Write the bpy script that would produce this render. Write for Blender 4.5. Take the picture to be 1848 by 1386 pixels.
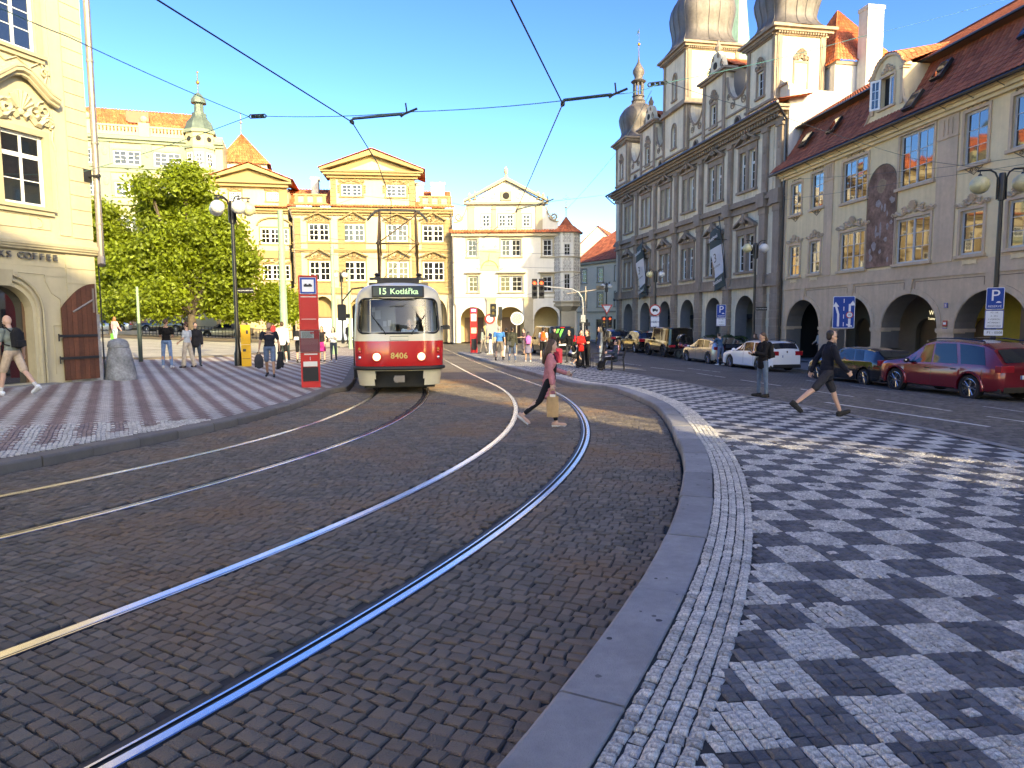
import bpy, bmesh, math, random
import numpy as np
from mathutils import Vector, Matrix
random.seed(7); rng = np.random.default_rng(7)
PI = math.pi
sc = bpy.context.scene
for o in list(bpy.data.objects): bpy.data.objects.remove(o)
col = sc.collection
cam = bpy.data.cameras.new('camera'); camo = bpy.data.objects.new('camera', cam); col.objects.link(camo)
cam.sensor_width = 36; cam.lens = 1240/1848*36; cam.clip_start = .05; cam.clip_end = 3000
camo.location = (0, 0, 1.78)
camo.rotation_mode = 'QUATERNION'
_f = Vector((0, math.cos(.0925), -math.sin(.0925)))
_q = _f.to_track_quat('-Z', 'Y')
camo.rotation_quaternion = _q @ Matrix.Rotation(-.005, 4, 'Z').to_quaternion()
sc.camera = camo
SUN_EL = math.radians(23.5); SX, SY = .515, -.857
SUN_AZ = math.atan2(SX, SY)
w = bpy.data.worlds.new('World'); sc.world = w; w.use_nodes = True
nt = w.node_tree; bg = nt.nodes['Background']
sky = nt.nodes.new('ShaderNodeTexSky'); sky.sky_type = 'NISHITA'; sky.sun_disc = False
sky.sun_elevation = SUN_EL; sky.sun_rotation = SUN_AZ; sky.altitude = 200; sky.air_density = 1.; sky.dust_density = 1.8; sky.ozone_density = 4.5
hs = nt.nodes.new('ShaderNodeHueSaturation'); hs.inputs['Saturation'].default_value = 1.2; hs.inputs['Hue'].default_value = .513
nt.links.new(sky.outputs[0], hs.inputs['Color']); gm = nt.nodes.new('ShaderNodeGamma'); gm.inputs[1].default_value = 1.5; nt.links.new(hs.outputs[0], gm.inputs[0]); nt.links.new(gm.outputs[0], bg.inputs[0]); bg.inputs[1].default_value = .078
sun = bpy.data.lights.new('sun', 'SUN'); sun.energy = 2.0; sun.angle = math.radians(.53); sun.color = (1.0, .95, .87)
suno = bpy.data.objects.new('sun', sun); col.objects.link(suno)
_s = Vector((SX*math.cos(SUN_EL), SY*math.cos(SUN_EL), math.sin(SUN_EL))).normalized()
suno.rotation_mode = 'QUATERNION'; suno.rotation_quaternion = _s.to_track_quat('Z', 'Y'); suno.location = (20, -30, 40)
vs = sc.view_settings; vs.view_transform = 'Standard'; vs.look = 'None'; vs.gamma = 1; vs.use_curve_mapping = False; vs.exposure = 2.12; vs.use_white_balance = True; vs.white_balance_temperature = 12000; vs.white_balance_tint = 0
sc.cycles.max_bounces = 6; sc.cycles.diffuse_bounces = 3; sc.cycles.glossy_bounces = 3; sc.cycles.transparent_max_bounces = 8
MATS = {}
def mat(name, c, rough=.8, metal=0., noise=None, bump=None, rnd=0., c2=None, spec=.5, coat=0., streak=0., emit=None, alpha=None, ior=None, hue=None, wave=None):
    """noise=(scale, amount) value mottling; c2 second colour mixed by the per-piece random value; bump=(scale,strength)"""
    m = bpy.data.materials.new(name); m.use_nodes = True; n = m.node_tree.nodes; L = m.node_tree.links
    b = n['Principled BSDF']; b.inputs['Roughness'].default_value = rough; b.inputs['Metallic'].default_value = metal
    b.inputs['Specular IOR Level'].default_value = spec; b.inputs['Coat Weight'].default_value = coat
    if ior: b.inputs['IOR'].default_value = ior
    b.inputs['Base Color'].default_value = (*c, 1)
    tc = n.new('ShaderNodeTexCoord')
    cur = None
    def mix(kind, fac, a, bb):
        x = n.new('ShaderNodeMix'); x.data_type = 'RGBA'; x.blend_type = kind
        for s, v in ((0, fac), (6, a), (7, bb)):
            if hasattr(v, 'links') or isinstance(v, bpy.types.NodeSocket): L.new(v, x.inputs[s])
            elif s == 0: x.inputs[s].default_value = v
            else: x.inputs[s].default_value = (*v, 1)
        return x.outputs[2]
    def ramp(val, lo, hi):
        x = n.new('ShaderNodeMapRange'); L.new(val, x.inputs[0]); x.inputs[3].default_value = lo; x.inputs[4].default_value = hi
        x.inputs[1].default_value = 0; x.inputs[2].default_value = 1; return x.outputs[0]
    cur = c
    if c2 is not None or rnd:
        at = n.new('ShaderNodeAttribute'); at.attribute_name = 'rnd'
        if c2 is not None: cur = mix('MIX', at.outputs['Fac'], cur, c2)
        if rnd:
            wn = n.new('ShaderNodeMath'); wn.operation = 'FRACT'
            mu = n.new('ShaderNodeMath'); mu.operation = 'MULTIPLY'; mu.inputs[1].default_value = 17.31
            L.new(at.outputs['Fac'], mu.inputs[0]); L.new(mu.outputs[0], wn.inputs[0])
            cur = mix('MULTIPLY', 1., cur, ramp(wn.outputs[0], 1-rnd, 1+rnd))
    if noise:
        for k, (s, a) in enumerate([noise, (noise[0]*6.7, noise[1]*.55)]):
            nz = n.new('ShaderNodeTexNoise'); nz.inputs['Scale'].default_value = s; nz.inputs['Detail'].default_value = 5
            nz.inputs['Roughness'].default_value = .62
            L.new(tc.outputs['Object'], nz.inputs['Vector'])
            cr = n.new('ShaderNodeMapRange'); L.new(nz.outputs['Fac'], cr.inputs[0])
            cr.inputs[1].default_value = .3; cr.inputs[2].default_value = .7; cr.inputs[3].default_value = 1-a; cr.inputs[4].default_value = 1+a*.6
            cur = mix('MULTIPLY', 1., cur, cr.outputs[0])
            if k == 0 and hue:
                cr2 = n.new('ShaderNodeMapRange'); L.new(nz.outputs['Fac'], cr2.inputs[0]); cr2.inputs[1].default_value = .46; cr2.inputs[2].default_value = .7
                cur = mix('MIX', cr2.outputs[0], cur, hue)
    if streak:
        mp = n.new('ShaderNodeMapping'); mp.inputs['Scale'].default_value = (1.6, 1.6, .12); L.new(tc.outputs['Object'], mp.inputs[0])
        nz = n.new('ShaderNodeTexNoise'); nz.inputs['Scale'].default_value = 2.2; nz.inputs['Detail'].default_value = 6; L.new(mp.outputs[0], nz.inputs['Vector'])
        cr = n.new('ShaderNodeMapRange'); L.new(nz.outputs['Fac'], cr.inputs[0]); cr.inputs[1].default_value = .35; cr.inputs[2].default_value = .75
        cr.inputs[3].default_value = 1.06; cr.inputs[4].default_value = 1-streak
        cur = mix('MULTIPLY', 1., cur, cr.outputs[0])
    if cur is not c: L.new(cur, b.inputs['Base Color'])
    if bump:
        nz = n.new('ShaderNodeTexNoise'); nz.inputs['Scale'].default_value = bump[0]; nz.inputs['Detail'].default_value = 6; L.new(tc.outputs['Object'], nz.inputs['Vector'])
        bp = n.new('ShaderNodeBump'); bp.inputs['Strength'].default_value = bump[1]; bp.inputs['Distance'].default_value = .02
        L.new(nz.outputs['Fac'], bp.inputs['Height']); L.new(bp.outputs[0], b.inputs['Normal'])
    if emit:
        b.inputs['Emission Color'].default_value = (*emit[0], 1); b.inputs['Emission Strength'].default_value = emit[1]
    if alpha is not None: b.inputs['Alpha'].default_value = alpha
    MATS[name] = m; return m
def rotz(a): return Matrix.Rotation(a, 4, 'Z')
class MB:
    def __init__(s): s.v = []; s.f = []; s.mi = []; s.rn = []; s.r = 0.; s.cur = 0; s.cuts = []
    def cut(s):
        if s.f and (not s.cuts or s.cuts[-1][1] != len(s.f)): s.cuts.append((len(s.v), len(s.f)))
        return s
    def add(s, V, F, mi=None, M=None):
        o = len(s.v)
        if M is not None: V = [M @ Vector(p) for p in V]
        s.v += [tuple(p) for p in V]
        for f in F: s.f.append(tuple(i+o for i in f)); s.mi.append(s.cur if mi is None else mi); s.rn.append(s.r)
        return s
    def box(s, x0, x1, y0, y1, z0, z1, mi=None, M=None, ch=0.):
        V = [(x0,y0,z0),(x1,y0,z0),(x1,y1,z0),(x0,y1,z0),(x0,y0,z1),(x1,y0,z1),(x1,y1,z1),(x0,y1,z1)]
        if ch:
            c = ch; V = V[:4]+[(x0+c,y0+c,z1),(x1-c,y0+c,z1),(x1-c,y1-c,z1),(x0+c,y1-c,z1)]
            V[4:4] = [(x0,y0,z1-c),(x1,y0,z1-c),(x1,y1,z1-c),(x0,y1,z1-c)]
            return s.add(V, [(3,2,1,0)]+[(i,(i+1)%4,4+(i+1)%4,4+i) for i in range(4)]+[(4+i,4+(i+1)%4,8+(i+1)%4,8+i) for i in range(4)]+[(8,9,10,11)], mi, M)
        return s.add(V, [(3,2,1,0),(4,5,6,7),(0,1,5,4),(1,2,6,5),(2,3,7,6),(3,0,4,7)], mi, M)
    def tube(s, pts, r, n=6, mi=None, M=None, cap=True):
        pts = [Vector(p) for p in pts]; rs = r if hasattr(r, '__len__') else [r]*len(pts)
        V = []; F = []
        up = None
        for i, p in enumerate(pts):
            t = (pts[min(i+1, len(pts)-1)]-pts[max(i-1, 0)])
            if t.length < 1e-9: t = Vector((0,0,1))
            t.normalize()
            a = up if up is not None else (Vector((0,0,1)) if abs(t.z) < .9 else Vector((1,0,0)))
            x = (a-t*a.dot(t)); x = x.normalized() if x.length > 1e-6 else t.orthogonal().normalized()
            up = x; y = t.cross(x)
            for k in range(n):
                an = 2*PI*k/n; V.append(p+(x*math.cos(an)+y*math.sin(an))*rs[i])
        for i in range(len(pts)-1):
            for k in range(n):
                a = i*n+k; b = i*n+(k+1)%n; F.append((a, b, b+n, a+n))
        if cap: F.append(tuple(range(n-1,-1,-1))); F.append(tuple(range(len(V)-n, len(V))))
        return s.add(V, F, mi, M)
    def lathe(s, prof, n=16, c=(0,0,0), mi=None, M=None, axis='Z', sq=None, caps=True):
        V = []; F = []
        for r, z in prof:
            for k in range(n):
                a = 2*PI*(k+.5)/n
                x, y = r*math.cos(a), r*math.sin(a)
                if sq: m = max(abs(math.cos(a)), abs(math.sin(a))); x /= m**sq; y /= m**sq
                if axis == 'Z': V.append((c[0]+x, c[1]+y, c[2]+z))
                elif axis == 'Y': V.append((c[0]+x, c[1]+z, c[2]+y))
                else: V.append((c[0]+z, c[1]+x, c[2]+y))
        for i in range(len(prof)-1):
            for k in range(n):
                a = i*n+k; b = i*n+(k+1)%n
                F.append((a, b, b+n, a+n) if axis != 'Y' else (b, a, a+n, b+n))
        if caps: F.append(tuple(range(n-1,-1,-1))); F.append(tuple(range(len(V)-n, len(V))))
        return s.add(V, F, mi, M)
    def ball(s, c, r, n=10, m=6, sx=1, sy=1, sz=1, mi=None, M=None):
        V = []; F = []
        for i in range(m+1):
            t = PI*i/m
            for k in range(n):
                a = 2*PI*k/n; V.append((c[0]+r*sx*math.sin(t)*math.cos(a), c[1]+r*sy*math.sin(t)*math.sin(a), c[2]-r*sz*math.cos(t)))
        for i in range(m):
            for k in range(n):
                a = i*n+k; b = i*n+(k+1)%n; F.append((a, b, b+n, a+n))
        return s.add(V, F, mi, M)
    def prism(s, poly, y0, y1, mi=None, M=None, plane='XZ'):
        """polygon in the XZ plane (counter-clockwise seen from -Y) from y0 (front) to y1 (back); plane XY extrudes z"""
        n = len(poly)
        if plane == 'XZ': V = [(p[0], y0, p[1]) for p in poly]+[(p[0], y1, p[1]) for p in poly]
        elif plane == 'XY': V = [(p[0], p[1], y1) for p in poly]+[(p[0], p[1], y0) for p in poly]
        else: V = [(y0, p[0], p[1]) for p in poly]+[(y1, p[0], p[1]) for p in poly]
        F = [tuple(range(n)), tuple(range(2*n-1, n-1, -1))]+[(i, n+i, n+(i+1)%n, (i+1)%n) for i in range(n)]
        return s.add(V, F, mi, M)
    def ribbon(s, prof, pts, closed=False, mi=None):
        """sweep profile [(out,z)] along plan polyline pts (x,y): out is to the right of travel"""
        V = []; F = []; n = len(prof); N = len(pts)
        for i, p in enumerate(pts):
            a = Vector(pts[max(i-1,0)]); b = Vector(pts[min(i+1,N-1)]); t = (b-a).normalized(); nr = Vector((t.y, -t.x))
            for o, z in prof: V.append((p[0]+nr.x*o, p[1]+nr.y*o, z))
        for i in range(N-1):
            for k in range(n-1): F.append((i*n+k, i*n+k+1, (i+1)*n+k+1, (i+1)*n+k))
        return s.add(V, F, mi)
    def mesh(s, name, mats, smooth=False):
        me = bpy.data.meshes.new(name); me.from_pydata(s.v, [], s.f)
        for m in (mats if isinstance(mats, (list, tuple)) else [mats]): me.materials.append(MATS[m] if isinstance(m, str) else m)
        if any(s.mi): me.polygons.foreach_set('material_index', s.mi)
        if any(s.rn):
            a = me.attributes.new('rnd', 'FLOAT', 'FACE'); a.data.foreach_set('value', s.rn)
        me.update()
        if smooth:
            me.polygons.foreach_set('use_smooth', [True]*len(s.f)); me.set_sharp_from_angle(angle=math.radians(smooth if smooth is not True else 40))
        return me
    def build(s, name, mats, parent=None, smooth=False, kind=None, label=None):
        if s.cuts:   # separate pieces, one object each
            s.cut(); v0 = f0 = 0; o = None
            for v1, f1 in s.cuts:
                q = MB(); q.v = s.v[v0:v1]; q.f = [tuple(i-v0 for i in f) for f in s.f[f0:f1]]; q.mi = s.mi[f0:f1]; q.rn = s.rn[f0:f1]
                o = q.build(name, mats, parent, smooth, kind, label); v0, f0 = v1, f1
            return o
        return link(name, s.mesh(name, mats, smooth), parent, kind, label)
def link(name, me, parent=None, kind=None, label=None):
    o = bpy.data.objects.new(name, me); col.objects.link(o)
    if parent is not None: o.parent = parent
    if kind: o['kind'] = kind
    if label: o['label'] = label
    return o
def arrmesh(name, V, F, mats, rnd=None, mi=None, smooth=False):
    """numpy quads/tris"""
    V = np.asarray(V, np.float32); F = np.asarray(F, np.int32); k = F.shape[1]
    me = bpy.data.meshes.new(name); me.vertices.add(len(V)); me.vertices.foreach_set('co', V.ravel())
    me.loops.add(F.size); me.loops.foreach_set('vertex_index', F.ravel()); me.polygons.add(len(F))
    me.polygons.foreach_set('loop_start', np.arange(0, F.size, k, dtype=np.int32))
    for m in (mats if isinstance(mats, (list, tuple)) else [mats]): me.materials.append(MATS[m])
    if mi is not None: me.polygons.foreach_set('material_index', np.asarray(mi, np.int32))
    if rnd is not None:
        a = me.attributes.new('rnd', 'FLOAT', 'FACE'); a.data.foreach_set('value', np.asarray(rnd, np.float32))
    me.polygons.foreach_set('use_smooth', np.full(len(F), bool(smooth)))
    me.update(calc_edges=True); me.validate(); return me
def thing(name, label, cat, loc=(0,0,0), rz=0., group=None, kind=None):
    o = bpy.data.objects.new(name, None); col.objects.link(o); o.location = loc; o.rotation_euler = (0,0,rz); o.empty_display_size = .2
    o['label'] = label; o['category'] = cat
    if group: o['group'] = group
    if kind: o['kind'] = kind
    return o
def tag(o, label, cat, group=None):
    o['label'] = label; o['category'] = cat
    if group: o['group'] = group
    return o
def copy_tree(o, parent=None):
    c = o.copy(); col.objects.link(c)
    if parent is not None: c.parent = parent
    for ch in list(o.children): copy_tree(ch, c)
    return c
def text_mesh(txt, size, extrude=.002, spacing=1., bold=0.):
    cu = bpy.data.curves.new('t', 'FONT'); cu.body = txt; cu.size = size; cu.extrude = extrude; cu.align_x = 'CENTER'; cu.align_y = 'CENTER'; cu.space_character = spacing
    cu.resolution_u = 3; cu.offset = bold*size
    ob = bpy.data.objects.new('t', cu); col.objects.link(ob)
    bpy.context.view_layer.update()
    me = bpy.data.meshes.new_from_object(ob.evaluated_get(bpy.context.evaluated_depsgraph_get()))
    bpy.data.objects.remove(ob); return me
def text(name, txt, size, m, parent, loc, rot=(PI/2,0,0), extrude=.002, spacing=1., sx=1., bold=0.):
    me = text_mesh(txt, size, extrude, spacing, bold); me.materials.clear(); me.materials.append(MATS[m])
    o = link(name, me, parent); o.location = loc; o.rotation_euler = rot; o.scale = (sx, 1, 1); return o
def gz(x, y):
    s = y if y < 26 else 26+8*(1-math.exp(-(y-26)/8))
    z = -.0148*max(s, -30)-.0132*max(min(x, 22), -30)-.046
    k = min(1, max(0, (y-35)/25)); k = k*k*(3-2*k)
    z += .025*max(0, min(-x, 17)-4)*(1-k)+.04*max(0, min(-x, 40)-17)
    return z-.03*max(0, min(x, 15)-10)
KH = .13   # kerb height
mat('plaster_ochre', (.80,.62,.36), .9, noise=(.6,.10), bump=(18,.12), streak=.10)
mat('trim_brown', (.62,.45,.30), .9, noise=(.8,.14), bump=(22,.15), streak=.12)
mat('trim_dark', (.25,.165,.105), .9, noise=(1.2,.2))
mat('arcade_grey', (.20,.17,.14), .9, noise=(.8,.12))  # dark grey-brown inside of the arcade
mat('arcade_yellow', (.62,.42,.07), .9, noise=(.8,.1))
mat('th_stone', (.32,.245,.185), .9, noise=(.7,.22), bump=(14,.3), streak=.22)
mat('th_cream', (.74,.63,.46), .9, noise=(.6,.16), bump=(16,.15), streak=.18)
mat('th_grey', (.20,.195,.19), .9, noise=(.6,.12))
mat('cafe_plaster', (.48,.42,.275), .9, noise=(.9,.07), bump=(30,.12), streak=.05)
mat('cafe_stone', (.42,.41,.38), .9, noise=(2.2,.3), bump=(24,.5), streak=.1)
mat('cafe_trim', (.40,.345,.225), .9, noise=(1.4,.1), bump=(26,.15), streak=.06)
mat('pal_cream', (.50,.41,.265), .9, noise=(.5,.06), streak=.05)
mat('pal_ochre', (.30,.215,.105), .9, noise=(.6,.1), streak=.06)
mat('pal_carve', (.34,.235,.12), .9, noise=(3,.3))
mat('pal_stone', (.37,.30,.215), .9, noise=(1.2,.22), bump=(12,.3))
mat('wh_white', (.62,.59,.52), .9, noise=(.5,.06), streak=.06)
mat('wh_stone', (.40,.34,.24), .9, noise=(.8,.12))
mat('wh_inner', (.66,.52,.28), .9, noise=(.6,.1))
mat('fresco', (.80,.57,.28), .9, noise=(1.2,.2), hue=(.70,.40,.22))
mat('sgraffito', (.60,.57,.50), .9, noise=(2,.1))
mat('sgraffito_line', (.12,.11,.11), .9)
mat('sm_cream', (.40,.365,.225), .9, noise=(.5,.08))
mat('sm_green', (.20,.24,.18), .9, noise=(.6,.1))
mat('gap_pink', (.78,.58,.46), .9, noise=(.6,.1)); mat('gap_green', (.76,.70,.44), .9, noise=(.6,.1)); mat('gap_pale', (.78,.66,.48), .9, noise=(.6,.1))
mat('white_wall', (.60,.58,.53), .9, noise=(.7,.12), streak=.15)
mat('old_wall', (.52,.49,.46), .9, noise=(.8,.2), bump=(12,.3), streak=.2)
mat('mural', (.25,.135,.085), .9, noise=(1.1,.55), hue=(.36,.20,.15))
mat('mural_fig', (.36,.30,.27), .9, noise=(6,.3)); mat('mural_glow', (.36,.24,.14), .9, noise=(5,.3))
mat('tile_red', (.27,.065,.033), .8, rnd=.28, c2=(.34,.10,.05), noise=(.7,.14))
mat('tile_orange', (.48,.115,.045), .8, rnd=.25, c2=(.58,.17,.07), noise=(.7,.15))
mat('copper', (.13,.115,.11), .62, metal=.25, noise=(.9,.35), bump=(6,.1), streak=.25)
mat('patina', (.10,.14,.12), .6, metal=.2, noise=(.8,.3), streak=.3)
mat('green_copper', (.26,.43,.34), .7, noise=(.5,.2), streak=.3)
mat('win_white', (.78,.78,.74), .5); mat('win_grey', (.52,.50,.46), .5); mat('win_brown', (.16,.09,.05), .5)
mat('glass', (.012,.016,.02), .03, spec=1., ior=1.75)
mat('glass_dark', (.008,.009,.01), .06, spec=.6, ior=1.6)
mat('dark', (.012,.012,.013), .7); mat('black_paint', (.014,.015,.017), .35, noise=(4,.2)); mat('iron', (.035,.035,.037), .5, metal=.4)
mat('wood_door', (.15,.052,.026), .65, rnd=.3, noise=(3,.3), streak=.3)
mat('zinc', (.30,.26,.22), .5, metal=.5, noise=(2,.2)); mat('gold', (.65,.45,.13), .3, metal=.9)
mat('void', (.02,.017,.014), .9)
mat('joint', (.050,.043,.036), .95, noise=(9,.3))
mat('sett', (.185,.155,.122), .72, c2=(.25,.205,.155), rnd=.2, noise=(.55,.25), bump=(130,1.), spec=.35, hue=(.27,.155,.08))
mat('sett_grey', (.105,.098,.09), .7, c2=(.14,.13,.115), rnd=.3, noise=(1.1,.2), bump=(70,.5), spec=.4)
mat('kerb_granite', (.30,.29,.275), .75, noise=(2.2,.2), bump=(130,.6), rnd=.16)
mat('kerb_brown', (.19,.165,.14), .8, noise=(3,.15), bump=(120,.35), rnd=.12)
mat('stone_white', (.74,.69,.60), .75, c2=(.62,.59,.52), rnd=.2, noise=(48,.62), bump=(90,1.))
mat('stone_dark', (.095,.095,.10), .6, c2=(.14,.13,.12), rnd=.32, noise=(30,.25), bump=(80,.5))
mat('stone_red', (.30,.205,.175), .7, c2=(.24,.18,.165), rnd=.3, noise=(30,.25), bump=(80,.4))
mat('steel', (.66,.66,.66), .26, metal=1., noise=(2.5,.06)); mat('groove', (.010,.010,.011), .6)
mat('rubber', (.016,.016,.017), .55, noise=(8,.2))
mat('marking', (.62,.62,.60), .8, noise=(5,.35), bump=(60,.4))
mat('concrete', (.34,.33,.30), .9, noise=(2,.15)); mat('brown_ground', (.13,.10,.07), .95, noise=(2,.3))
def tile_mat(name, ca, cb, cell, ang, joint=.5, small=.064, rough=.8, zig=None):
    m = bpy.data.materials.new(name); m.use_nodes = True; n = m.node_tree.nodes; L = m.node_tree.links; b = n['Principled BSDF']
    tc = n.new('ShaderNodeTexCoord'); mp = n.new('ShaderNodeMapping'); mp.inputs['Rotation'].default_value = (0,0,-ang); L.new(tc.outputs['Object'], mp.inputs[0])
    ck = n.new('ShaderNodeTexChecker'); ck.inputs['Scale'].default_value = 1/cell; ck.inputs[1].default_value = (*ca,1); ck.inputs[2].default_value = (*cb,1)
    L.new(mp.outputs[0], ck.inputs[0])
    if zig:
        sp = n.new('ShaderNodeSeparateXYZ'); L.new(mp.outputs[0], sp.inputs[0])
        def mth(op, a, b_=None, c_=None):
            q = n.new('ShaderNodeMath'); q.operation = op
            for i_, v in enumerate((a, b_, c_)):
                if v is None: continue
                if isinstance(v, (int, float)): q.inputs[i_].default_value = v
                else: L.new(v, q.inputs[i_])
            return q.outputs[0]
        tri = mth('MULTIPLY', mth('PINGPONG', sp.outputs[1], zig[1]), zig[2]/zig[1]); xx = mth('PINGPONG', sp.outputs[0], zig[0]/2)
        cmp_ = mth('LESS_THAN', mth('ADD', xx, tri), zig[0]/4+zig[2]/2)
        zx = n.new('ShaderNodeMix'); zx.data_type = 'RGBA'; L.new(cmp_, zx.inputs[0]); zx.inputs[6].default_value = (*ca,1); zx.inputs[7].default_value = (*cb,1)
    br = n.new('ShaderNodeTexBrick'); br.inputs['Scale'].default_value = 1/small; br.inputs['Brick Width'].default_value = 1; br.inputs['Row Height'].default_value = 1
    br.inputs['Mortar Size'].default_value = .06; br.inputs[1].default_value = (1,1,1,1); br.inputs[2].default_value = (.7,.7,.7,1); br.inputs[3].default_value = (joint,joint,joint,1)
    L.new(mp.outputs[0], br.inputs[0])
    mx = n.new('ShaderNodeMix'); mx.data_type = 'RGBA'; mx.blend_type = 'MULTIPLY'; mx.inputs[0].default_value = 1; L.new(zx.outputs[2] if zig else ck.outputs[0], mx.inputs[6]); L.new(br.outputs[0], mx.inputs[7])
    nz = n.new('ShaderNodeTexNoise'); nz.inputs['Scale'].default_value = .8; nz.inputs['Detail'].default_value = 6; L.new(tc.outputs['Object'], nz.inputs['Vector'])
    mr = n.new('ShaderNodeMapRange'); L.new(nz.outputs['Fac'], mr.inputs[0]); mr.inputs[1].default_value = .3; mr.inputs[2].default_value = .7; mr.inputs[3].default_value = .78; mr.inputs[4].default_value = 1.1
    m2 = n.new('ShaderNodeMix'); m2.data_type = 'RGBA'; m2.blend_type = 'MULTIPLY'; m2.inputs[0].default_value = 1; L.new(mx.outputs[2], m2.inputs[6]); L.new(mr.outputs[0], m2.inputs[7])
    L.new(m2.outputs[2], b.inputs['Base Color']); b.inputs['Roughness'].default_value = rough; b.inputs['Specular IOR Level'].default_value = .3
    bp = n.new('ShaderNodeBump'); bp.inputs['Strength'].default_value = .5; bp.inputs['Distance'].default_value = .01; L.new(br.outputs['Color'], bp.inputs['Height']); L.new(bp.outputs[0], b.inputs['Normal'])
    MATS[name] = m
tile_mat('mosaic_far', (.66,.62,.54), (.10,.10,.105), .3625, math.radians(6), small=.0725)
ZIG = (.46,.13,.11); ZA = math.radians(30)
tile_mat('mosaic_left_far', (.60,.55,.48), (.30,.205,.175), .30, ZA, zig=ZIG)
def brick_mat(name, c, c2, bw, bh, joint, uvm=None, ang=0., bump=.6):
    m = bpy.data.materials.new(name); m.use_nodes = True; n = m.node_tree.nodes; L = m.node_tree.links; b = n['Principled BSDF']
    tc = n.new('ShaderNodeTexCoord'); mp = n.new('ShaderNodeMapping'); mp.inputs['Rotation'].default_value = (0,0,ang); L.new(tc.outputs['UV' if uvm else 'Object'], mp.inputs[0])
    nz0 = n.new('ShaderNodeTexNoise'); nz0.inputs['Scale'].default_value = 2.5; L.new(mp.outputs[0], nz0.inputs['Vector'])
    ad = n.new('ShaderNodeMix'); ad.data_type = 'RGBA'; ad.blend_type = 'ADD'; ad.inputs[0].default_value = .06; L.new(mp.outputs[0], ad.inputs[6]); L.new(nz0.outputs['Color'], ad.inputs[7])
    br = n.new('ShaderNodeTexBrick'); br.inputs['Scale'].default_value = 1; br.inputs['Brick Width'].default_value = bw; br.inputs['Row Height'].default_value = bh
    br.inputs['Mortar Size'].default_value = .012; br.inputs['Mortar Smooth'].default_value = .6; br.inputs[1].default_value = (*c,1); br.inputs[2].default_value = (*c2,1); br.inputs[3].default_value = (*joint,1)
    L.new(ad.outputs[2], br.inputs[0])
    nz = n.new('ShaderNodeTexNoise'); nz.inputs['Scale'].default_value = .7; nz.inputs['Detail'].default_value = 6; L.new(tc.outputs['Object'], nz.inputs['Vector'])
    mr = n.new('ShaderNodeMapRange'); L.new(nz.outputs['Fac'], mr.inputs[0]); mr.inputs[1].default_value = .3; mr.inputs[2].default_value = .7; mr.inputs[3].default_value = .75; mr.inputs[4].default_value = 1.15
    m2 = n.new('ShaderNodeMix'); m2.data_type = 'RGBA'; m2.blend_type = 'MULTIPLY'; m2.inputs[0].default_value = 1; L.new(br.outputs[0], m2.inputs[6]); L.new(mr.outputs[0], m2.inputs[7])
    L.new(m2.outputs[2], b.inputs['Base Color']); b.inputs['Roughness'].default_value = .75; b.inputs['Specular IOR Level'].default_value = .35
    bp = n.new('ShaderNodeBump'); bp.inputs['Strength'].default_value = bump; bp.inputs['Distance'].default_value = .015; bp.invert = True; L.new(br.outputs['Fac'], bp.inputs['Height']); L.new(bp.outputs[0], b.inputs['Normal'])
    MATS[name] = m
brick_mat('sett_far', (.185,.155,.122), (.22,.185,.142), .107, .088, (.05,.042,.036), uvm=True)
brick_mat('road_setts', (.105,.098,.09), (.135,.125,.112), .16, .13, (.045,.044,.043), ang=-.12)
brick_mat('square_setts', (.46,.42,.32), (.40,.37,.29), .22, .16, (.30,.27,.20), ang=.4, bump=.25)
A1, A2, R1, R2 = -.06534, .19516, 25.17, 37.212
C1 = np.array([-24.37, 15.238]); C2 = C1+np.array([math.cos(A1), math.sin(A1)])*(R1-R2)
N2 = np.array([math.cos(A2), math.sin(A2)]); T2 = np.array([-N2[1], N2[0]]); E2 = C2+R2*N2; S2 = R2*(A2-A1)
def su(s, u):
    if s < 0: a = A1+s/R1; return C1[0]+(R1+u)*math.cos(a), C1[1]+(R1+u)*math.sin(a)
    if s < S2: a = A1+s/R2; return C2[0]+(R2+u)*math.cos(a), C2[1]+(R2+u)*math.sin(a)
    p = E2+T2*(s-S2)+N2*u; return float(p[0]), float(p[1])
KR = [(-60,2.3),(-14,2.27),(-6,2.2),(-2,2.19),(0,2.32),(1.2,2.43),(3,2.57),(6.7,2.60),(7.5,2.5),(8.4,1.95),(9.2,1.70),(14,1.68),(20.5,1.38),(29.4,1.05),(34,.9)]
KL = [(-60,-5.6),(-8,-5.62),(-5.6,-5.76),(5.7,-5.78),(6.3,-5.7),(7.0,-5.42),(9.6,-5.38),(30,-5.4),(60,-5.4)]
def kr(s): return float(np.interp(s, *zip(*KR)))
def kl(s): return float(np.interp(s, *zip(*KL)))
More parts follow.
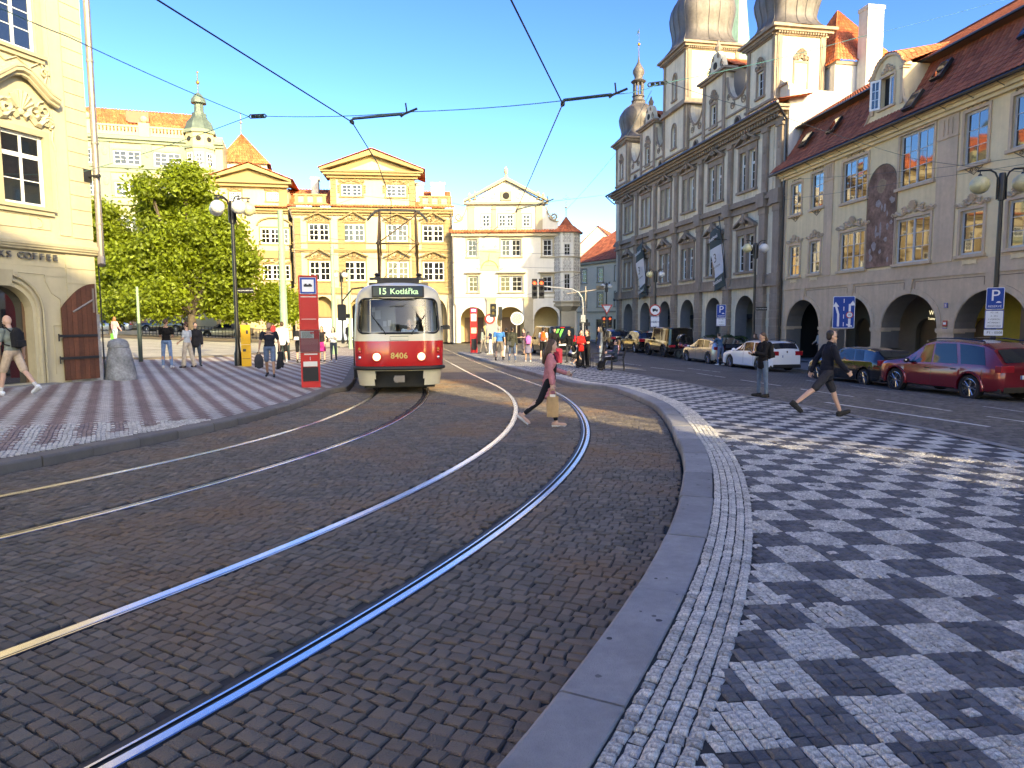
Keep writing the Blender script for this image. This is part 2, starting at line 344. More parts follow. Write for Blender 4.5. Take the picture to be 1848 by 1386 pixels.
def sheet(name, poly, mats, dz=0., step=1.2, matfun=None, parent=None, kind='structure', zf=None):
    bm = bmesh.new(); vs_ = [bm.verts.new((p[0], p[1], 0)) for p in poly]; bm.faces.new(vs_)
    bmesh.ops.triangulate(bm, faces=bm.faces[:])
    xs = [p[0] for p in poly]; ys = [p[1] for p in poly]
    for ax, lo, hi in ((0, min(xs), max(xs)), (1, min(ys), max(ys))):
        v = max(lo, -44)+step
        while v < min(hi, 92):
            bmesh.ops.bisect_plane(bm, geom=bm.verts[:]+bm.edges[:]+bm.faces[:], plane_co=(v,0,0) if ax == 0 else (0,v,0), plane_no=(1,0,0) if ax == 0 else (0,1,0)); v += step
    for v in bm.verts: v.co.z = (zf or gz)(v.co.x, v.co.y)+dz
    bmesh.ops.recalc_face_normals(bm, faces=bm.faces[:])
    for f in bm.faces:
        if f.normal.z < 0: f.normal_flip()
        if matfun: f.material_index = matfun(f.calc_center_median())
    me = bpy.data.meshes.new(name); bm.to_mesh(me); bm.free()
    for m in (mats if isinstance(mats, list) else [mats]): me.materials.append(MATS[m])
    return link(name, me, parent, kind)
def inpoly(P, poly):
    x, y = P[:,0], P[:,1]; c = np.zeros(len(P), bool); n = len(poly)
    for i in range(n):
        x0, y0 = poly[i]; x1, y1 = poly[(i+1)%n]
        if y0 == y1: continue
        c ^= ((y0 > y) != (y1 > y)) & (x < (x1-x0)*(y-y0)/(y1-y0)+x0)
    return c
GZ = np.vectorize(gz)
def blocks(Q, top, ch, depth, seed=1, tilt=.004, dome=0.):
    """Q (N,4,2) plan corners, top (N,) heights -> chamfered stones: 12 verts, 9 quads each"""
    r = np.random.default_rng(seed); N = len(Q); c = Q.mean(1, keepdims=True)
    zt = np.repeat(top[:,None], 4, 1)+r.normal(0, tilt, (N,4))
    d = Q-c; ln = np.linalg.norm(d, axis=2, keepdims=True)
    inn = c+d*(1-ch*1.5/ln)+r.normal(0, ch*.22, (N,4,2)); low = c+d*1.0
    V = np.zeros((N,12,3)); V[:,0:4,:2] = low; V[:,0:4,2] = zt-depth
    V[:,4:8,:2] = Q; V[:,4:8,2] = zt-ch*.8
    V[:,8:12,:2] = inn; V[:,8:12,2] = zt+dome
    f = []
    for k in range(4):
        j = (k+1)%4; f += [(k,j,4+j,4+k),(4+k,4+j,8+j,8+k)]
    f.append((8,9,10,11)); f = np.array(f)
    F = (f[None]+(np.arange(N)*12)[:,None,None]).reshape(-1,4)
    return V.reshape(-1,3), F
def visible(P, zmargin=0.):
    """plan points roughly inside the photographed sector (a step wider)"""
    return (P[:,1] > 1.2) & (np.abs(P[:,0]) < .86*P[:,1]+1.2)
def emit_stones(name, Q, top, ch, depth, mats, mi, parent, seed, part, nbig=300, tilt=.004, dome=0.):
    """the nbig nearest stones as parts of their own, the rest as one stuff mesh"""
    r = np.random.default_rng(seed+50); N = len(Q); rn = r.random(N)
    cen = Q.mean(1); dist = np.hypot(cen[:,0], cen[:,1]-.0)
    inview = (np.abs(cen[:,0]) < .74*cen[:,1]) & (cen[:,1] > 2.45)
    order = np.argsort(np.where(inview, dist, dist+100)); big = order[:nbig]; rest = order[nbig:]
    V, F = blocks(Q[rest], top[rest], ch, depth, seed, tilt, dome)
    o = link(name, arrmesh(name, V, F, mats, np.repeat(rn[rest], 9), np.repeat(mi[rest], 9)), parent, 'stuff')
    protos = {}
    for i in big:
        key = (int(mi[i]), int(rn[i]*7))
        q = Q[i]; c = q.mean(0); e = q[1]-q[0]; a = math.atan2(e[1], e[0]); wx = np.linalg.norm(q[1]-q[0]+q[2]-q[3])/2; wy = np.linalg.norm(q[2]-q[1]+q[3]-q[0])/2
        if key not in protos:
            ca, sa = math.cos(-a), math.sin(-a); l = (q-c)@np.array([[ca,sa],[-sa,ca]])
            V, F = blocks(l[None], np.zeros(1), ch, depth, seed+key[1], tilt, dome)
            protos[key] = (arrmesh(part, V, F, [mats[key[0]]], np.full(9, rn[i])), wx, wy)
        me, px, py = protos[key]
        s = link(part, me, parent); s.location = (c[0], c[1], top[i]); s.rotation_euler = (r.normal(0,.012), r.normal(0,.012), a); s.scale = (wx/px, wy/py, 1)
    return o
gp = [(-600,-500),(600,-500),(600,900),(-600,900)]
sheet('ground', gp, 'road_setts', dz=-.16, step=4.)
def strip_mesh(name, s0, s1, ds, fl, fr, mats, dz, nu=10, uv=False, parent=None, kind='structure'):
    V = []; F = []; UV = []; S = np.arange(s0, s1+1e-6, ds)
    for s in S:
        a, b = fl(s), fr(s)
        for k in range(nu+1):
            u = a+(b-a)*k/nu; x, y = su(s, u); V.append((x, y, gz(x, y)+dz)); UV.append((u, s))
    n = nu+1
    for i in range(len(S)-1):
        for k in range(nu): F.append((i*n+k, i*n+k+1, (i+1)*n+k+1, (i+1)*n+k))
    me = bpy.data.meshes.new(name); me.from_pydata(V, [], F); me.materials.append(MATS[mats])
    if uv:
        ul = me.uv_layers.new(name='UVMap'); idx = np.zeros(len(me.loops), np.int32); me.loops.foreach_get('vertex_index', idx)
        ul.data.foreach_set('uv', np.array(UV, np.float32)[idx].ravel())
    me.update(); return link(name, me, parent, kind)
SF = 12.2
road = strip_mesh('road', -20, SF, .5, lambda s: kl(s)+.02, lambda s: kr(s)-.02, 'joint', -.013)
road['label'] = 'brown cobbled tram road curving between the two kerbs'
strip_mesh('road_far', SF, 62, .7, lambda s: kl(s)+.02, lambda s: kr(s)-.02, 'sett_far', -.002, uv=True, parent=road, kind='structure')
RAILS = [-.745, .745, -3.81-.745, -3.81+.745]
Q = []; s = -14.; r = random.Random(3); row = 0
while s < SF-.05:
    p = r.gauss(.088, .005); a, b = kl(s)+.03, kr(s)-.03
    ph = r.uniform(0, 6.28); u = a+r.uniform(0, .06)
    wob = lambda uu: .030*math.sin(uu*1.3+s*.35)+.010*math.sin(uu*3.1+ph*.15)
    while u < b-.05:
        wd = max(.075, r.gauss(.107, .014)); u2 = min(u+wd, b)
        hit = None
        for ra in RAILS:
            sg = 1 if (ra in (RAILS[0], RAILS[2])) else -1   # groove side
            lo, hi = (ra-.05, ra+.075) if sg > 0 else (ra-.135, ra+.045)
            if u < hi and u2 > lo: hit = (lo, hi)
        if hit:
            if hit[0]-u > .07: u2 = hit[0]-.004
            else: u = hit[1]+.002; continue
        g = .0042
        cs = [(u+g, s+g+wob(u)), (u2-g, s+g+wob(u2)), (u2-g, s+p-g+wob(u2)), (u+g, s+p-g+wob(u))]
        Q.append([su(c[1]+r.gauss(0,.0045), c[0]+r.gauss(0,.0045)) for c in cs]); u = u2
    s += p
Q = np.array(Q); cen = Q.mean(1); Q = Q[visible(cen)]; cen = Q.mean(1)
top = GZ(cen[:,0], cen[:,1])+np.random.default_rng(5).normal(0, .0022, len(Q))
emit_stones('setts', Q, top, .0065, .03, ['sett'], np.zeros(len(Q), int), road, 11, 'sett', tilt=.0026, dome=.0022)
def rail(u, sg, label):
    S = np.arange(-16, 60.01, .4); prof = [(-.044*sg,-.05),(-.044*sg,.000),(-.038*sg,.004),(.026*sg,.004),(.040*sg,.003),(.042*sg,-.006),(.047*sg,-.006),(.048*sg,.001),(.060*sg,.001),(.062*sg,-.004),(.070*sg,-.006),(.071*sg,-.05)] if sg > 0 else [(-.030*sg,-.05),(-.030*sg,.000),(-.024*sg,.004),(.026*sg,.004),(.031*sg,-.001),(.033*sg,-.035),(.068*sg,-.035),(.070*sg,-.002),(.086*sg,-.002),(.088*sg,-.006),(.132*sg,-.008),(.133*sg,-.05)]
    V = []; F = []; MI = []; n = len(prof)
    for s in S:
        for o, z in prof: x, y = su(s, u+o); V.append((x, y, gz(x, y)+z))
    pm = [0,0,0,0,1,1,1,0,2,2,2]
    for i in range(len(S)-1):
        for k in range(n-1):
            f = (i*n+k, i*n+k+1, (i+1)*n+k+1, (i+1)*n+k); F.append(f if sg > 0 else f[::-1]); MI.append(pm[k])
    o = link('tram_rail', arrmesh('tram_rail', V, F, ['steel','groove','rubber'], mi=MI, smooth=False), None, 'structure'); o['label'] = label
rail(-.745, 1, 'polished inner rail of the empty right hand track'); rail(.745, -1, 'polished outer rail of the empty right hand track')
rail(-3.81-.745, 1, 'rail nearest the left kerb, under the tram'); rail(-3.81+.745, -1, 'second rail from the left kerb, under the tram')
def grate(s, u):
    x, y = su(s, u); t = thing('drain_grate', 'black iron drain grate between setts in front of the tram', 'drain', (x, y, gz(x,y)), math.radians(8))
    m = MB(); m.box(-.3,.3,-.2,.2,-.03,.000); m.build('frame', 'iron', t)
    for k in range(9): MB().box(-.27+k*.062, -.235+k*.062, -.17,.17,.0,.010).build('bar', 'iron', t)
grate(3.4, -2.75)
def kerb(fn, side, S0, S1, ln, wdt, mname, name, label, kz=KH):
    root = bpy.data.objects.new(name, None); col.objects.link(root); root['kind'] = 'structure'; root['label'] = label
    s = S0; rr = random.Random(9)
    while s < S1:
        l = ln*rr.uniform(.85, 1.1); e = min(s+l, S1); m = MB(); m.r = rr.random(); n = 4; g = .010
        prof = [(0,-.12),(0,kz-.03),(.012,kz-.010),(.03,kz),(wdt-.006,kz),(wdt,kz-.006),(wdt,-.06)]
        V = []; F = []
        dzz = rr.gauss(0, .003); du = rr.gauss(0, .005)
        for i in range(n+1):
            ss = s+g+(e-s-2*g)*i/n; k = fn(ss)+du*side
            for o, z in prof: x, y = su(ss, k+o*side); bx, by = su(ss, k); V.append((x, y, gz(bx, by)+z+dzz))
        q = len(prof)
        for i in range(n):
            for j in range(q-1):
                f = (i*q+j, i*q+j+1, (i+1)*q+j+1, (i+1)*q+j); F.append(f[::-1] if side > 0 else f)
        F.append(tuple(range(q)) if side > 0 else tuple(range(q-1,-1,-1))); F.append(tuple(range(n*q, n*q+q))[::-1 if side > 0 else 1])
        m.add(V, F); m.build('kerb_stone', mname, root); s = e
    return root
kerb(kr, 1, -13.6, 34, 1.32, .335, 'kerb_granite', 'island_kerb', 'grey granite kerb of the chequered pavement on the right')
kerb(kl, -1, -13.6, 42, 1.15, .30, 'kerb_brown', 'pavement_kerb', 'brown granite kerb of the left pavement')
ISR = [(7.9,-2),(7.75,6),(7.6,10.0),(7.5,12.2),(7.1,14.2),(6.8,16.4),(6.38,18.2),(5.9,22.5),(5.3,26),(4.6,29.1),(3.7,35),(2.5,39.6),(.8,44.5),(-1.2,47.2),(-2.3,47.8),(-3.0,46.9)]
ISL = [su(s, kr(s)+.335) for s in np.arange(34, -14.1, -1.)]
def curve_pts(P, n=3):
    return P
ISP = ISR+[(p[0], p[1]) for p in ISL]+[(2.3,-7)] if False else ISR+ISL+[(7.9,-6)]
DN = 11.5
island = sheet('pavement', ISP, ['mosaic_far','joint'], dz=KH-.012, step=1., matfun=lambda c: 1 if math.hypot(c.x, c.y) < DN-1.2 and c.y > 0 else 0)
island['label'] = 'grey and white chequered mosaic pavement on the right'
def mosaic(poly, ang, cell, sq, near, flip, seed, mats, parent, part, name, ex=None, zig=None):
    P = np.array(poly); x0, y0 = P.min(0); x1, y1 = P.max(0); ca, sa = math.cos(ang), math.sin(ang)
    R = near+2; n = int(R*1.6/cell); I, J = np.meshgrid(np.arange(-n, n), np.arange(-n, n)); I = I.ravel(); J = J.ravel()
    X = (I+.5)*cell; Y = (J+.5)*cell; W = np.stack([X*ca-Y*sa, X*sa+Y*ca], 1)
    k = inpoly(W, poly) & (np.hypot(W[:,0], W[:,1]) < near) & visible(W)
    if ex is not None: k &= ~ex(W)
    I, J, X, Y, W = I[k], J[k], X[k], Y[k], W[k]; r = np.random.default_rng(seed); N = len(I)
    white = ((np.floor_divide(I, sq)+np.floor_divide(J, sq)) % 2 == 0)
    if zig:
        pp_ = lambda v, m_: m_-np.abs(np.mod(v, 2*m_)-m_)
        white = ~(pp_(X, zig[0]/2)+pp_(Y, zig[1])*zig[2]/zig[1] < zig[0]/4+zig[2]/2)
        s_, u_ = xy_su(W); white |= u_ > np.interp(s_, KLs, KLu)-.30-.42
    sw = r.random(N) < flip; white = white ^ sw
    h = cell/2-.0025; off = np.array([(-h,-h),(h,-h),(h,h),(-h,h)])
    L = np.stack([X, Y], 1)[:,None,:]+off[None]+r.normal(0, cell*.03, (N,4,2))
    L[:,:,0] += (.007*np.sin(Y*5+3*np.sin(X)))[:,None]; L[:,:,1] += (.007*np.sin(X*4.3+2))[:,None]
    Q = np.stack([L[:,:,0]*ca-L[:,:,1]*sa, L[:,:,0]*sa+L[:,:,1]*ca], 2)
    top = GZ(W[:,0], W[:,1])+KH+r.normal(0,.0018,N)+.0035*np.sin(W[:,0]*2.3)*np.sin(W[:,1]*1.9)
    emit_stones(name, Q, top, .009, .02, mats, np.where(white, 0, 1), parent, seed, part, tilt=.0016, dome=.0015)
def xy_su(W):
    """vectorised plan -> (s,u)"""
    v = W-C1; a = np.arctan2(v[:,1], v[:,0]); s = R1*(a-A1); u = np.hypot(v[:,0], v[:,1])-R1
    v2 = W-C2; a2 = np.arctan2(v2[:,1], v2[:,0]); m = a >= A1; s = np.where(m, R2*(a2-A1), s); u = np.where(m, np.hypot(v2[:,0], v2[:,1])-R2, u)
    m = m & (a2 >= A2); w = W-E2; s = np.where(m, S2+w@T2, s); u = np.where(m, w@N2, u); return s, u
KRs, KRu = zip(*KR); KLs, KLu = zip(*KL)
def near_strip(W): s, u = xy_su(W); return u < np.interp(s, KRs, KRu)+.335+.375
mosaic(ISP, math.radians(6), .0725, 5, DN, .016, 21, ['stone_white','stone_dark'], island, 'paving_stone', 'paving_stones', ex=near_strip)
Q = []; r = random.Random(4); s = -13.
for k in range(5):
    s = -13+r.random()*.05
    while s < 12.5:
        l = r.gauss(.072, .008); u0 = .335+.008+k*.0725; g = .004
        Q.append([su(ss+r.gauss(0,.002), kr(ss)+uu+r.gauss(0,.002)) for ss, uu in ((s+g,u0+g),(s+g,u0+.0725-g),(s+l-g,u0+.0725-g),(s+l-g,u0+g))]); s += l
Q = np.array(Q)[:, ::1]; cen = Q.mean(1); kk = visible(cen); Q = Q[kk]; cen = cen[kk]
ar = (Q[:,1,0]-Q[:,0,0])*(Q[:,3,1]-Q[:,0,1])-(Q[:,1,1]-Q[:,0,1])*(Q[:,3,0]-Q[:,0,0]); Q[ar < 0] = Q[ar < 0][:, ::-1]
top = GZ(cen[:,0], cen[:,1])+KH+np.random.default_rng(8).normal(0,.0025,len(Q))
emit_stones('border_stones', Q, top, .010, .025, ['stone_white'], np.zeros(len(Q), int), island, 31, 'border_stone', tilt=.002, dome=.002)
edge = MB(); edge.ribbon([(-.16,KH-.006),(.02,KH-.006),(.03,KH-.02),(.03,-.1)], [(p[0],p[1]) for p in ISR][::-1][::-1])
V = []
o = MB()
pts = ISR; n = len(pts)
for i in range(n-1):
    p, q = Vector(pts[i]), Vector(pts[i+1]); t = (q-p).normalized(); nr = Vector((t.y, -t.x))
    a = [p-nr*.18, p+nr*.03, q+nr*.03, q-nr*.18]
    zz = [gz(*v) for v in a]
    o.add([(v.x, v.y, z+KH+.003) for v, z in zip(a, zz)]+[(a[1].x, a[1].y, zz[1]-.1), (a[2].x, a[2].y, zz[2]-.1)], [(0,1,2,3),(1,4,5,2)])
o.build('edge_stone', 'kerb_granite', island)
LPK = [su(s, kl(s)-.30) for s in np.arange(-14, 42.1, 1.)]
LPP = LPK+[(-13,52),(-13.6,40),(-13.9,34.5),(-16,29.8),(-20,28.6),(-26,28),(-26,19),(-12.2,19.2),(-19,-2),(-15,-6)]
def gzL(x, y): return gz(x, y)
lpave = sheet('sidewalk', LPP, ['mosaic_left_far','joint'], dz=KH-.012, step=1., matfun=lambda c: 1 if math.hypot(c.x, c.y) < 12.4 else 0)
lpave['label'] = 'red and white diamond mosaic pavement on the left'
def near_kl(W): s, u = xy_su(W); return u > np.interp(s, KLs, KLu)-.30-.02
mosaic(LPP, ZA, .0625, 5, 13.6, .012, 41, ['stone_white','stone_red'], lpave, 'paving_stone', 'paving_stones', ex=near_kl, zig=ZIG)
SQP = [(-13,52),(-13.6,40),(-13.9,34.5),(-16,29.8),(-20,28.6),(-26,28),(-44,27),(-60,60),(-46,90),(-14,72)]
sq = sheet('square', SQP, 'square_setts', dz=KH-.02, step=1.5); sq['label'] = 'pale sunlit paving of the upper square'
k = MB()
for a, b in zip(SQP[0:6], SQP[1:7]):
    p, q = Vector(a), Vector(b); t = (q-p).normalized(); nr = Vector((t.y, -t.x)); c_ = [p-nr*.0, p+nr*.22, q+nr*.22, q-nr*.0]
    k.add([(v.x, v.y, gz(v.x, v.y)+KH+h) for h in (-.1, .07) for v in c_], [(4,5,6,7),(0,3,7,4),(1,5,6,2)])
    k.add([], [])
k.build('square_kerb', 'kerb_brown', None, kind='structure')
RK = [(20,-6),(18.3,6),(16.75,17),(15.5,26),(14.4,33.5),(12.9,41),(11.7,48),(10.7,55),(9.6,64),(8.2,82)]
RDP = [(7.9,-6)]+ISR[1:]+[(-3.4,47.2),(-2.6,62),(-2,82)]+RK[::-1]
cw = sheet('carriageway', RDP, 'road_setts', dz=-.0, step=1.5); cw['label'] = 'dark cobbled roadway with painted lanes beside the parked cars'
RSP = RK+[(8.5,84),(13,74),(18.8,43),(26,-6)]
rp = sheet('footpath', RSP, 'th_grey', dz=.12, step=1.5)
rp['label'] = 'grey pavement under the arcades on the right'
k = MB()
for a, b in zip(RK, RK[1:]):
    p, q = Vector(a), Vector(b); n = max(2, int((q-p).length/1.5))
    for i in range(n):
        c_, d_ = p.lerp(q, i/n), p.lerp(q, (i+.985)/n); t = (d_-c_).normalized(); nr = Vector((t.y, -t.x))
        k.r = random.random()
        cc = [c_-nr*.12, c_+nr*.15, d_+nr*.15, d_-nr*.12]
        k.add([(v.x, v.y, gz(v.x, v.y)+h) for h in (-.05, .128) for v in cc], [(4,5,6,7),(0,1,5,4),(1,2,6,5),(2,3,7,6),(3,0,4,7)])
k.build('kerb', 'kerb_granite', rp, kind='structure')
Q = []; r = random.Random(12); ang = .12; ca, sa = math.cos(ang), math.sin(ang); y = 4.
while y < 22.5:
    p = r.gauss(.13,.007); x = 5.
    while x < 17.5:
        wd = r.gauss(.155,.018); g = .006
        Q.append([((xx*ca-yy*sa)+r.gauss(0,.005), (xx*sa+yy*ca)+r.gauss(0,.005)) for xx, yy in ((x+g,y+g),(x+wd-g,y+g),(x+wd-g,y+p-g),(x+g,y+p-g))]); x += wd
    y += p
Q = np.array(Q); cen = Q.mean(1)
kk = inpoly(cen, [(p[0]+.12, p[1]) for p in ISR]+[(-3.4,47.2)]+[(a-.1,b) for a, b in RK[::-1]]) & visible(cen) & (cen[:,1] < 23)
Q = Q[kk]; cen = cen[kk]; top = GZ(cen[:,0], cen[:,1])+.006+np.random.default_rng(5).normal(0,.002,len(Q))
emit_stones('road_setts', Q, top, .014, .03, ['sett_grey'], np.zeros(len(Q), int), cw, 51, 'sett', tilt=.003, dome=.002)
MK = [((4.9,34.6),(6.2,31.7),.10),((5.9,37.9),(6.7,35.6),.10),((6.9,34.1),(7.9,31.3),.10),((8.6,33.6),(9.4,30.9),.09),((8.1,30.0),(8.57,27.5),.10),((8.75,26.2),(9.21,23.4),.10),
      ((9.33,22.1),(9.8,19.6),.10),((8.23,17.9),(9.4,13.4),.14),((10.04,18.8),(10.45,16.2),.11),((12.35,17.9),(12.6,16.3),.10),((10.66,15.3),(11.0,13.6),.11),((11.6,27.0),(11.85,25.2),.1),((12.2,24.6),(12.4,22.6),.08)]
for a, b, wd in MK:
    p, q = Vector(a), Vector(b); t = (q-p).normalized(); nr = Vector((t.y,-t.x))*wd/2; n = max(4, int((q-p).length/.13)); m = MB(); rr = random.Random(int(a[0]*100))
    for i in range(n):
        if rr.random() < .04: continue
        c_, d_ = p.lerp(q, (i+.04)/n), p.lerp(q, (i+.96)/n); e = rr.uniform(.85,1.12); cc = [c_-nr*e, c_+nr*e, d_+nr*e, d_-nr*e]
        m.add([(v.x, v.y, gz(v.x, v.y)+.0155) for v in cc], [(0,1,2,3)])
    m.build('lane_line', 'marking', cw, kind='structure')
lf = MB(); r = random.Random(2)
for i in range(26):
    x = r.uniform(1.5,6.5); y = r.uniform(3.2,11)
    if x < 1.2+.16*y: continue
    M = Matrix.Translation((x, y, gz(x,y)+KH+.006)) @ rotz(r.uniform(0,6)) @ Matrix.Rotation(r.uniform(-.4,.4), 4, 'X')
    lf.r = r.random(); q = r.uniform(.012,.024); lf.add([(-q,0,0),(0,-.6*q,.006),(q*1.2,0,0),(0,.6*q,.008)], [(0,1,2,3)], M=M)
mat('dry_leaf', (.26,.15,.06), .8, rnd=.4)
lf.build('leaves', 'dry_leaf', None, kind='stuff')['label'] = 'few dry leaves scattered on the chequered pavement'
gm_ = MB(); r = random.Random(21)
for i in range(120):
    s = r.uniform(-11.5,4); u = kr(s)+(r.uniform(.05,.30) if i < 50 else r.uniform(.8,4.5)); x, y = su(s,u); q = r.uniform(.008,.022); z = gz(x,y)+KH+.0022+(.004 if i >= 50 else .0)
    P = [(x+q*math.cos(a)*r.uniform(.7,1.2), y+q*math.sin(a)*r.uniform(.7,1.2), z) for a in np.linspace(0,2*PI,9)[:-1]]; gm_.r = r.random(); gm_.add(P,[tuple(range(8))])
mat('gum',(.11,.105,.10),.8,rnd=.4); gm_.build('gum_spots','gum',island,kind='stuff')
def arch_pts(x0, x1, zs, zt, n=10):
    c = (x0+x1)/2; a = (x1-x0)/2
    return [(c-a*math.cos(PI*i/n), zs+(zt-zs)*math.sin(PI*i/n)) for i in range(n+1)]
def wall(m, x0, x1, z0, z1, ops, y=0., depth=.3, mi=0, rmi=None, n=10):
    """front sheet with openings: (x0,x1,z0,z1) rectangles or (x0,x1,z0,zspring,ztop) arches, and their reveals"""
    rmi = mi if rmi is None else rmi
    xs = sorted({x0, x1, *[o[0] for o in ops], *[o[1] for o in ops]}); zs = sorted({z0, z1, *[o[2] for o in ops], *[o[-1] for o in ops]})
    xs = [x for x in xs if x0 <= x <= x1]; zs = [z for z in zs if z0 <= z <= z1]
    for i in range(len(xs)-1):
        for j in range(len(zs)-1):
            cx, cz = (xs[i]+xs[i+1])/2, (zs[j]+zs[j+1])/2
            if any(o[0] < cx < o[1] and o[2] < cz < o[-1] for o in ops): continue
            m.add([(xs[i],y,zs[j]),(xs[i+1],y,zs[j]),(xs[i+1],y,zs[j+1]),(xs[i],y,zs[j+1])], [(0,1,2,3)], mi)
    for o in ops:
        a, b, c = o[0], o[1], o[2]
        if len(o) == 4:
            d = o[3]; loop = [(a,c),(a,d),(b,d),(b,c)]
        else:
            zs_, zt = o[3], o[4]; P = arch_pts(a, b, zs_, zt, n); loop = [(a,c)]+P+[(b,c)]
            for i in range(n):
                p, q = P[i], P[i+1]
                m.add([(p[0],y,p[1]),(q[0],y,q[1]),(q[0],y,zt),(p[0],y,zt)], [(0,1,2,3)] if abs(p[1]-zt) > 1e-6 or abs(q[1]-zt) > 1e-6 else [], mi)
        for i in range(len(loop)-1):
            p, q = loop[i], loop[i+1]
            m.add([(p[0],y,p[1]),(q[0],y,q[1]),(q[0],y+depth,q[1]),(p[0],y+depth,p[1])], [(3,2,1,0)], rmi)
        if c > z0+.05: m.add([(a,y,c),(b,y,c),(b,y+depth,c),(a,y+depth,c)], [(0,1,2,3)], rmi)
_WC = {}
def window(root, x0, x1, z0, z1, leaves=2, px=2, pz=3, fm='win_white', gm='glass', y=.13, fw=.055, mw=.028, panes=False, transom=.0, name='window', mull=.0, label=None):
    """casement window: frame mesh, glass as its own part(s)"""
    W, H = x1-x0, z1-z0; key = (round(W,2), round(H,2), leaves, px, pz, fm, gm, fw, mw, transom, mull)
    if key not in _WC:
        m = MB(); d = .06
        m.box(0,fw,0,d,0,H); m.box(W-fw,W,0,d,0,H); m.box(fw,W-fw,0,d,0,fw); m.box(fw,W-fw,0,d,H-fw,H)
        cells = []
        lw = (W-2*fw-(leaves-1)*mull)/leaves
        rows = [(fw, H-fw, pz)] if not transom else [(fw, H*transom, max(1, pz-1)), (H*transom+fw*.9, H-fw, 1)]
        if transom: m.box(fw, W-fw, -.004, d+.003, H*transom, H*transom+fw*.9)
        for L in range(leaves):
            a = fw+L*(lw+mull); b = a+lw
            if mull and L: m.box(a-mull, a, -.01, d+.004, fw, H-fw)
            for (c, e, nz) in rows:
                s = fw*.62
                m.box(a, a+s, .008, d-.006, c, e); m.box(b-s, b, .008, d-.006, c, e); m.box(a+s, b-s, .008, d-.006, c, c+s); m.box(a+s, b-s, .008, d-.006, e-s, e)
                ia, ib, ic, ie = a+s, b-s, c+s, e-s
                for k in range(1, px): xx = ia+(ib-ia)*k/px; m.box(xx-mw/2, xx+mw/2, .015, d-.015, ic, ie)
                for k in range(1, nz): zz = ic+(ie-ic)*k/nz; m.box(ia, ib, .0165, d-.0165, zz-mw/2, zz+mw/2)
                for i in range(px):
                    for k in range(nz):
                        cells.append((ia+(ib-ia)*i/px, ia+(ib-ia)*(i+1)/px, ic+(ie-ic)*k/nz, ic+(ie-ic)*(k+1)/nz))
        fme = m.mesh('window_frame', fm)
        g = MB()
        for c in cells: g.box(c[0], c[1], .030, .036, c[2], c[3])
        gme = g.mesh('pane', gm); pc = {}
        for c in cells:
            k = (round(c[1]-c[0],3), round(c[3]-c[2],3))
            if k not in pc: pc[k] = MB().box(-k[0]/2, k[0]/2, .030, .036, -k[1]/2, k[1]/2).mesh('pane', gm)
        _WC[key] = (fme, gme, cells, pc)
    fme, gme, cells, pc = _WC[key]
    o = link(name, fme, root, label=label); o.location = (x0, y, z0)
    if panes:
        rr = random.Random(int(x0*100+z0*77))
        for c in cells:
            p = link('pane', pc[(round(c[1]-c[0],3), round(c[3]-c[2],3))], o); p.location = ((c[0]+c[1])/2, 0, (c[2]+c[3])/2)
            p.rotation_euler = (rr.gauss(0,.006), 0, rr.gauss(0,.012))
    else: link('pane', gme, o, 'stuff' if len(cells) > 1 else None)
    return o
def room(m, x0, x1, z0, z1, y0=.3, y1=1.3): m.box(x0-.02, x1+.02, y0+.02, y1, z0-.02, z1+.02)
def surround(m, x0, x1, z0, z1, w=.14, p=.04, sill=.12, sp=.09, y=0., ear=0.):
    m.box(x0-w, x0, y-p, y+.02, z0, z1+w); m.box(x1, x1+w, y-p, y+.02, z0, z1+w); m.box(x0, x1, y-p+.002, y+.02, z1, z1+w-.002)
    if sill: m.box(x0-w-.06, x1+w+.06, y-sp, y+.06, z0-sill, z0+.002)
def spiral(m, cx, cz, r, turns=1.4, y=-.05, t=.03, sx=1, a0=0., n=14, dr=.15):
    pts = []
    for i in range(n+1):
        f = i/n; rr = r*(1-f*(1-dr)); a = a0+turns*2*PI*f; pts.append((cx+sx*rr*math.cos(a), y-.02*f, cz+rr*math.sin(a)))
    m.tube(pts, [t*(1-.4*i/n) for i in range(n+1)], 4)
def cartouche(m, cx, cz, w, h, y=-.03, seed=0, dense=1.):
    """carved plaster ornament: shell, scrolls and leaves"""
    r = random.Random(seed); t = h*.085
    for k in range(7):
        a = PI*(.12+.76*k/6); L = h*.42; p = (cx+.05*w*math.cos(a), y, cz+h*.35); q = (cx+L*.8*math.cos(a), y-.05, cz+h*.38+L*math.sin(a))
        m.tube([p, q], [t*.5, t*.95], 4)
    m.ball((cx, y-.02, cz+h*.26), h*.10, 7, 4, sy=.5)
    for s in (-1, 1):
        spiral(m, cx+s*w*.22, cz+h*.30, h*.2, 1.3, y, t, s, PI*.2); spiral(m, cx+s*w*.40, cz+h*.16, h*.17, 1.4, y, t*.9, s, -PI*.3)
        pts = [(cx+s*w*(.05+.42*i/7), y-.01, cz+h*(.12+.1*math.sin(i*1.3))) for i in range(8)]; m.tube(pts, t, 4)
        for k in range(int(5*dense)):
            px = cx+s*w*r.uniform(.1,.5); pz = cz+h*r.uniform(.0,.42)*(1.2-abs(px-cx)/w); m.ball((px, y, pz), h*r.uniform(.035,.07), 5, 3, sy=.6)
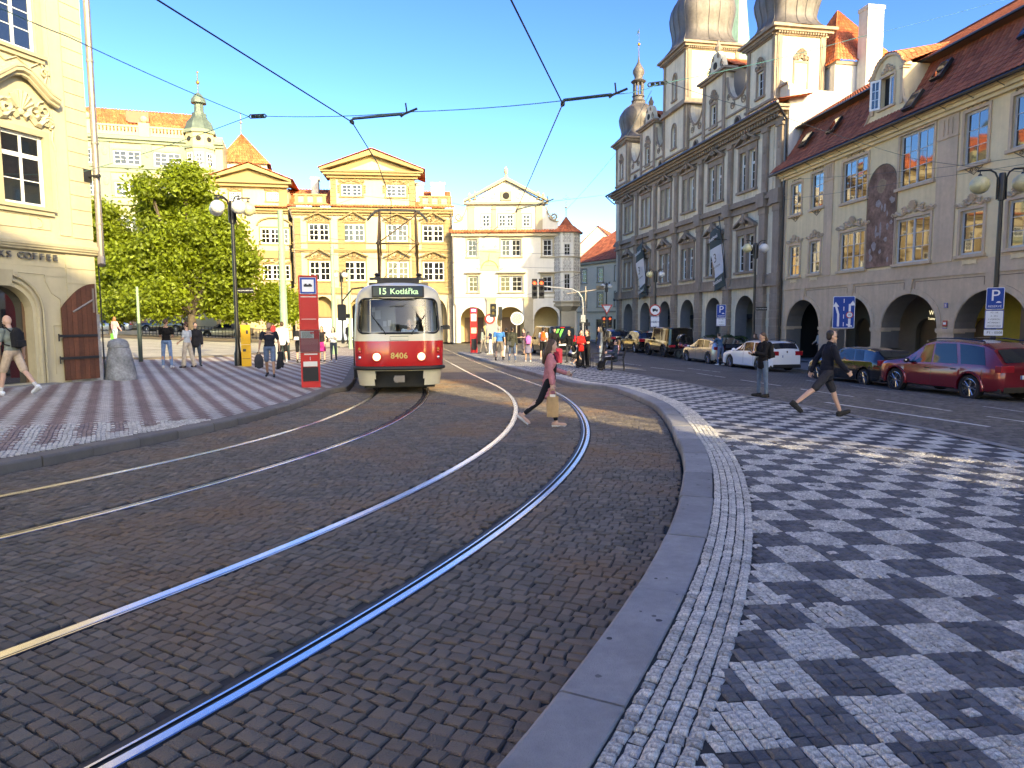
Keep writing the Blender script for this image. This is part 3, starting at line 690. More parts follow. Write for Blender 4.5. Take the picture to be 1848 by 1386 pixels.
def tiles(m, p00, p10, p11, p01, tw=.22, tl=.34, amp=.045, step=.02, seed=0, curve=None):
    """pantile roof: p00-p10 eave, p01-p11 ridge; curve(v)->offset along the normal"""
    a, b, c, d = map(Vector, (p00, p10, p11, p01)); wid = max((b-a).length, (c-d).length); ln = max((d-a).length, (c-b).length)
    nu, nv = max(2, int(wid/tw)), max(2, int(ln/tl)); r = random.Random(seed); N = (b-a).cross(d-a).normalized()
    if N.z < 0: N = -N
    rows = []
    for j in range(nv):
        for e in (0, 1):
            v = (j+e)/nv; L = a.lerp(d, v); R = b.lerp(c, v); o = (step if e == 0 else 0)+(curve(v) if curve else 0); row = []
            for i in range(nu*3+1):
                u = i/(nu*3); k = i % 3; h = amp*(0, .9, .9)[k]+o
                row.append(L.lerp(R, u)+N*h)
            rows.append(row)
    V = [p for row in rows for p in row]; w = nu*3+1; F = []; o0 = len(m.v)
    rnds = [[r.random() for _ in range(nu)] for _ in range(nv)]
    m.v += [tuple(p) for p in V]
    for q in range(len(rows)-1):
        j = q//2
        for i in range(nu*3):
            A = q*w+i; m.f.append((o0+A, o0+A+1, o0+A+w+1, o0+A+w)); m.mi.append(m.cur); m.rn.append(rnds[min(j, nv-1)][i//3])
    return m
def dentils(m, x0, x1, y, z, w, gap, h, d):
    n = max(1, int((x1-x0)/(w+gap)))
    for i in range(n):
        a = x0+(x1-x0)*i/n; m.box(a, a+w, y-d, y+.02, z-h, z)
RBA = math.atan2(-1, .112); RBZ = -.70
rb = thing('ochre_house', 'long ochre and brown baroque house with four visible arches and a faded wall painting', 'building', (17.0, 43.7, RBZ), RBA)
LEN = 36.
arches = [(.81,4.48),(5.62,9.2),(9.98,13.77),(14.74,18.45),(19.4,23.1),(24.,27.7),(28.6,32.3)]
zs, zt = 1.93, 3.6
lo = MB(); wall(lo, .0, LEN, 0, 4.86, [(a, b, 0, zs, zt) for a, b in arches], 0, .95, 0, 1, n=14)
lo.build('arcade_wall', ['trim_brown', 'arcade_grey'], rb)
upw = [(.92,2.14,5.07,6.9),(3.2,4.33,5.08,6.92),(6.24,8.42,5.02,7.03),(10.79,13.04,5.02,7.07),(14.81,16.02,5.06,6.86),(17.2,18.5,5.1,6.9),(20.4,22.6,5.02,7.05),(25,27.2,5.02,7.05),(29.5,31.7,5.02,7.05)]
upu = [(.93,2.13,8.74,10.58),(3.21,4.48,8.77,10.74),(6.28,8.41,8.58,10.72),(10.82,13.02,8.52,10.9),(14.77,16.0,8.67,10.8),(17.15,18.4,8.8,10.75),(20.4,22.6,8.55,10.8),(25,27.2,8.55,10.8),(29.5,31.7,8.55,10.8)]
up = MB(); wall(up, 0, LEN, 4.86, 11.5, [(a,b,c,d) for a,b,c,d in upw+upu], 0, .26)
up.build('wall', 'plaster_ochre', rb)
body = MB(); body.box(0, LEN, 1.4, 12, 4.86, 11.5); body.box(0, LEN, 4.6, 12, 0, 4.86); body.box(0, LEN, .97, 4.6, 4.3, 4.86)
body.box(-.02, 0, 0, 12, 0, 11.5)
body.build('core', 'dark', rb)
bk = MB()
for i, (a, b) in enumerate(arches):
    x0 = 0 if i == 0 else (arches[i-1][1]+a)/2; x1 = LEN if i == len(arches)-1 else (b+arches[i+1][0])/2
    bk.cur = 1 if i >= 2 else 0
    dw = (a+.6, a+2.1) if i % 2 == 0 else (a+1.2, a+2.9)
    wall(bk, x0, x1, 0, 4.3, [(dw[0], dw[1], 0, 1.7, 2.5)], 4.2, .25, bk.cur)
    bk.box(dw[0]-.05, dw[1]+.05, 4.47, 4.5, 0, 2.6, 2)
bk.build('arcade_back_wall', ['arcade_grey','arcade_yellow','win_brown'], rb)
ve = MB()
for i in range(len(arches)-1):
    x = (arches[i][1]+arches[i+1][0])/2; w2 = (arches[i+1][0]-arches[i][1])/2
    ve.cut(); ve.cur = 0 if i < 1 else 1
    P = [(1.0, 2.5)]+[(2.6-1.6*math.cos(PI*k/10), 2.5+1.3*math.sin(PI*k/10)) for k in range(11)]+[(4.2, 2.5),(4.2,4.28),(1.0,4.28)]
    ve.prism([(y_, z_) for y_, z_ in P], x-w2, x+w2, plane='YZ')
ve.build('passage_arch', ['arcade_grey','arcade_yellow'], rb)
fl = MB(); fl.box(0, LEN, 0, 4.2, -.02, .02); fl.build('passage_floor', 'th_grey', rb)
tr = MB()
ps = [(-.0,.81)]+[(arches[i][1], arches[i+1][0]) for i in range(len(arches)-1)]
for a, b in ps:
    tr.cut(); tr.box(a-.05, b+.05, -.07, .97, zs-.05, zs+.10); tr.box(a-.03, b+.03, -.045, .5, zs-.10, zs-.05)
    tr.box(a-.02, b+.03, -.04, .6, 0, .35)
tr.cut(); tr.box(0, LEN, -.06, .03, 4.26, 4.36); tr.box(0, LEN, -.035, .03, 4.36, 4.50)
for a, b in arches:
    tr.cut(); P = arch_pts(a-.22, b+.22, zs+.3, zt+.22, 18); P2 = arch_pts(a-.0, b+.0, zs+.10, zt, 18)
    for i in range(18):
        p, q, p2, q2 = P[i], P[i+1], P2[i], P2[i+1]
        tr.add([(p[0],-.035,p[1]),(q[0],-.035,q[1]),(q2[0],-.035,q2[1]),(p2[0],-.035,p2[1]),(p[0],.0,p[1]),(q[0],.0,q[1])], [(3,2,1,0),(0,1,5,4)])
    c = (a+b)/2; tr.prism([(c-.16,zt+.0),(c+.16,zt+.0),(c+.27,4.26),(c-.27,4.26)], -.075, .0)
tr.build('arcade_moulding', 'trim_brown', rb)
ln = MB()
for i in range(len(arches)-1):
    a, b = (arches[i][0]+arches[i][1])/2+.35, (arches[i+1][0]+arches[i+1][1])/2-.35
    ln.cut(); ln.box(a, b, -.012, .0, 4.12, 4.145); ln.box(a, a+.025, -.012, 0, 3.75, 4.12); ln.box(b-.025, b, -.012, 0, 3.75, 4.12)
ln.build('panel_line', 'trim_dark', rb)
st = MB()
for a, b in ((0,.42),(4.62,5.42),(13.3,14.45),(18.9,20.0),(23.3,24.4),(28,29)):
    st.cut(); st.box(a, b, -.045, .0, 4.88, 11.15)
    for k in range(3): st.box(a+(b-a)*(.25+.22*k), a+(b-a)*(.25+.22*k)+.05, -.075, -.045, 10.2, 10.85)
    st.box(a-.04, b+.04, -.09, 0, 10.05, 10.12)
for a, b, c, d in upw:
    st.cut(); st.box(a-.30, b+.30, -.03, 0, 4.88, c-.14)
st.build('pilaster_strip', 'trim_brown', rb)
su_ = MB()
for a, b, c, d in upw+upu: su_.cut(); surround(su_, a, b, c, d, .13, .05, .13, .13)
su_.build('window_surround', 'trim_brown', rb)
bow = MB()
for a, b, c, d in upw:
    if b-a > 1.6: continue
    x = (a+b)/2; w2 = .42; z = 4.98-.05
    z = c-.30
    bow.cut(); bow.add([(x-w2,-.042,z+.13),(x-w2*.5,-.042,z+.07),(x,-.042,z+.10),(x+w2*.5,-.042,z+.07),(x+w2,-.042,z+.13),(x+w2*.9,-.042,z),(x+w2,-.042,z-.13),(x+w2*.5,-.042,z-.07),(x,-.042,z-.10),(x-w2*.5,-.042,z-.07),(x-w2,-.042,z-.13),(x-w2*.9,-.042,z)], [tuple(range(11,-1,-1))])
bow.build('apron_panel', 'plaster_ochre', rb)
for i, (a, b, c, d) in enumerate(upw):
    m = MB(); x = (a+b)/2; wd = b-a+.5; cartouche(m, x, d+.14, wd, .62 if wd < 2 else .78, -.05, i, 1.3)
    for s in (-1, 1): spiral(m, x+s*wd*.5, d+.24, .12, 1.2, -.05, .03, s, 0)
    m.build('stucco_crest', 'trim_brown', rb)
for i, (a, b, c, d) in enumerate(upu):
    m = MB(); x = (a+b)/2; wd = min(b-a, 1.7)
    for s in (-1, 1):
        spiral(m, x+s*wd*.2, d+.20, .07, 1.1, -.02, .018, s, 0); spiral(m, x+s*wd*.4, d+.19, .05, 1.1, -.02, .016, s, PI/2)
    m.tube([(x-wd*.45,-.02,d+.17),(x-wd*.2,-.02,d+.24),(x,-.02,d+.2),(x+wd*.2,-.02,d+.24),(x+wd*.45,-.02,d+.17)], .016, 4)
    if b-a < 1.6:
        spiral(m, x-.12, c-.24, .10, 1.2, -.02, .022, -1); spiral(m, x+.12, c-.24, .10, 1.2, -.02, .022, 1); m.tube([(x-.45,-.02,c-.15),(x,-.02,c-.42),(x+.45,-.02,c-.15)], .02, 4)
    m.build('stucco_scroll', 'trim_dark', rb)
for a, b, c, d in upw+upu:
    wide = b-a > 1.6
    window(rb, a, b, c, d, leaves=2 if wide else 1, px=2, pz=3, fm='win_grey', panes=(b < 19), y=.07, mull=.06 if wide else 0, fw=.06, mw=.03)
rm = MB()
for a, b, c, d in upw+upu: rm.cut(); room(rm, a, b, c, d, .24, 1.2)
rm.build('room', 'dark', rb)
P = arch_pts(8.52, 10.74, 8.75, 9.9, 14)
mp = MB(); mp.prism([(8.52,5.0),(10.74,5.0)]+P[::-1], -.03, .0); mu = mp.build('mural', 'mural', rb, label='faded brown wall painting with round top')
mf = MB()
for i in range(15): mf.add([], [])
def flat_blob(m, pts, y): m.add([(p[0], y, p[1]) for p in pts], [tuple(range(len(pts)))[::-1]])
rr = random.Random(5)
def blob(cx, cz, rx, rz, n=14, j=.18):
    return [(cx+rx*math.cos(2*PI*k/n)*(1+rr.uniform(-j,j)), cz+rz*math.sin(2*PI*k/n)*(1+rr.uniform(-j,j))) for k in range(n)]
flat_blob(mf, blob(9.62, 6.75, .07, .42)[::-1], -.034)
for k in range(16): flat_blob(mf, blob(9.63+rr.uniform(-.8,.8), rr.uniform(5.3,8.6), rr.uniform(.05,.2), rr.uniform(.06,.22), 10, .35)[::-1], -.0345-.0002*k)
mf.build('painted_figure', 'mural_fig', mu)
mg = MB(); flat_blob(mg, blob(9.6, 8.9, .34, .36)[::-1], -.034); mg.build('painted_glow', 'mural_glow', mu)
mfr = MB(); Pq = [(8.52,5.0)]+P+[(10.74,5.0),(8.52,5.0)]; mfr.tube([(p[0],-.03,p[1]) for p in Pq], .035, 4); mfr.build('mural_frame', 'trim_dark', rb)
co = MB(); co.box(-.1, LEN, -.30, .05, 11.15, 11.3); co.box(-.1, LEN, -.42, .05, 11.3, 11.42); co.box(-.1, LEN, -.16, .03, 11.0, 11.15)
co.build('cornice', 'plaster_ochre', rb)
gu = MB(); gu.tube([(-.75,-.62,11.43),(LEN,-.62,11.43)], .085, 8); gu.build('gutter', 'black_paint', rb)
br = MB()
for k in range(24): br.cut(); x = .5+k*1.5; br.tube([(x,-.62,11.33),(x,-.3,11.20),(x-.35,-.02,11.10)], .015, 4)
br.build('gutter_bracket', 'iron', rb)
rf = MB(); cv = lambda v: -.16*math.sin(PI*v)
tiles(rf, (-.75,-.66,11.5), (LEN,-.66,11.5), (LEN,1.25,14.25), (-.75,1.25,14.25), .235, .33, .045, .022, 1, cv)
rf.build('lower_roof', 'tile_red', rb)
rf = MB(); tiles(rf, (-.75,.75,14.3), (LEN,.75,14.3), (LEN,6.6,17.75), (-.75,6.6,17.75), .235, .33, .045, .022, 2); rf.build('upper_roof', 'tile_red', rb)
sub = MB(); sub.prism([(-.6,11.45),(-.30,11.72),(.55,12.72),(1.20,14.0),(1.24,14.18),(.78,14.26),(6.6,17.7),(12.5,14.2),(12.5,11.45)], -.74, LEN-.02, plane='YZ'); sub.build('roof_core', 'win_brown', rb)
bo = MB(); bo.tube([(-.75,.70,14.27),(LEN,.70,14.27)], .07, 6); bo.build('upper_gutter', 'black_paint', rb)
rt = MB(); rt.tube([(-.75,6.6,17.8),(LEN,6.6,17.8)], .10, 8); rt.build('ridge_tile', 'tile_red', rb)
for x, v in ((2.0,.52),(4.8,.55),(12.7,.62),(17.3,.62),(12.0,.22)):
    y = -.66+1.91*v; z = 11.5+2.75*v; sl = math.atan2(2.75,1.91)
    M = Matrix.Translation((x, y-.10, z+.05)) @ Matrix.Rotation(sl, 4, 'X')
    m = MB(); m.box(-.33,.33,-.48,.48,-.05,.10, M=M); o = m.build('skylight', 'black_paint', rb)
    m = MB(); m.box(-.25,.25,-.40,.40,.10,.108, M=M); m.build('pane', 'glass', o)
dx = 9.85; yf = -.12
def dp(pts): return [(dx+p[0], p[1]) for p in pts]
half = [(1.75,11.75),(1.72,12.0),(1.45,12.25),(1.22,12.6),(1.15,13.0),(1.15,14.0),(1.3,14.05),(1.28,14.2),(1.05,14.3),(.9,14.55),(.6,14.78),(.3,14.9)]
poly = dp(half)+dp([(-x,z) for x,z in half[::-1]])
dm = MB()
wx0, wx1, wz0, wz1 = dx-.48, dx+.48, 12.55, 13.95
R = [p for p in poly if p[0] > dx]; Lh = [p for p in poly if p[0] < dx]
dm.prism([(wx1,11.75)]+[p for p in R if p[1] >= 11.75]+[(wx1,14.9)][:0]+[(wx1,14.83)], yf, yf+.25)
dm.prism([(wx0,14.83)]+[p for p in Lh]+[(wx0,11.75)], yf, yf+.25)
dm.box(wx0, wx1, yf, yf+.25, 11.75, wz0); dm.prism([(wx0,wz1),(wx1,wz1),(wx1,14.83),(dx+.3,14.9),(dx-.3,14.9),(wx0,14.83)], yf, yf+.25)
for s in (-1, 1): dm.box(*(sorted((dx+s*1.12, dx+s*.9))), yf+.25, 2.6, 11.9, 14.2)
dmo = dm.build('dormer', 'plaster_ochre', rb)
m = MB(); surround(m, wx0, wx1, wz0, wz1, .10, .05, .1, .1, yf)
for s in (-1,1):
    m.box(*sorted((dx+s*.98, dx+s*1.16)), yf-.07, yf, 12.4, 13.95); m.box(*sorted((dx+s*.92, dx+s*1.22)), yf-.11, yf+.26, 13.95, 14.08)
    m.tube([(dx+s*x, yf-.02, z) for x, z in half[:5]], .06, 5)
m.tube([(x, yf-.04, z) for x, z in dp([(1.3,14.1),(1.1,14.22),(.92,14.5),(.62,14.76),(.3,14.88),(0,14.92),(-.3,14.88),(-.62,14.76),(-.92,14.5),(-1.1,14.22),(-1.3,14.1)])], .085, 6)
m.box(dx-1.6, dx+1.6, yf-.04, yf, 11.8, 12.1)
cartouche(m, dx, 14.12, 1.0, .5, yf-.03, 3)
m.build('dormer_trim', 'trim_brown', dmo)
window(dmo, wx0+.5, wx1, wz0, wz1, leaves=1, px=1, pz=1, fm='win_white', y=yf+.08)
lf_ = window(dmo, 0, .48, 0, wz1-wz0, leaves=1, px=2, pz=3, fm='win_white', y=0, label='open white casement leaf'); lf_.location = (wx0, yf-.02, wz0); lf_.rotation_euler = (0,0,math.radians(215))
m = MB(); m.box(wx0, wx1, yf+.2, yf+.25, wz0, wz1); m.build('room', 'dark', dmo)
rf = MB()
N = 7; top_ = dp([(-1.4,14.12),(-1.08,14.3),(-.92,14.58),(-.62,14.84),(0,15.0),(.62,14.84),(.92,14.58),(1.08,14.3),(1.4,14.12)])
for i in range(len(top_)-1):
    p, q = top_[i], top_[i+1]; ap = (dx, 3.6, 15.7)
    tiles(rf, (p[0], yf-.12, p[1]), (q[0], yf-.12, q[1]), (ap[0]+.3*(q[0]-dx), ap[1], ap[2]), (ap[0]+.3*(p[0]-dx), ap[1], ap[2]), .2, .3, .04, .02, i)
rf.build('dormer_roof', 'tile_orange', dmo)
def plate(root, x, z, w, h, m_, y=-.05, name='plate', label=None):
    o = MB().box(x-w/2, x+w/2, y, y+.03, z-h/2, z+h/2).build(name, m_, root, label=label); return o
mat('enamel_blue', (.03,.09,.30), .3, coat=.5); mat('enamel_red', (.50,.03,.03), .3, coat=.5); mat('enamel_white', (.75,.75,.75), .35); mat('sign_yellow', (.70,.42,.03), .4)
mat('lit_white', (.8,.8,.75), .5, emit=((1,.95,.85), .3))
o = plate(rb, 14.25, 3.02, .2, .22, 'enamel_blue', name='number_plate'); text('number', '5', .14, 'enamel_white', o, (14.25,-.053,3.02))
o = plate(rb, 14.25, 2.25, .24, .26, 'enamel_red', name='number_plate'); MB().box(14.25-.08,14.25+.08,-.053,-.05,2.2,2.3).build('emblem', 'enamel_white', o)
o = plate(rb, 14.25, 2.02, .24, .1, 'enamel_blue', name='number_plate')
text('lettering', 'WC', .34, 'lit_white', rb, (8.45, 3.9, 2.75)); text('lettering', 'Toalety', .17, 'lit_white', rb, (8.35, 3.9, 2.45))
o = plate(rb, 18.1, 1.45, .34, .30, 'sign_yellow', y=1.3, name='notice'); MB().tube([(17.98,1.28,1.40),(18.06,1.28,1.50),(18.12,1.28,1.42),(18.2,1.28,1.5)], .014, 4).build('emblem', 'black_paint', o)
plate(rb, 17.75, 1.0, .24, .4, 'enamel_white', y=1.3, name='notice')
m = MB(); m.box(16.6,18.4,1.34,1.38,0,3.4); m.build('shop_front', 'win_brown', rb)
TD = Vector((-.189, 1)).normalized(); TP = Vector((17.0,43.7))+TD*31.2; THZ = -.72
th = thing('town_hall', 'grey-brown renaissance town hall with six arches and three dark domed towers', 'building', (TP.x, TP.y, THZ), math.atan2(-TD.y, -TD.x))
TL = 31.2; bays = [3.8+4.6*i for i in range(6)]
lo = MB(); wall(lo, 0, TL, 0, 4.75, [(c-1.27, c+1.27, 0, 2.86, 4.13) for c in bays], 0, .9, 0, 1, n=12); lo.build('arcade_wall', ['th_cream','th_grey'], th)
F1 = [(c-1.08, c-.14, 5.78, 8.28) for c in bays]+[(c+.14, c+1.08, 5.78, 8.28) for c in bays]
F2 = [(c-1.02, c-.16, 11.28, 13.9) for c in bays]+[(c+.16, c+1.02, 11.28, 13.9) for c in bays]
up = MB(); wall(up, 0, TL, 4.75, 15.4, F1+F2, 0, .3); up.build('wall', 'th_cream', th)
m = MB(); m.box(.02, TL-.02, 1.5, 13, 4.6, 15.6); m.box(.02, TL-.02, 4, 13, 0, 4.6); m.build('core', 'dark', th)
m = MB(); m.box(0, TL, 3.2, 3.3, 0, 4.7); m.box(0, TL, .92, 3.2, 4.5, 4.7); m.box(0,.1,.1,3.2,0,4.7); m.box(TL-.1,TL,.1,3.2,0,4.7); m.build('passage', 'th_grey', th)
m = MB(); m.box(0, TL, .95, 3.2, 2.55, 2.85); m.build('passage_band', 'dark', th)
for x in (8.2, 17.6):
    o = MB().box(x-.55,x+.55,3.12,3.2,.9,2.0).build('notice_case', 'black_paint', th); MB().box(x-.42,x+.42,3.10,3.12,1.0,1.9).build('sheet', 'win_grey', o)
s_ = MB()
for x0, x1, z0, z1, p in ((-.05,TL+.05,4.62,4.78,.30),(0,TL,4.78,5.28,.14),(0,TL,5.28,5.38,.20),(-.05,TL+.05,9.75,9.95,.20),(0,TL,9.95,10.22,.12),(-.06,TL+.06,10.22,10.42,.36),(0,TL,10.42,10.62,.24)):
    s_.cut(); s_.box(x0, x1, -p, .02, z0, z1)
s_.build('string_course', 'th_stone', th)
s_ = MB()
PX = [1.5]+[(bays[i]+bays[i+1])/2 for i in range(5)]+[29.1, 30.75]
for i, x in enumerate(PX):
    w2 = .42; s_.cut()
    for k in range(9): s_.box(x-w2-.04*(k%2), x+w2+.04*(k%2), -.27, .0, k*.513, k*.513+.50)
    s_.box(x-w2-.03, x+w2+.03, -.36, 0, 4.6, 5.42); s_.box(x-w2+.06, x+w2-.06, -.24, 0, 5.42, 9.3); s_.box(x-w2, x+w2, -.28, 0, 9.3, 9.75); s_.box(x-w2-.06, x+w2+.06, -.46, 0, 9.75, 10.64)
    s_.box(x-w2+.12, x+w2-.12, -.16, 0, 10.62, 14.5); s_.box(x-w2+.18, x+w2-.18, -.19, -.16, 10.95, 14.2)
    for z in (11.6, 13.4): s_.ball((x,-.2,z), .14, 6, 4, sy=.5, sz=2.0)
    s_.box(x-w2+.04, x+w2-.04, -.24, 0, 14.5, 14.75)
s_.build('pilaster', 'th_stone', th)
for i, c in enumerate(bays):
    for k, (z0, z1, wd) in enumerate(((5.78,8.28,1.08),(11.28,13.9,1.02))):
        m = MB(); m.box(c-wd-.2, c-wd, -.10, .1, z0, z1+.1); m.box(c+wd, c+wd+.2, -.10, .1, z0, z1+.1); m.box(c-.15, c+.15, -.10, .28, z0, z1+.1)
        m.box(c-wd-.28, c+wd+.28, -.20, .1, z0-.16, z0); m.box(c-wd-.2, c+wd+.2, -.10, 0, z1+.0, z1+.42)
        zb = z1+.42; m.box(c-wd-.34, c+wd+.34, -.26, 0, zb, zb+.1)
        for s in (-1,1):   # broken pediment
            x1 = c+s*(wd+.36); x0 = c+s*.22
            P = [(x1,zb+.1),(x1,zb+.2),(x0,zb+.78),(x0,zb+.62)]; P = P if s > 0 else P[::-1]
            m.prism(P, -.34, 0)
            P = [(x1-s*.3,zb+.1),(x0,zb+.6),(x0,zb+.1)]; P = P if s > 0 else P[::-1]
            m.prism(P, -.06, 0)
        m.box(c-.14, c+.14, -.36, 0, zb+.3, zb+.98); m.ball((c-.16,-.34,zb+.42),.13,6,4); m.ball((c+.2,-.34,zb+.42),.13,6,4)
        m.tube([(c+wd+.34,-.5,zb+.32),(c+.2,-.5,zb+.92)],.02,4); m.tube([(c+wd+.34,-.5,zb+.32),(c+wd+.34,0,zb+.32)],.02,4)
        m.build('window_surround', 'th_stone', th)
for a,b,c,d in F1+F2: window(th, a, b, c, d, leaves=1, px=2, pz=4, fm='win_white', gm='glass_dark', y=.17, transom=.66, fw=.08, mw=.03)
m = MB()
for a,b,c,d in F1+F2: m.cut(); room(m, a,b,c,d,.28,1.4)
m.build('room','dark',th)
co = MB(); co.box(-.1,TL+.1,-.2,.02,14.75,15.0); co.box(-.3,TL+.3,-.62,.02,15.25,15.42); co.box(-.4,TL+.4,-.85,.02,15.42,15.58); dentils(co, 0, TL, -.2, 15.25, .16, .17, .24, .26)
co.build('cornice', 'th_stone', th)
m = MB(); m.tube([(-.75,-.98,15.62),(TL+.6,-.98,15.62)], .09, 7); m.tube([(TL+.5,-.98,15.6),(TL+.35,-.5,15.1),(TL+.25,-.12,14.7),(TL+.16,-.12,9),(TL+.16,-.12,.2)], .07, 6); m.tube([(-.7,-.98,15.6),(-.55,-.3,14.95),(-.2,-.1,14.7)], .06, 6); m.build('gutter','black_paint',th)
rf = MB(); tiles(rf, (-.7,-1.0,15.66),(TL+.6,-1.0,15.66),(TL+.6,.25,16.05),(-.7,.25,16.05),.24,.34,.045,.02,5); rf.build('eave_tiles','tile_red',th)
rf = MB(); tiles(rf, (TL-.4,-.9,15.75),(TL+.75,-.9,15.75),(TL+.75,1.4,16.2),(TL-.4,1.4,16.2),.24,.34,.05,.02,6); rf.build('corner_tiles','tile_orange',th)
ya = .22
def dip(xa, xb, zt_, zb): return [((xa+xb)/2+(xb-xa)/2*math.cos(PI*k/10), zt_-(zt_-zb)*math.sin(PI*k/10)) for k in range(11)]  # right to left
T = {'near':(26.5,29.95),'mid':(12.3,16.9),'far':(-.05,3.35)}; Gb = [(6.5,10.1),(19.6,23.2)]
at = MB()
segs = [(3.35,6.5),(10.1,12.3),(16.9,19.6),(23.2,26.5)]
for a, b in segs:
    at.cut(); at.prism([(a,15.7),(b,15.7),(b,19.9)]+dip(a+.05,b-.05,19.9,18.0)+[(a,19.9)], ya, ya+.45)
at.cut(); at.prism([(29.95,15.7),(31.0,15.7),(31.0,16.9),(29.95,17.6)], ya, ya+.45)
at.build('attic_wall','th_cream',th)
m = MB()
for a, b in segs:
    D = dip(a+.05,b-.05,19.9,18.0); m.tube([(x,ya-.02,z) for x,z in D], .09, 5)
    c = (a+b)/2
    for s in (-1,1): spiral(m, c+s*(b-a)*.24, 17.75, .36, 1.7, ya-.03, .05, s, PI/2, 18); spiral(m, c+s*(b-a)*.4, 18.5, .24, 1.5, ya-.03, .045, s, -PI/2, 16)
m.box(-.1, 31.0, ya-.12, ya, 17.0, 17.12); m.box(-.1,31.0,ya-.08,ya,15.7,16.0)
m.build('attic_trim','th_stone',th)
for a, b in segs:
    c = (a+b)/2; m = MB(); P = arch_pts(c-.42,c+.42,16.25,16.75,10); m.prism([(c-.42,15.95),(c+.42,15.95)]+P[::-1], ya-.04, ya); o = m.build('oculus','void',th)
    m = MB(); m.tube([(p[0],ya-.05,p[1]) for p in [(c-.42,15.95)]+P+[(c+.42,15.95)]], .07, 5); m.build('oculus_frame','th_stone',o)
    m = MB(); m.prism([(.5,16.0),(5.5,19.6),(5.5,16.0)], a, b, plane='YZ'); m.build('roof_slope','copper',th)
    m = MB(); m.lathe([(.10,0),(.10,.5),(.16,.55),(.16,.7),(.09,.75),(.09,1.1)], 8, (b-.9,ya+.8,17.6)); m.build('vent','copper',th)
for a, b in Gb:
    c = (a+b)/2; h2 = (b-a)/2; m = MB(); wx = .42
    wall(m, a, b, 15.7, 20.35, [(c-wx,c+wx,16.95,18.55)], ya-.1, .3); m.box(a,b,ya+.22,ya+.5,15.7,20.35)
    for x in (a, b): m.add([(x,ya-.1,15.7),(x,ya+.5,15.7),(x,ya+.5,20.35),(x,ya-.1,20.35)], [(0,1,2,3)])
    P = [(a+.1,20.6),(b-.1,20.6),(b-.35,20.9),(b-.75,21.1),(c+.75,21.9),(c+.35,22.3),(c-.35,22.3),(c-.75,21.9),(a+.75,21.1),(a+.35,20.9)]
    m.prism(P, ya-.05, ya+.4); m.build('gable','th_cream',th)
    m = MB(); m.box(a-.25,b+.25,ya-.35,ya+.6,20.35,20.5); m.box(a-.4,b+.4,ya-.5,ya+.6,20.5,20.66)
    for s in (-1,1): m.box(*sorted((c+s*(h2-.02),c+s*(h2-.4))), ya-.2, ya-.1, 15.7, 20.35); spiral(m, c+s*1.05, 21.2, .30, 1.5, ya-.08, .05, s, PI/2); spiral(m, c+s*.45, 21.95, .18, 1.3, ya-.08, .04, s, PI/2)
    surround(m, c-wx, c+wx, 16.95, 18.55, .15, .08, .15, .12, ya-.1)
    cartouche(m, c, 18.75, 1.2, 1.1, ya-.14, 5); m.box(a,b,ya-.22,ya-.1,16.55,16.65); m.lathe([(.12,0),(.2,.15),(.26,.4),(.12,.65),(.05,.9)],8,(c,ya+.15,22.3))
    m.build('gable_trim','th_stone',th)
    m = MB(); m.lathe([(.26,-.06),(.26,.0)],14,(c,ya-.06,21.35),axis='Y'); o = m.build('oculus','void',th)
    window(th, c-wx, c+wx, 16.95, 18.55, leaves=1, px=2, pz=3, gm='glass_dark', y=ya, fw=.06)
    rf = MB(); zr = 20.75
    for s in (-1,1): tiles(rf, (c+s*(h2+.3),ya+.5,zr),(c+s*(h2+.3),5,zr),(c,5,zr+1.2),(c,ya+.5,zr+1.2),.24,.34,.045,.02,int(a))
    rf.build('gable_roof','tile_orange',th)
    m = MB(); m.box(a+.05,b-.05,ya+.5,5,15.7,20.7); m.build('gable_core','th_grey',th)
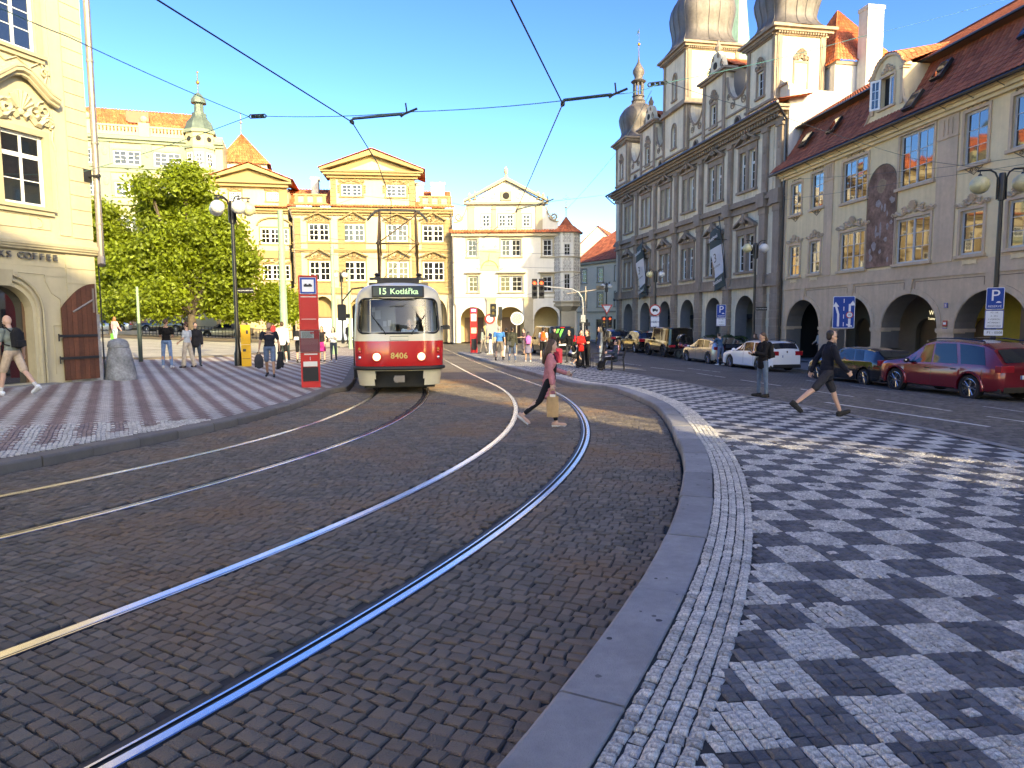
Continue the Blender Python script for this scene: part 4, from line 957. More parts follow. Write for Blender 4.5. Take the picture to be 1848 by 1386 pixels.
def tower(name, x0, x1, zc, two=False):
    w = x1-x0; c = (x0+x1)/2; y0, y1 = -.05, w-.05; cy = (y0+y1)/2
    m = MB(); fw = .4; ops = [(c-fw,c+fw,17.0,18.62)] if not two else [(c-fw,c+fw,17.0,18.4,18.95),(c-fw*.9,c+fw*.9,20.95,22.5,23.05)]
    wall(m, x0, x1, 15.6, zc, ops, y0, .25)
    m.add([(x1,y0,10),(x1,y1,10),(x1,y1,zc),(x1,y0,zc)], [(0,1,2,3)]); m.add([(x0,y1,10),(x0,y0,10),(x0,y0,zc),(x0,y1,zc)], [(0,1,2,3)]); m.add([(x1,y1,10),(x0,y1,10),(x0,y1,zc),(x1,y1,zc)], [(0,1,2,3)])
    t = m.build(name, 'th_cream', th)
    m = MB(); m.box(x0+.3,x1-.3,y0+.3,y1-.3,15,zc); m.build('tower_core','dark',t)
    m = MB()
    for (z0, z1, p) in ((16.35,16.5,.14),(zc-.5,zc-.35,.1),(zc-.30,zc-.12,.32),(zc-.12,zc+.05,.5))+(((19.95,20.15,.3),(20.15,20.4,.18)) if two else ()):
        m.box(x0-p, x1+p, y0-p, y1+p, z0, z1)
    dentils(m, x0, x1, y0-.1, zc-.3, .09, .09, .13, .16)
    for k in range(int(w/.18)): y = y0+k*.18; m.box(x1+.08,x1+.26,y,y+.09,zc-.43,zc-.3)
    for s in (x0+.02, x1-.36): m.box(s, s+.34, y0-.09, y0, 15.7, zc-.5); m.box(s+.08, s+.26, y0-.12, y0-.09, 16.8, zc-.9)
    for s in (y0+.04, y1-.4): m.box(x1, x1+.08, s, s+.34, 15.7, zc-.5); m.box(x1+.08, x1+.12, s+.08, s+.26, 16.8, zc-.9)
    if not two: surround(m, c-fw, c+fw, 17.0, 18.62, .13, .07, .15, .14, y0); cartouche(m, c, 18.75, 1.0, .95, y0-.08, 8)
    else:
        for a,b,z0,zs_,zt_ in ops: m.tube([(p[0],y0-.03,p[1]) for p in [(a-.06,z0)]+arch_pts(a-.06,b+.06,zs_,zt_+.06)+[(b+.06,z0)]], .075, 5); m.box(a-.2,b+.2,y0-.14,y0,z0-.15,z0)
    M = Matrix.Translation((x1, cy, 0)) @ rotz(PI/2)
    if not two:
        for q in ((-.42-.12,-.42),(.42,.42+.12)): m.box(q[0],q[1],-.07,0,17.0,18.62,M=M)
        m.box(-.54,.54,-.07,0,18.62,18.76,M=M); m.box(-.62,.62,-.12,0,16.86,17.0,M=M)
        mc = MB(); cartouche(mc, 0, 18.8, .9, .9, -.06, 9); m.add(mc.v, mc.f, M=M)
    m.build('tower_trim','th_stone',t)
    for o in ops:
        if len(o) == 4: window(t, o[0], o[1], o[2], o[3], leaves=1, px=2, pz=3, gm='glass_dark', y=y0+.1, fw=.06)
        else: window(t, o[0], o[1], o[2], o[4]-.03, leaves=1, px=2, pz=3, gm='glass_dark', y=y0+.12, fw=.06)
    if not two:
        wo = window(t, 0, .84, 0, 1.62, leaves=1, px=2, pz=3, gm='glass', y=0, fw=.06); wo.location = (x1+.015, cy-.42, 17.0); wo.rotation_euler = (0,0,PI/2)
    k = w/3.45; R = w/2
    prof = [(R+.58,.05),(R+.40,.18),(R+.10,.42),(R-.12,.78),(R-.17,1.05),(R-.10,1.45),(R+.03,1.95),(R+.08,2.4),(R-.02,2.85),(R-.30,3.3),(R-.72,3.62),(R-1.05,3.85),(R-1.12,4.05)]
    prof = [(r_, z*k) for r_, z in prof]
    d = MB(); d.lathe(prof, 32, (c,cy,zc), sq=.62); do = d.build('dome', ['copper'], t, smooth=35)
    d = MB()
    for i in range(16):
        a = 2*PI*i/16+PI/16; mm = max(abs(math.cos(a)),abs(math.sin(a)))**.62
        d.tube([(c+math.cos(a)/mm*(r_+.01), cy+math.sin(a)/mm*(r_+.01), zc+z) for r_, z in prof[1:]], .025, 4)
    d.build('seam','copper',do)
    zl = zc+prof[-1][1]; r0 = prof[-1][0]
    d = MB(); d.lathe([(r0+.08,0),(r0+.16,.12),(r0+.02,.2),(r0-.04,.5),(r0+.06,.55),(r0+.06,.62),(r0-.2,.64)],12,(c,cy,zl))
    for i in range(8): a = 2*PI*(i+.5)/8; d.box(-.09,.09,-.09,.09,.6,1.85,M=Matrix.Translation((c+(r0-.12)*math.cos(a),cy+(r0-.12)*math.sin(a),zl)) @ rotz(a))
    d.lathe([(r0-.1,1.85),(r0+.05,1.9),(r0+.22,2.05),(r0+.1,2.15),(r0-.15,2.3),(r0-.16,2.5),(r0+.02,2.9),(r0+.0,3.2),(r0-.25,3.6),(.12,4.0),(.05,4.6),(.035,5.6)],12,(c,cy,zl))
    do2 = d.build('lantern','copper',t,smooth=40)
    d = MB(); d.ball((c,cy,zl+5.75),.17,10,6); d.tube([(c,cy,zl+5.6),(c,cy,zl+7.3)],.025,5); d.prism([(c,zl+6.9),(c-.55,zl+6.85),(c-.5,zl+7.1),(c-.6,zl+7.25),(c,zl+7.2)][::-1],cy-.01,cy+.01); d.build('finial','gold',t)
    return t
tower('near_tower', *T['near'], 20.75); tower('middle_tower', *T['mid'], 24.75, True); tower('far_tower', *T['far'], 20.75)
m = MB(); m.box(TL-.3,TL,.2,12.5,0,16.6); m.prism([(3.5,16.5),(8.0,16.5),(8.0,18.5),(3.5,18.5)],TL-.9,TL-.4,plane='YZ'); m.box(TL-6,TL-.9,3.6,8.0,15,18.5); m.build('side_wall','white_wall',th)
m = MB(); m.prism([(-.02,10.5),(1.2,15.0),(6.0,17.0),(6.0,12),(-.02,10)],TL,TL+.05,plane='YZ'); m.build('party_wall','old_wall',th)
m = MB(); m.box(TL-6.2,TL-.3,3.5,8.1,18.4,18.6); m.build('rear_cornice','th_stone',th)
rf = MB(); ap = (TL-3.2,5.5,22.9)
e0, e1, e2, e3 = (TL-6.2,3.4,18.6),(TL-.2,3.4,18.6),(TL-.2,8.2,18.6),(TL-6.2,8.2,18.6)
tiles(rf, e0, e1, (ap[0]+.05,ap[1],ap[2]), (ap[0]-.05,ap[1],ap[2]), .24,.34,.05,.02,1); tiles(rf, e1, e2, (ap[0],ap[1]+.05,ap[2]), (ap[0],ap[1],ap[2]), .24,.34,.05,.02,2); tiles(rf, e3, e0, (ap[0],ap[1],ap[2]), (ap[0],ap[1]+.05,ap[2]), .24,.34,.05,.02,3)
ro = rf.build('rear_roof','tile_orange',th)
m = MB(); m.box(TL-.35,TL+.5,5.0,6.1,16.8,21.5); m.box(TL-.4,TL+.55,4.95,6.15,21.5,21.72); m.build('chimney','white_wall',th)
for x, z in ((24.6,8.2),(10.6,4.95),(2.9,4.5)):
    m = MB(); m.tube([(x,-.3,z),(x,-1.2,z)],.03,5); m.ball((x,-1.2,z),.10,8,5); m.build('wall_bracket','iron',th)
mat('banner_green', (.035,.06,.058), .8); mat('banner_white', (.60,.60,.60), .8)
def banner(xb, zb, L, wd, label):
    x, z = xb, zb
    t = thing('wall_banner', label, 'banner', (0,0,0), 0, 'banners on the town hall front')
    t.matrix_world = Matrix.Translation((TP.x,TP.y,THZ)) @ rotz(math.atan2(-TD.y,-TD.x))
    M = Matrix.Translation((x,-.35,z)) @ Matrix.Rotation(math.radians(-14),4,'Y')
    m = MB(); m.tube([(0,0,-.2),(0,0,L+.7)],.035,6,M=M); m.tube([(0,0,0),(0,.35,0)],.03,5,M=M); m.build('pole','iron',t)
    for a, b, mt in ((0,.22,'banner_green'),(.22,.70,'banner_white'),(.70,1.,'banner_green')):
        m = MB(); n = 8
        for i in range(n):
            z0, z1 = L*(a+(b-a)*i/n), L*(a+(b-a)*(i+1)/n)
            q = lambda s, zz: (-wd*s, -.10*math.sin(zz*1.7+s*2.2)-.05*s, zz)
            for j in range(4): m.add([q(j/4,z0),q(j/4,z1),q((j+1)/4,z1),q((j+1)/4,z0)], [(0,1,2,3)], M=M)
        m.build('cloth',mt,t)
    def tx(s, size, zz, mt):
        me = text_mesh(s, size, .002); me.materials.clear(); me.materials.append(MATS[mt]); o = link('lettering', me, t); o.matrix_local = M @ Matrix.Translation((-wd*.5,-.23,zz)) @ Matrix.Rotation(PI/2,4,'X'); return o
    tx('Svatbení', wd*.26, L*.84, 'enamel_white'); tx('Svatbení', wd*.26, L*.12, 'enamel_white'); tx('3', wd*.62, L*.50, 'black_paint'); tx('MALÁ STRANA', wd*.13, L*.36, 'black_paint')
    return t
banner(24.75, 4.9, 4.6, 1.55, 'larger green and white banner hanging over the fifth arch of the town hall')
banner(9.7, 4.8, 5.2, 1.75, 'green and white banner at the far end of the town hall beside a lamp')
LA = math.atan2(.9445, .3287); LL_ = 14.; LBP = (-11.7-LL_*.3287, 19.7-LL_*.9445); LBZ = .10
lb = thing('corner_house', 'cream corner house with cafe sign, arched doorway and brown downpipe', 'building', (*LBP, LBZ), LA)
X = lambda u: LL_-u     # u measured from the far corner
m = MB(); ac = X(2.68); ops = [(ac-.70, ac+.70, .12, 1.95, 2.62), (X(2.52), X(1.42), 4.66, 6.46), (X(2.5), X(1.45), 8.52, 10.5), (X(7.4),X(6.3),4.66,6.46),(X(7.4),X(6.3),8.52,10.5),(X(7.5),X(6.1),.1,1.95,2.6)]
m.cur = 0; wall(m, 0, X(.12), 0, 13.5, ops, 0, .38, 0, 1, n=16)
m.add([(X(.12),0,0),(X(0),.14,0),(X(0),.14,13.5),(X(.12),0,13.5)], [(0,1,2,3)]); m.add([(X(0),.14,0),(X(0),12,0),(X(0),12,13.5),(X(0),.14,13.5)], [(0,1,2,3)]); m.add([(0,0,13.5),(X(0),0,13.5),(X(0),12,13.5),(0,12,13.5)], [(0,1,2,3)])
m.add([(0,12,0),(0,0,0),(0,0,13.5),(0,12,13.5)], [(0,1,2,3)])
m.build('wall', ['cafe_plaster','cafe_trim'], lb)
m = MB(); z = 3.95; k = 0
for z0 in np.arange(3.98, 13.4, .385):
    m.r = (k*.37) % 1; k += 1; m.cut(); m.box(X(.74), X(.13), -.028, .0, z0, z0+.368, ch=0)
m.build('quoin', 'cafe_plaster', lb)
m = MB()
for z0, z1 in ((1.95,2.32),(2.335,2.72),(2.735,3.12),(3.135,3.52)): m.cut(); m.box(X(1.0), X(.13), -.02, 0, z0, z1)
for z0, z1 in ((2.90,3.12),(3.135,3.30)): m.cut(); m.box(X(4.2), X(1.02), -.012, 0, z0, z1)
m.build('ashlar_course', 'cafe_plaster', lb)
m = MB(); zz = [0.02,.50,.86,1.20,1.55,1.92]
for i in range(5):
    m.r = (i*.41) % 1; m.cut(); m.box(X(.95), X(.10), -.045, .1, zz[i], zz[i+1]-.012, ch=0)
m.build('stone_block', 'cafe_stone', lb)
m = MB(); m.box(X(1.10), X(.78), -.03, 0, 4.0, 13.4); m.cut(); m.box(X(4.3), X(3.9), -.03, 0, 4.0, 13.4); m.build('pilaster_strip', 'cafe_plaster', lb)
m = MB(); m.prism([(-.0,3.50),(-.10,3.55),(-.11,3.60),(-.14,3.61),(-.15,3.66),(-.17,3.67),(-.17,3.74),(.0,3.92)][::-1], -.0, X(.02), plane='YZ'); m.box(X(.02), X(-.1), .05, .6, 3.55, 3.85); m.build('string_course', 'cafe_trim', lb)
m = MB()
for zb, zt2 in ((4.66,6.46),(8.52,10.5)):
    for a, b in ((X(2.52),X(1.42)),(X(7.4),X(6.3))):
        m.cut(); surround(m, a, b, zb, zt2, .15, .05, .0, .1); m.box(a-.26,b+.20,-.12,.05,zb-.09,zb); m.box(a-.22,b+.16,-.07,.05,zb-.2,zb-.09)
m.build('window_surround','cafe_trim',lb)
for cx in (X(1.97), X(6.85)):
    m = MB(); P = [(-.95,7.42),(-.72,7.50),(-.45,7.72),(-.2,7.92),(0,7.97),(.2,7.92),(.45,7.72),(.72,7.50),(.95,7.42)]
    for dz, p_, t in ((0,-.20,.07),(-.10,-.13,.06),(.08,-.24,.045)):
        m.tube([(cx+x,p_,z+dz) for x,z in P], t, 6)
    for i in range(8):
        p, q = P[i], P[i+1]; m.add([(cx+p[0],-.2,p[1]+.1),(cx+q[0],-.2,q[1]+.1),(cx+q[0],0,q[1]+.16),(cx+p[0],0,p[1]+.16)], [(0,1,2,3)])
    m.build('window_hood','cafe_trim',lb)
    m = MB(); cartouche(m, cx, 6.72, 1.7, .95, -.03, 4, 1.6);
    for s in (-1,1):
        spiral(m, cx+s*.62, 7.15, .22, 1.5, -.04, .03, s, PI/2); m.tube([(cx+s*.75,-.03,7.0),(cx+s*.83,-.04,6.7),(cx+s*.80,-.03,6.45),(cx+s*.88,-.03,6.2)], .03, 4)
        spiral(m, cx+s*.7, 8.1, .13, 1.3, -.04, .028, s); m.tube([(cx+s*.62,-.03,8.35),(cx+s*.76,-.04,8.1),(cx+s*.70,-.03,7.85)], .028, 4)
    m.tube([(cx-.6,-.03,8.34),(cx-.3,-.03,8.12),(cx,-.03,8.3),(cx+.3,-.03,8.12),(cx+.6,-.03,8.34)], .02, 4)
    m.build('stucco_relief','cafe_plaster',lb)
    m = MB()   # apron panel with roundel under the window
    for a,b in (((-.7,4.08),(.62,4.10)),((-.7,4.42),(.62,4.42)),((-.7,4.08),(-.7,4.42)),((.62,4.08),(.62,4.42)),((.1,4.08),(.05,4.42))): m.tube([(cx+a[0],-.008,a[1]),(cx+b[0],-.008,b[1])],.014,4)
    m.tube([(cx+.28+.12*math.cos(t),-.008,4.25+.12*math.sin(t)) for t in np.linspace(-1.6,1.6,9)],.014,4); m.build('apron_panel','cafe_trim',lb)
for a, b in ((X(2.52),X(1.42)),(X(7.4),X(6.3))):
    window(lb, a, b, 4.66, 6.46, leaves=2, px=1, pz=3, y=.06, panes=True, transom=.68, fw=.05, mw=.022)
    window(lb, a, b, 8.52, 10.5, leaves=2, px=1, pz=4, y=.06, panes=True, fw=.06, mw=.022)
m = MB()
for a, b in ((X(2.52),X(1.42)),(X(7.4),X(6.3))):
    for z0, z1 in ((4.66,6.46),(8.52,10.5)): m.cut(); room(m, a, b, z0, z1, .36, 1.6)
m.build('room','dark',lb)
m = MB()
for s in (X(2.46), X(1.86)): m.cut(); m.box(s, s+.34, .20, .23, 4.75, 5.9)
m.build('inner_shutter','wood_door',lb)
m = MB(); P = [(ac-.84,.1)]+arch_pts(ac-.84, ac+.84, 1.95, 2.78, 18)+[(ac+.84,.1)]
m.tube([(p[0],-.02,p[1]) for p in P], .06, 6); m.tube([(p[0],-.05,p[1]) for p in [(ac-.95,.1)]+arch_pts(ac-.95,ac+.95,1.95,2.90,18)+[(ac+.95,.1)]], .035, 6)
m.prism([(ac-.14,2.6),(ac+.14,2.6),(ac+.2,3.0),(ac-.2,3.0)], -.10, 0)
m.tube([(X(2.3),-.01,2.95),(X(1.62),-.01,2.93),(X(1.60),-.01,2.75),(X(1.45),-.01,2.45),(X(1.22),-.01,2.30),(X(1.20),-.01,1.6),(X(1.45),-.01,1.6),(X(1.46),-.01,.3)], .015, 4)
m.build('door_arch','cafe_trim',lb)
m = MB(); m.box(ac-1.1,ac+1.1,-.35,.05,-.05,.10); m.build('doorstep','kerb_granite',lb)
m = MB(); m.box(ac-.7,ac-.64,.3,.36,.12,2.3); m.box(ac+.64,ac+.7,.3,.36,.12,2.3); m.box(ac-.64,ac+.64,.3,.36,.72,.78); m.box(ac-.03,ac+.03,.3,.36,.12,2.5); fo = m.build('door_frame','win_brown',lb)
m = MB(); m.prism([(ac-.7,.12),(ac+.7,.12)]+arch_pts(ac-.7,ac+.7,1.95,2.62,12)[::-1], .32, .335); m.build('door_glass','glass',fo)
m = MB(); m.box(ac-.75,ac+.75,.5,3.,.1,2.7); m.build('room','dark',lb)
m = MB(); m.tube([(ac+.12,.24,.7),(ac+.12,.24,1.5)],.016,6); m.build('door_handle','steel',lb)
dl = bpy.data.objects.new('door_leaf', None); col.objects.link(dl); dl.parent = lb; dl.location = (X(1.27), -.06, .10); dl.rotation_euler = (0,0,math.radians(-4))
W_ = .98; nb = 7; rr = random.Random(3)
def dtop(x): f = x/W_; return 1.95+.70*math.sin(f*PI/2)**.9
for i in range(nb):
    a, b = W_*i/nb+.004, W_*(i+1)/nb-.004; m = MB(); m.r = rr.random(); m.prism([(a,.02),(b,.02),(b,dtop(b)),((a+b)/2,dtop((a+b)/2)),(a,dtop(a))], -.045+rr.uniform(-.004,.004), 0); m.build('plank','wood_door',dl)
for z in (.62, 1.22): m = MB(); m.box(-.12, W_-.02, -.075, -.04, z-.035, z+.035); m.tube([(-.12,-.05,z-.14),(-.12,-.05,z+.06)],.02,6); m.build('strap_hinge','iron',dl)
m = MB(); m.box(W_-.10, W_-.05, -.06, -.04, 1.85, 2.52); m.tube([(.30,-.06,1.86),(W_-.10,-.06,2.20)], .028, 4); m.build('brace','zinc',dl)
m = MB(); m.box(X(1.05), X(.35), -.06, .0, 0, .12); m.build('plinth','cafe_stone',lb)
m = MB(); m.tube([(X(.03),-.16,3.42),(X(.03),-.17,13.4)], .085, 10); m.tube([(X(.10),-.24,3.28),(X(.03),-.16,3.50)], .10, 8)
for z in (4.4,6.6,8.8,11): m.lathe([(.10,0),(.10,.05)],10,(X(.03),-.165,z))
m.build('downpipe','zinc',lb)
m = MB(); m.tube([(X(-.02),.02,3.4),(X(-.02),.02,.1)],.02,5); m.build('cable','black_paint',lb)
m = MB(); m.tube([(X(.2),0,5.72),(X(.1),-.35,5.72)],.03,5); m.box(X(.32),X(.08),-.05,0,5.55,5.9); m.ball((X(.1),-.33,5.72),.06,6,4); m.build('wall_bracket','iron',lb)
mat('letter_steel', (.17,.165,.155), .45, metal=.35, noise=(8,.2))
xx = X(2.80)
for i, chn in enumerate('KS COFFEE'):
    if chn == ' ': xx += .115; continue
    me = text_mesh(chn, .235, .028); me.materials.clear(); me.materials.append(MATS['letter_steel'])
    o = link('letter', me, lb); wl = o.dimensions.x; o.location = (xx+.085, -.06, 3.375); o.rotation_euler = (PI/2,0,0); o.scale = (1.12,1.0,1); xx += .182
gs = thing('guard_stone', 'weathered grey guard stone leaning on the cafe corner', 'bollard', (-11.45, 20.05, gz(-11.45,20.05)+KH), 0)
m = MB(); m.lathe([(.44,-.02),(.43,.12),(.37,.5),(.29,.88),(.27,.92)], 14, (0,0,0)); mat('guard', (.23,.24,.25), .9, noise=(3,.55), bump=(14,.6)); m.build('shaft','guard',gs,smooth=50)
m = MB(); m.lathe([(.29,.93),(.285,1.0),(.25,1.1),(.15,1.17),(.04,1.19)], 14, (-.02,0,0)); m.build('cap','guard',gs,smooth=50)
def far_window(root, a, b, c, d, leaves=2, px=2, pz=3, fm='win_white', mull=.12, gm='glass_dark'): return window(root, a, b, c, d, leaves=leaves, px=px, pz=pz, fm=fm, gm=gm, y=.08, fw=.08, mw=.055, mull=mull)
PA = math.atan2(.118, 1)
pal = thing('yellow_palace', 'wide cream and ochre palace with four window bays under a triangular pediment', 'building', (-21.64, 69.15, -.47), PA)
PZ = .47; PW = 15.8
arch4 = [(1.5,3.9),(5.2,7.9),(8.6,11.3),(12.2,15.1)]
m = MB(); wall(m, 0, PW, 0, 5.6, [(a,b,0,2.9,4.75) for a,b in arch4], 0, .8, 0, 1, n=12); m.build('arcade_wall',['pal_cream','pal_stone'],pal)
f1 = [(PW-14.32,PW-12.23),(PW-10.91,PW-8.79),(PW-6.64,PW-4.48),(PW-3.07,PW-.91)]
o1 = [(a,b,5.8+PZ,7.78+PZ) for a,b in f1]; o2 = [(a+.02,b-.02,9.72+PZ,11.47+PZ) for a,b in f1]
m = MB(); wall(m, 0, PW, 5.6, 13.2, o1+o2, 0, .22); m.build('wall','pal_cream',pal)
m = MB(); m.box(.02,PW-.02,1.3,10,0,13.6); m.build('core','dark',pal)
m = MB(); m.box(0,PW,.85,1.2,0,4.9); m.build('arcade_back_wall','pal_ochre',pal)
m = MB()
for a,b in arch4: m.cut(); m.box((a+b)/2-.7,(a+b)/2+.7,.8,.85,0,2.7)
m.build('arcade_door','win_brown',pal)
m = MB()
for x in (0,4.2,7.95,11.35,15.2):
    m.cut(); w2 = .55
    for k in range(9): m.box(x-.02 if x else 0, min(x+w2*1.1,PW), -.16-.02*(k%2), 0, k*.5, k*.5+.485)
m.build('stone_pier','pal_stone',pal)
m = MB()
for x0, x1 in ((0,.75),(4.4,5.05),(11.65,12.3),(14.95,PW)):
    for zb, zt2 in ((5.7,9.15),(9.5,12.7)):
        n = int((zt2-zb)/.42)
        m.cut()
        for k in range(n): m.box(x0, x1, -.10, 0, zb+k*.42, zb+k*.42+.40)
m.build('pilaster','pal_ochre',pal)
m = MB()
for z0,z1,p in ((5.0,5.25,.22),(5.25,5.6,.1),(9.25,9.42,.24),(9.12,9.25,.14),(9.98,10.06,.12),(12.75,13.0,.2),(13.0,13.25,.45),(13.25,13.42,.62)): m.cut(); m.box(-.1,PW+.1,-p,.02,z0,z1)
m.build('string_course','pal_ochre',pal)
m = MB()
for a,b,c,d in o1+o2: m.cut(); surround(m,a,b,c,d,.13,.06,.12,.14); m.box(a-.1,b+.1,-.04,0,c-.75,c-.16)
m.build('window_surround','pal_ochre',pal)
for i,(a,b,c,d) in enumerate(o1+o2):
    m = MB(); x = (a+b)/2; tri = (i % 2 == 0) ^ (i >= 4); z = d+.22
    m.box(a-.14,b+.14,-.16,0,d+.13,d+.22)
    P = [(a-.3,z+.22),(a-.05,z+.28),(x-.35,z+.72 if tri else z+.62),(x,z+.92 if tri else z+.74),(x+.35,z+.72 if tri else z+.62),(b+.05,z+.28),(b+.3,z+.22)]
    m.tube([(p[0],-.42,p[1]) for p in P],.075,5)
    for k in range(6): p,q = P[k],P[k+1]; m.add([(p[0],-.5,p[1]+.03),(q[0],-.5,q[1]+.03),(q[0],0,q[1]+.1),(p[0],0,p[1]+.1)],[(0,1,2,3),(3,2,1,0)])
    cartouche(m, x, z-.02, b-a, .72, -.14, i, 1.6); m.build('window_hood','pal_carve',pal)
for a,b,c,d in o1+o2: far_window(pal,a,b,c,d)
m = MB()
for a,b,c,d in o1+o2: m.cut(); room(m,a,b,c,d,.2,1.2)
m.build('room','dark',pal)
rf = MB(); tiles(rf,(-.4,-.75,13.45),(PW+.2,-.75,13.45),(PW+.2,.2,13.85),(-.4,.2,13.85),.30,.4,.06,.02,3); rf.build('eave_tiles','tile_orange',pal)
m = MB()
for a,b in ((.2,3.4),(12.4,15.7)):
    m.cut(); m.box(a,b,-.05,.25,13.8,13.95); m.box(a,b,-.1,.3,14.62,14.78)
    n = int((b-a)/1.05)
    for k in range(n+1): x = a+.1+(b-a-.5)*k/n; m.box(x,x+.3,-.06,.25,13.95,14.62)
m.build('balustrade','pal_ochre',pal)
m = MB()
for a,b in ((.3,3.3),(12.5,15.6)): m.cut(); m.box(a,b,.06,.16,13.95,14.62)
m.build('balustrade_panel','pal_cream',pal)
ax0, ax1 = 3.75, 12.05
aw = [(PW-10.98,PW-8.95,14.15+PZ,15.35+PZ),(PW-6.57,PW-4.59,14.15+PZ,15.38+PZ)]
m = MB(); wall(m,ax0,ax1,13.5,16.6,aw,-.02,.2); m.box(ax0,ax1,.9,6,13.5,16.6); m.add([(ax0,6,13.5),(ax0,-.02,13.5),(ax0,-.02,16.6),(ax0,6,16.6)],[(0,1,2,3)]); m.add([(ax1,-.02,13.5),(ax1,6,13.5),(ax1,6,16.6),(ax1,-.02,16.6)],[(0,1,2,3)]); m.build('attic_wall','pal_cream',pal)
m = MB()
for x in (ax0, ax1-.55):
    m.cut()
    for k in range(7): m.box(x,x+.55,-.12,-.02,13.75+k*.4,14.13+k*.4)
m.build('attic_pilaster','pal_ochre',pal)
m = MB(); ac_ = (ax0+ax1)/2
m.box(ax0-.3,ax1+.3,-.35,.2,16.35,16.6); m.box(ax0-.6,ax1+.6,-.65,.2,16.6,16.85); m.box(ax0-.85,ax1+.85,-.8,.2,16.85,16.98)
for s in (-1,1):
    P = [(ac_+s*5.05,16.98),(ac_+s*5.05,17.2),(ac_,19.05),(ac_,18.55)]; m.prism(P if s>0 else P[::-1],-.8,.2)
m.prism([(ac_-4.4,16.98),(ac_+4.4,16.98),(ac_,18.6)],-.25,.2); m.build('pediment','pal_ochre',pal)
m = MB(); m.prism([(ac_-2.3,17.12),(ac_+2.3,17.12),(ac_,18.0)],-.30,-.2); m.build('pediment_panel','pal_cream',pal)
rf = MB()
for s in (-1,1): tiles(rf,(ac_+s*5.2,-.9,17.2),(ac_+s*5.2,6,17.2),(ac_,6,19.15),(ac_,-.9,19.15),.3,.4,.07,.02,s+3)
rf.build('pediment_roof','tile_orange',pal)
m = MB()
for a,b,c,d in aw: m.cut(); surround(m,a,b,c,d,.14,.06,.12,.14,-.02)
m.build('attic_surround','pal_ochre',pal)
for i,(a,b,c,d) in enumerate(aw):
    m = MB(); cartouche(m,(a+b)/2,d+.12,b-a+.6,.95,-.12,i+20,1.5)
    for s in (-1,1):
        for k in range(4): m.ball(((a+b)/2+s*((b-a)/2+.26),-.06,d-.2-k*.2),.11,6,4)
    m.build('stucco_crest','pal_carve',pal); far_window(pal,a,b,c,d)
for nm,x0,x1,y0,z0,z1 in (('chimney',1.45,2.15,3,14,17.0),('chimney',13.7,15.1,3,14,16.7),('chimney',12.1,12.9,2.5,14,16.55)):
    m = MB(); m.box(x0,x1,y0,y0+.9,z0,z1-.25); m.box(x0-.08,x1+.08,y0-.08,y0+.98,z1-.25,z1); m.build(nm,'white_wall',pal)
rf = MB(); tiles(rf,(-1.5,1.2,13.9),(PW,1.2,13.9),(PW,6,16.3),(-1.5,6,16.3),.3,.4,.06,.02,9); rf.build('main_roof','tile_orange',pal)
m = MB(); m.tube([(-.1,-.6,13.3),(.0,-.3,12.6),(.15,-.22,12.2),(.15,-.22,6.0)],.07,6); m.cut(); m.tube([(PW-.2,-.5,13.3),(PW-.1,-.25,12.5),(PW-.1,-.25,0)],.07,6); m.build('downpipe','zinc',pal)
WA = math.atan2(.2,1)
wi = thing('palace_wing', 'recessed cream wing with its own low pediment beside the yellow palace', 'building', (-22.0-7.2*.9806, 69.3-7.2*.196, -.35), WA)
X2 = lambda u: 7.2-u; WZ = .35
o = [(X2(2.75),X2(.05),9.41+WZ,10.97+WZ),(X2(2.65),X2(.05),5.89+WZ,7.42+WZ),(X2(6.6),X2(4.6),9.41+WZ,10.97+WZ),(X2(6.6),X2(4.6),5.89+WZ,7.42+WZ)]
oa = [(X2(2.04),X2(.85),13.56+WZ,14.46+WZ),(X2(5.5),X2(4.4),13.5+WZ,14.4+WZ)]
ga = [(X2(4.6),X2(2.0),0,2.6,4.1),(X2(7.1),X2(5.3),0,2.6,4.1)]
m = MB(); wall(m,0,7.1,0,15.3,o+oa+ga,0,.25); m.box(0,7.1,1,8,0,15.2); m.add([(0,8,0),(0,0,0),(0,0,15.3),(0,8,15.3)],[(0,1,2,3)]); m.build('wall','pal_cream',wi)
m = MB()
for z0,z1,p in ((12.75,12.95,.25),(12.95,13.15,.45),(8.35,8.55,.2),(8.55,9.1,.1),(5.0,5.3,.2)): m.cut(); m.box(-.05,7.15,-p,.02,z0,z1)
m.build('string_course','pal_ochre',wi)
m = MB()
for a,b,c,d in o+oa: m.cut(); surround(m,a,b,c,d,.13,.05,.1,.12)
for a,b,c,d in o[::2]: m.cut(); m.tube([((a+b)/2-(b-a)*.6*math.cos(t),-.12,d+.25+.75*math.sin(t)) for t in np.linspace(.0,PI,11)],.09,5)
for x in (6.3,): m.cut(); m.box(x,7.1,-.08,0,13.2,15.2)
m.build('window_surround','pal_ochre',wi)
for k,(a,b,c,d) in enumerate(o): far_window(wi,a,b,c,d,leaves=3 if k<2 else 2)
for a,b,c,d in oa: far_window(wi,a,b,c,d)
for i,(a,b,c,d) in enumerate(oa+o[1:2]): m = MB(); cartouche(m,(a+b)/2,d+.1,b-a+.4,.7,-.1,i+50); m.build('stucco_crest','pal_carve',wi)
m = MB()
for a,b,c,d in o+oa: m.cut(); room(m,a,b,c,d,.2,.9)
m.build('room','dark',wi)
m = MB(); c = X2(3.55); m.box(c-3.5,c+3.6,-.45,.2,15.2,15.5); m.box(c-3.8,c+3.9,-.7,.2,15.5,15.7)
for s in (-1,1): P = [(c+s*3.9,15.7),(c+s*3.9,15.9),(c,17.35),(c,16.9)]; m.prism(P if s>0 else P[::-1],-.7,.2)
m.prism([(c-3.4,15.7),(c+3.4,15.7),(c,16.95)],-.2,.2); m.build('pediment','pal_ochre',wi)
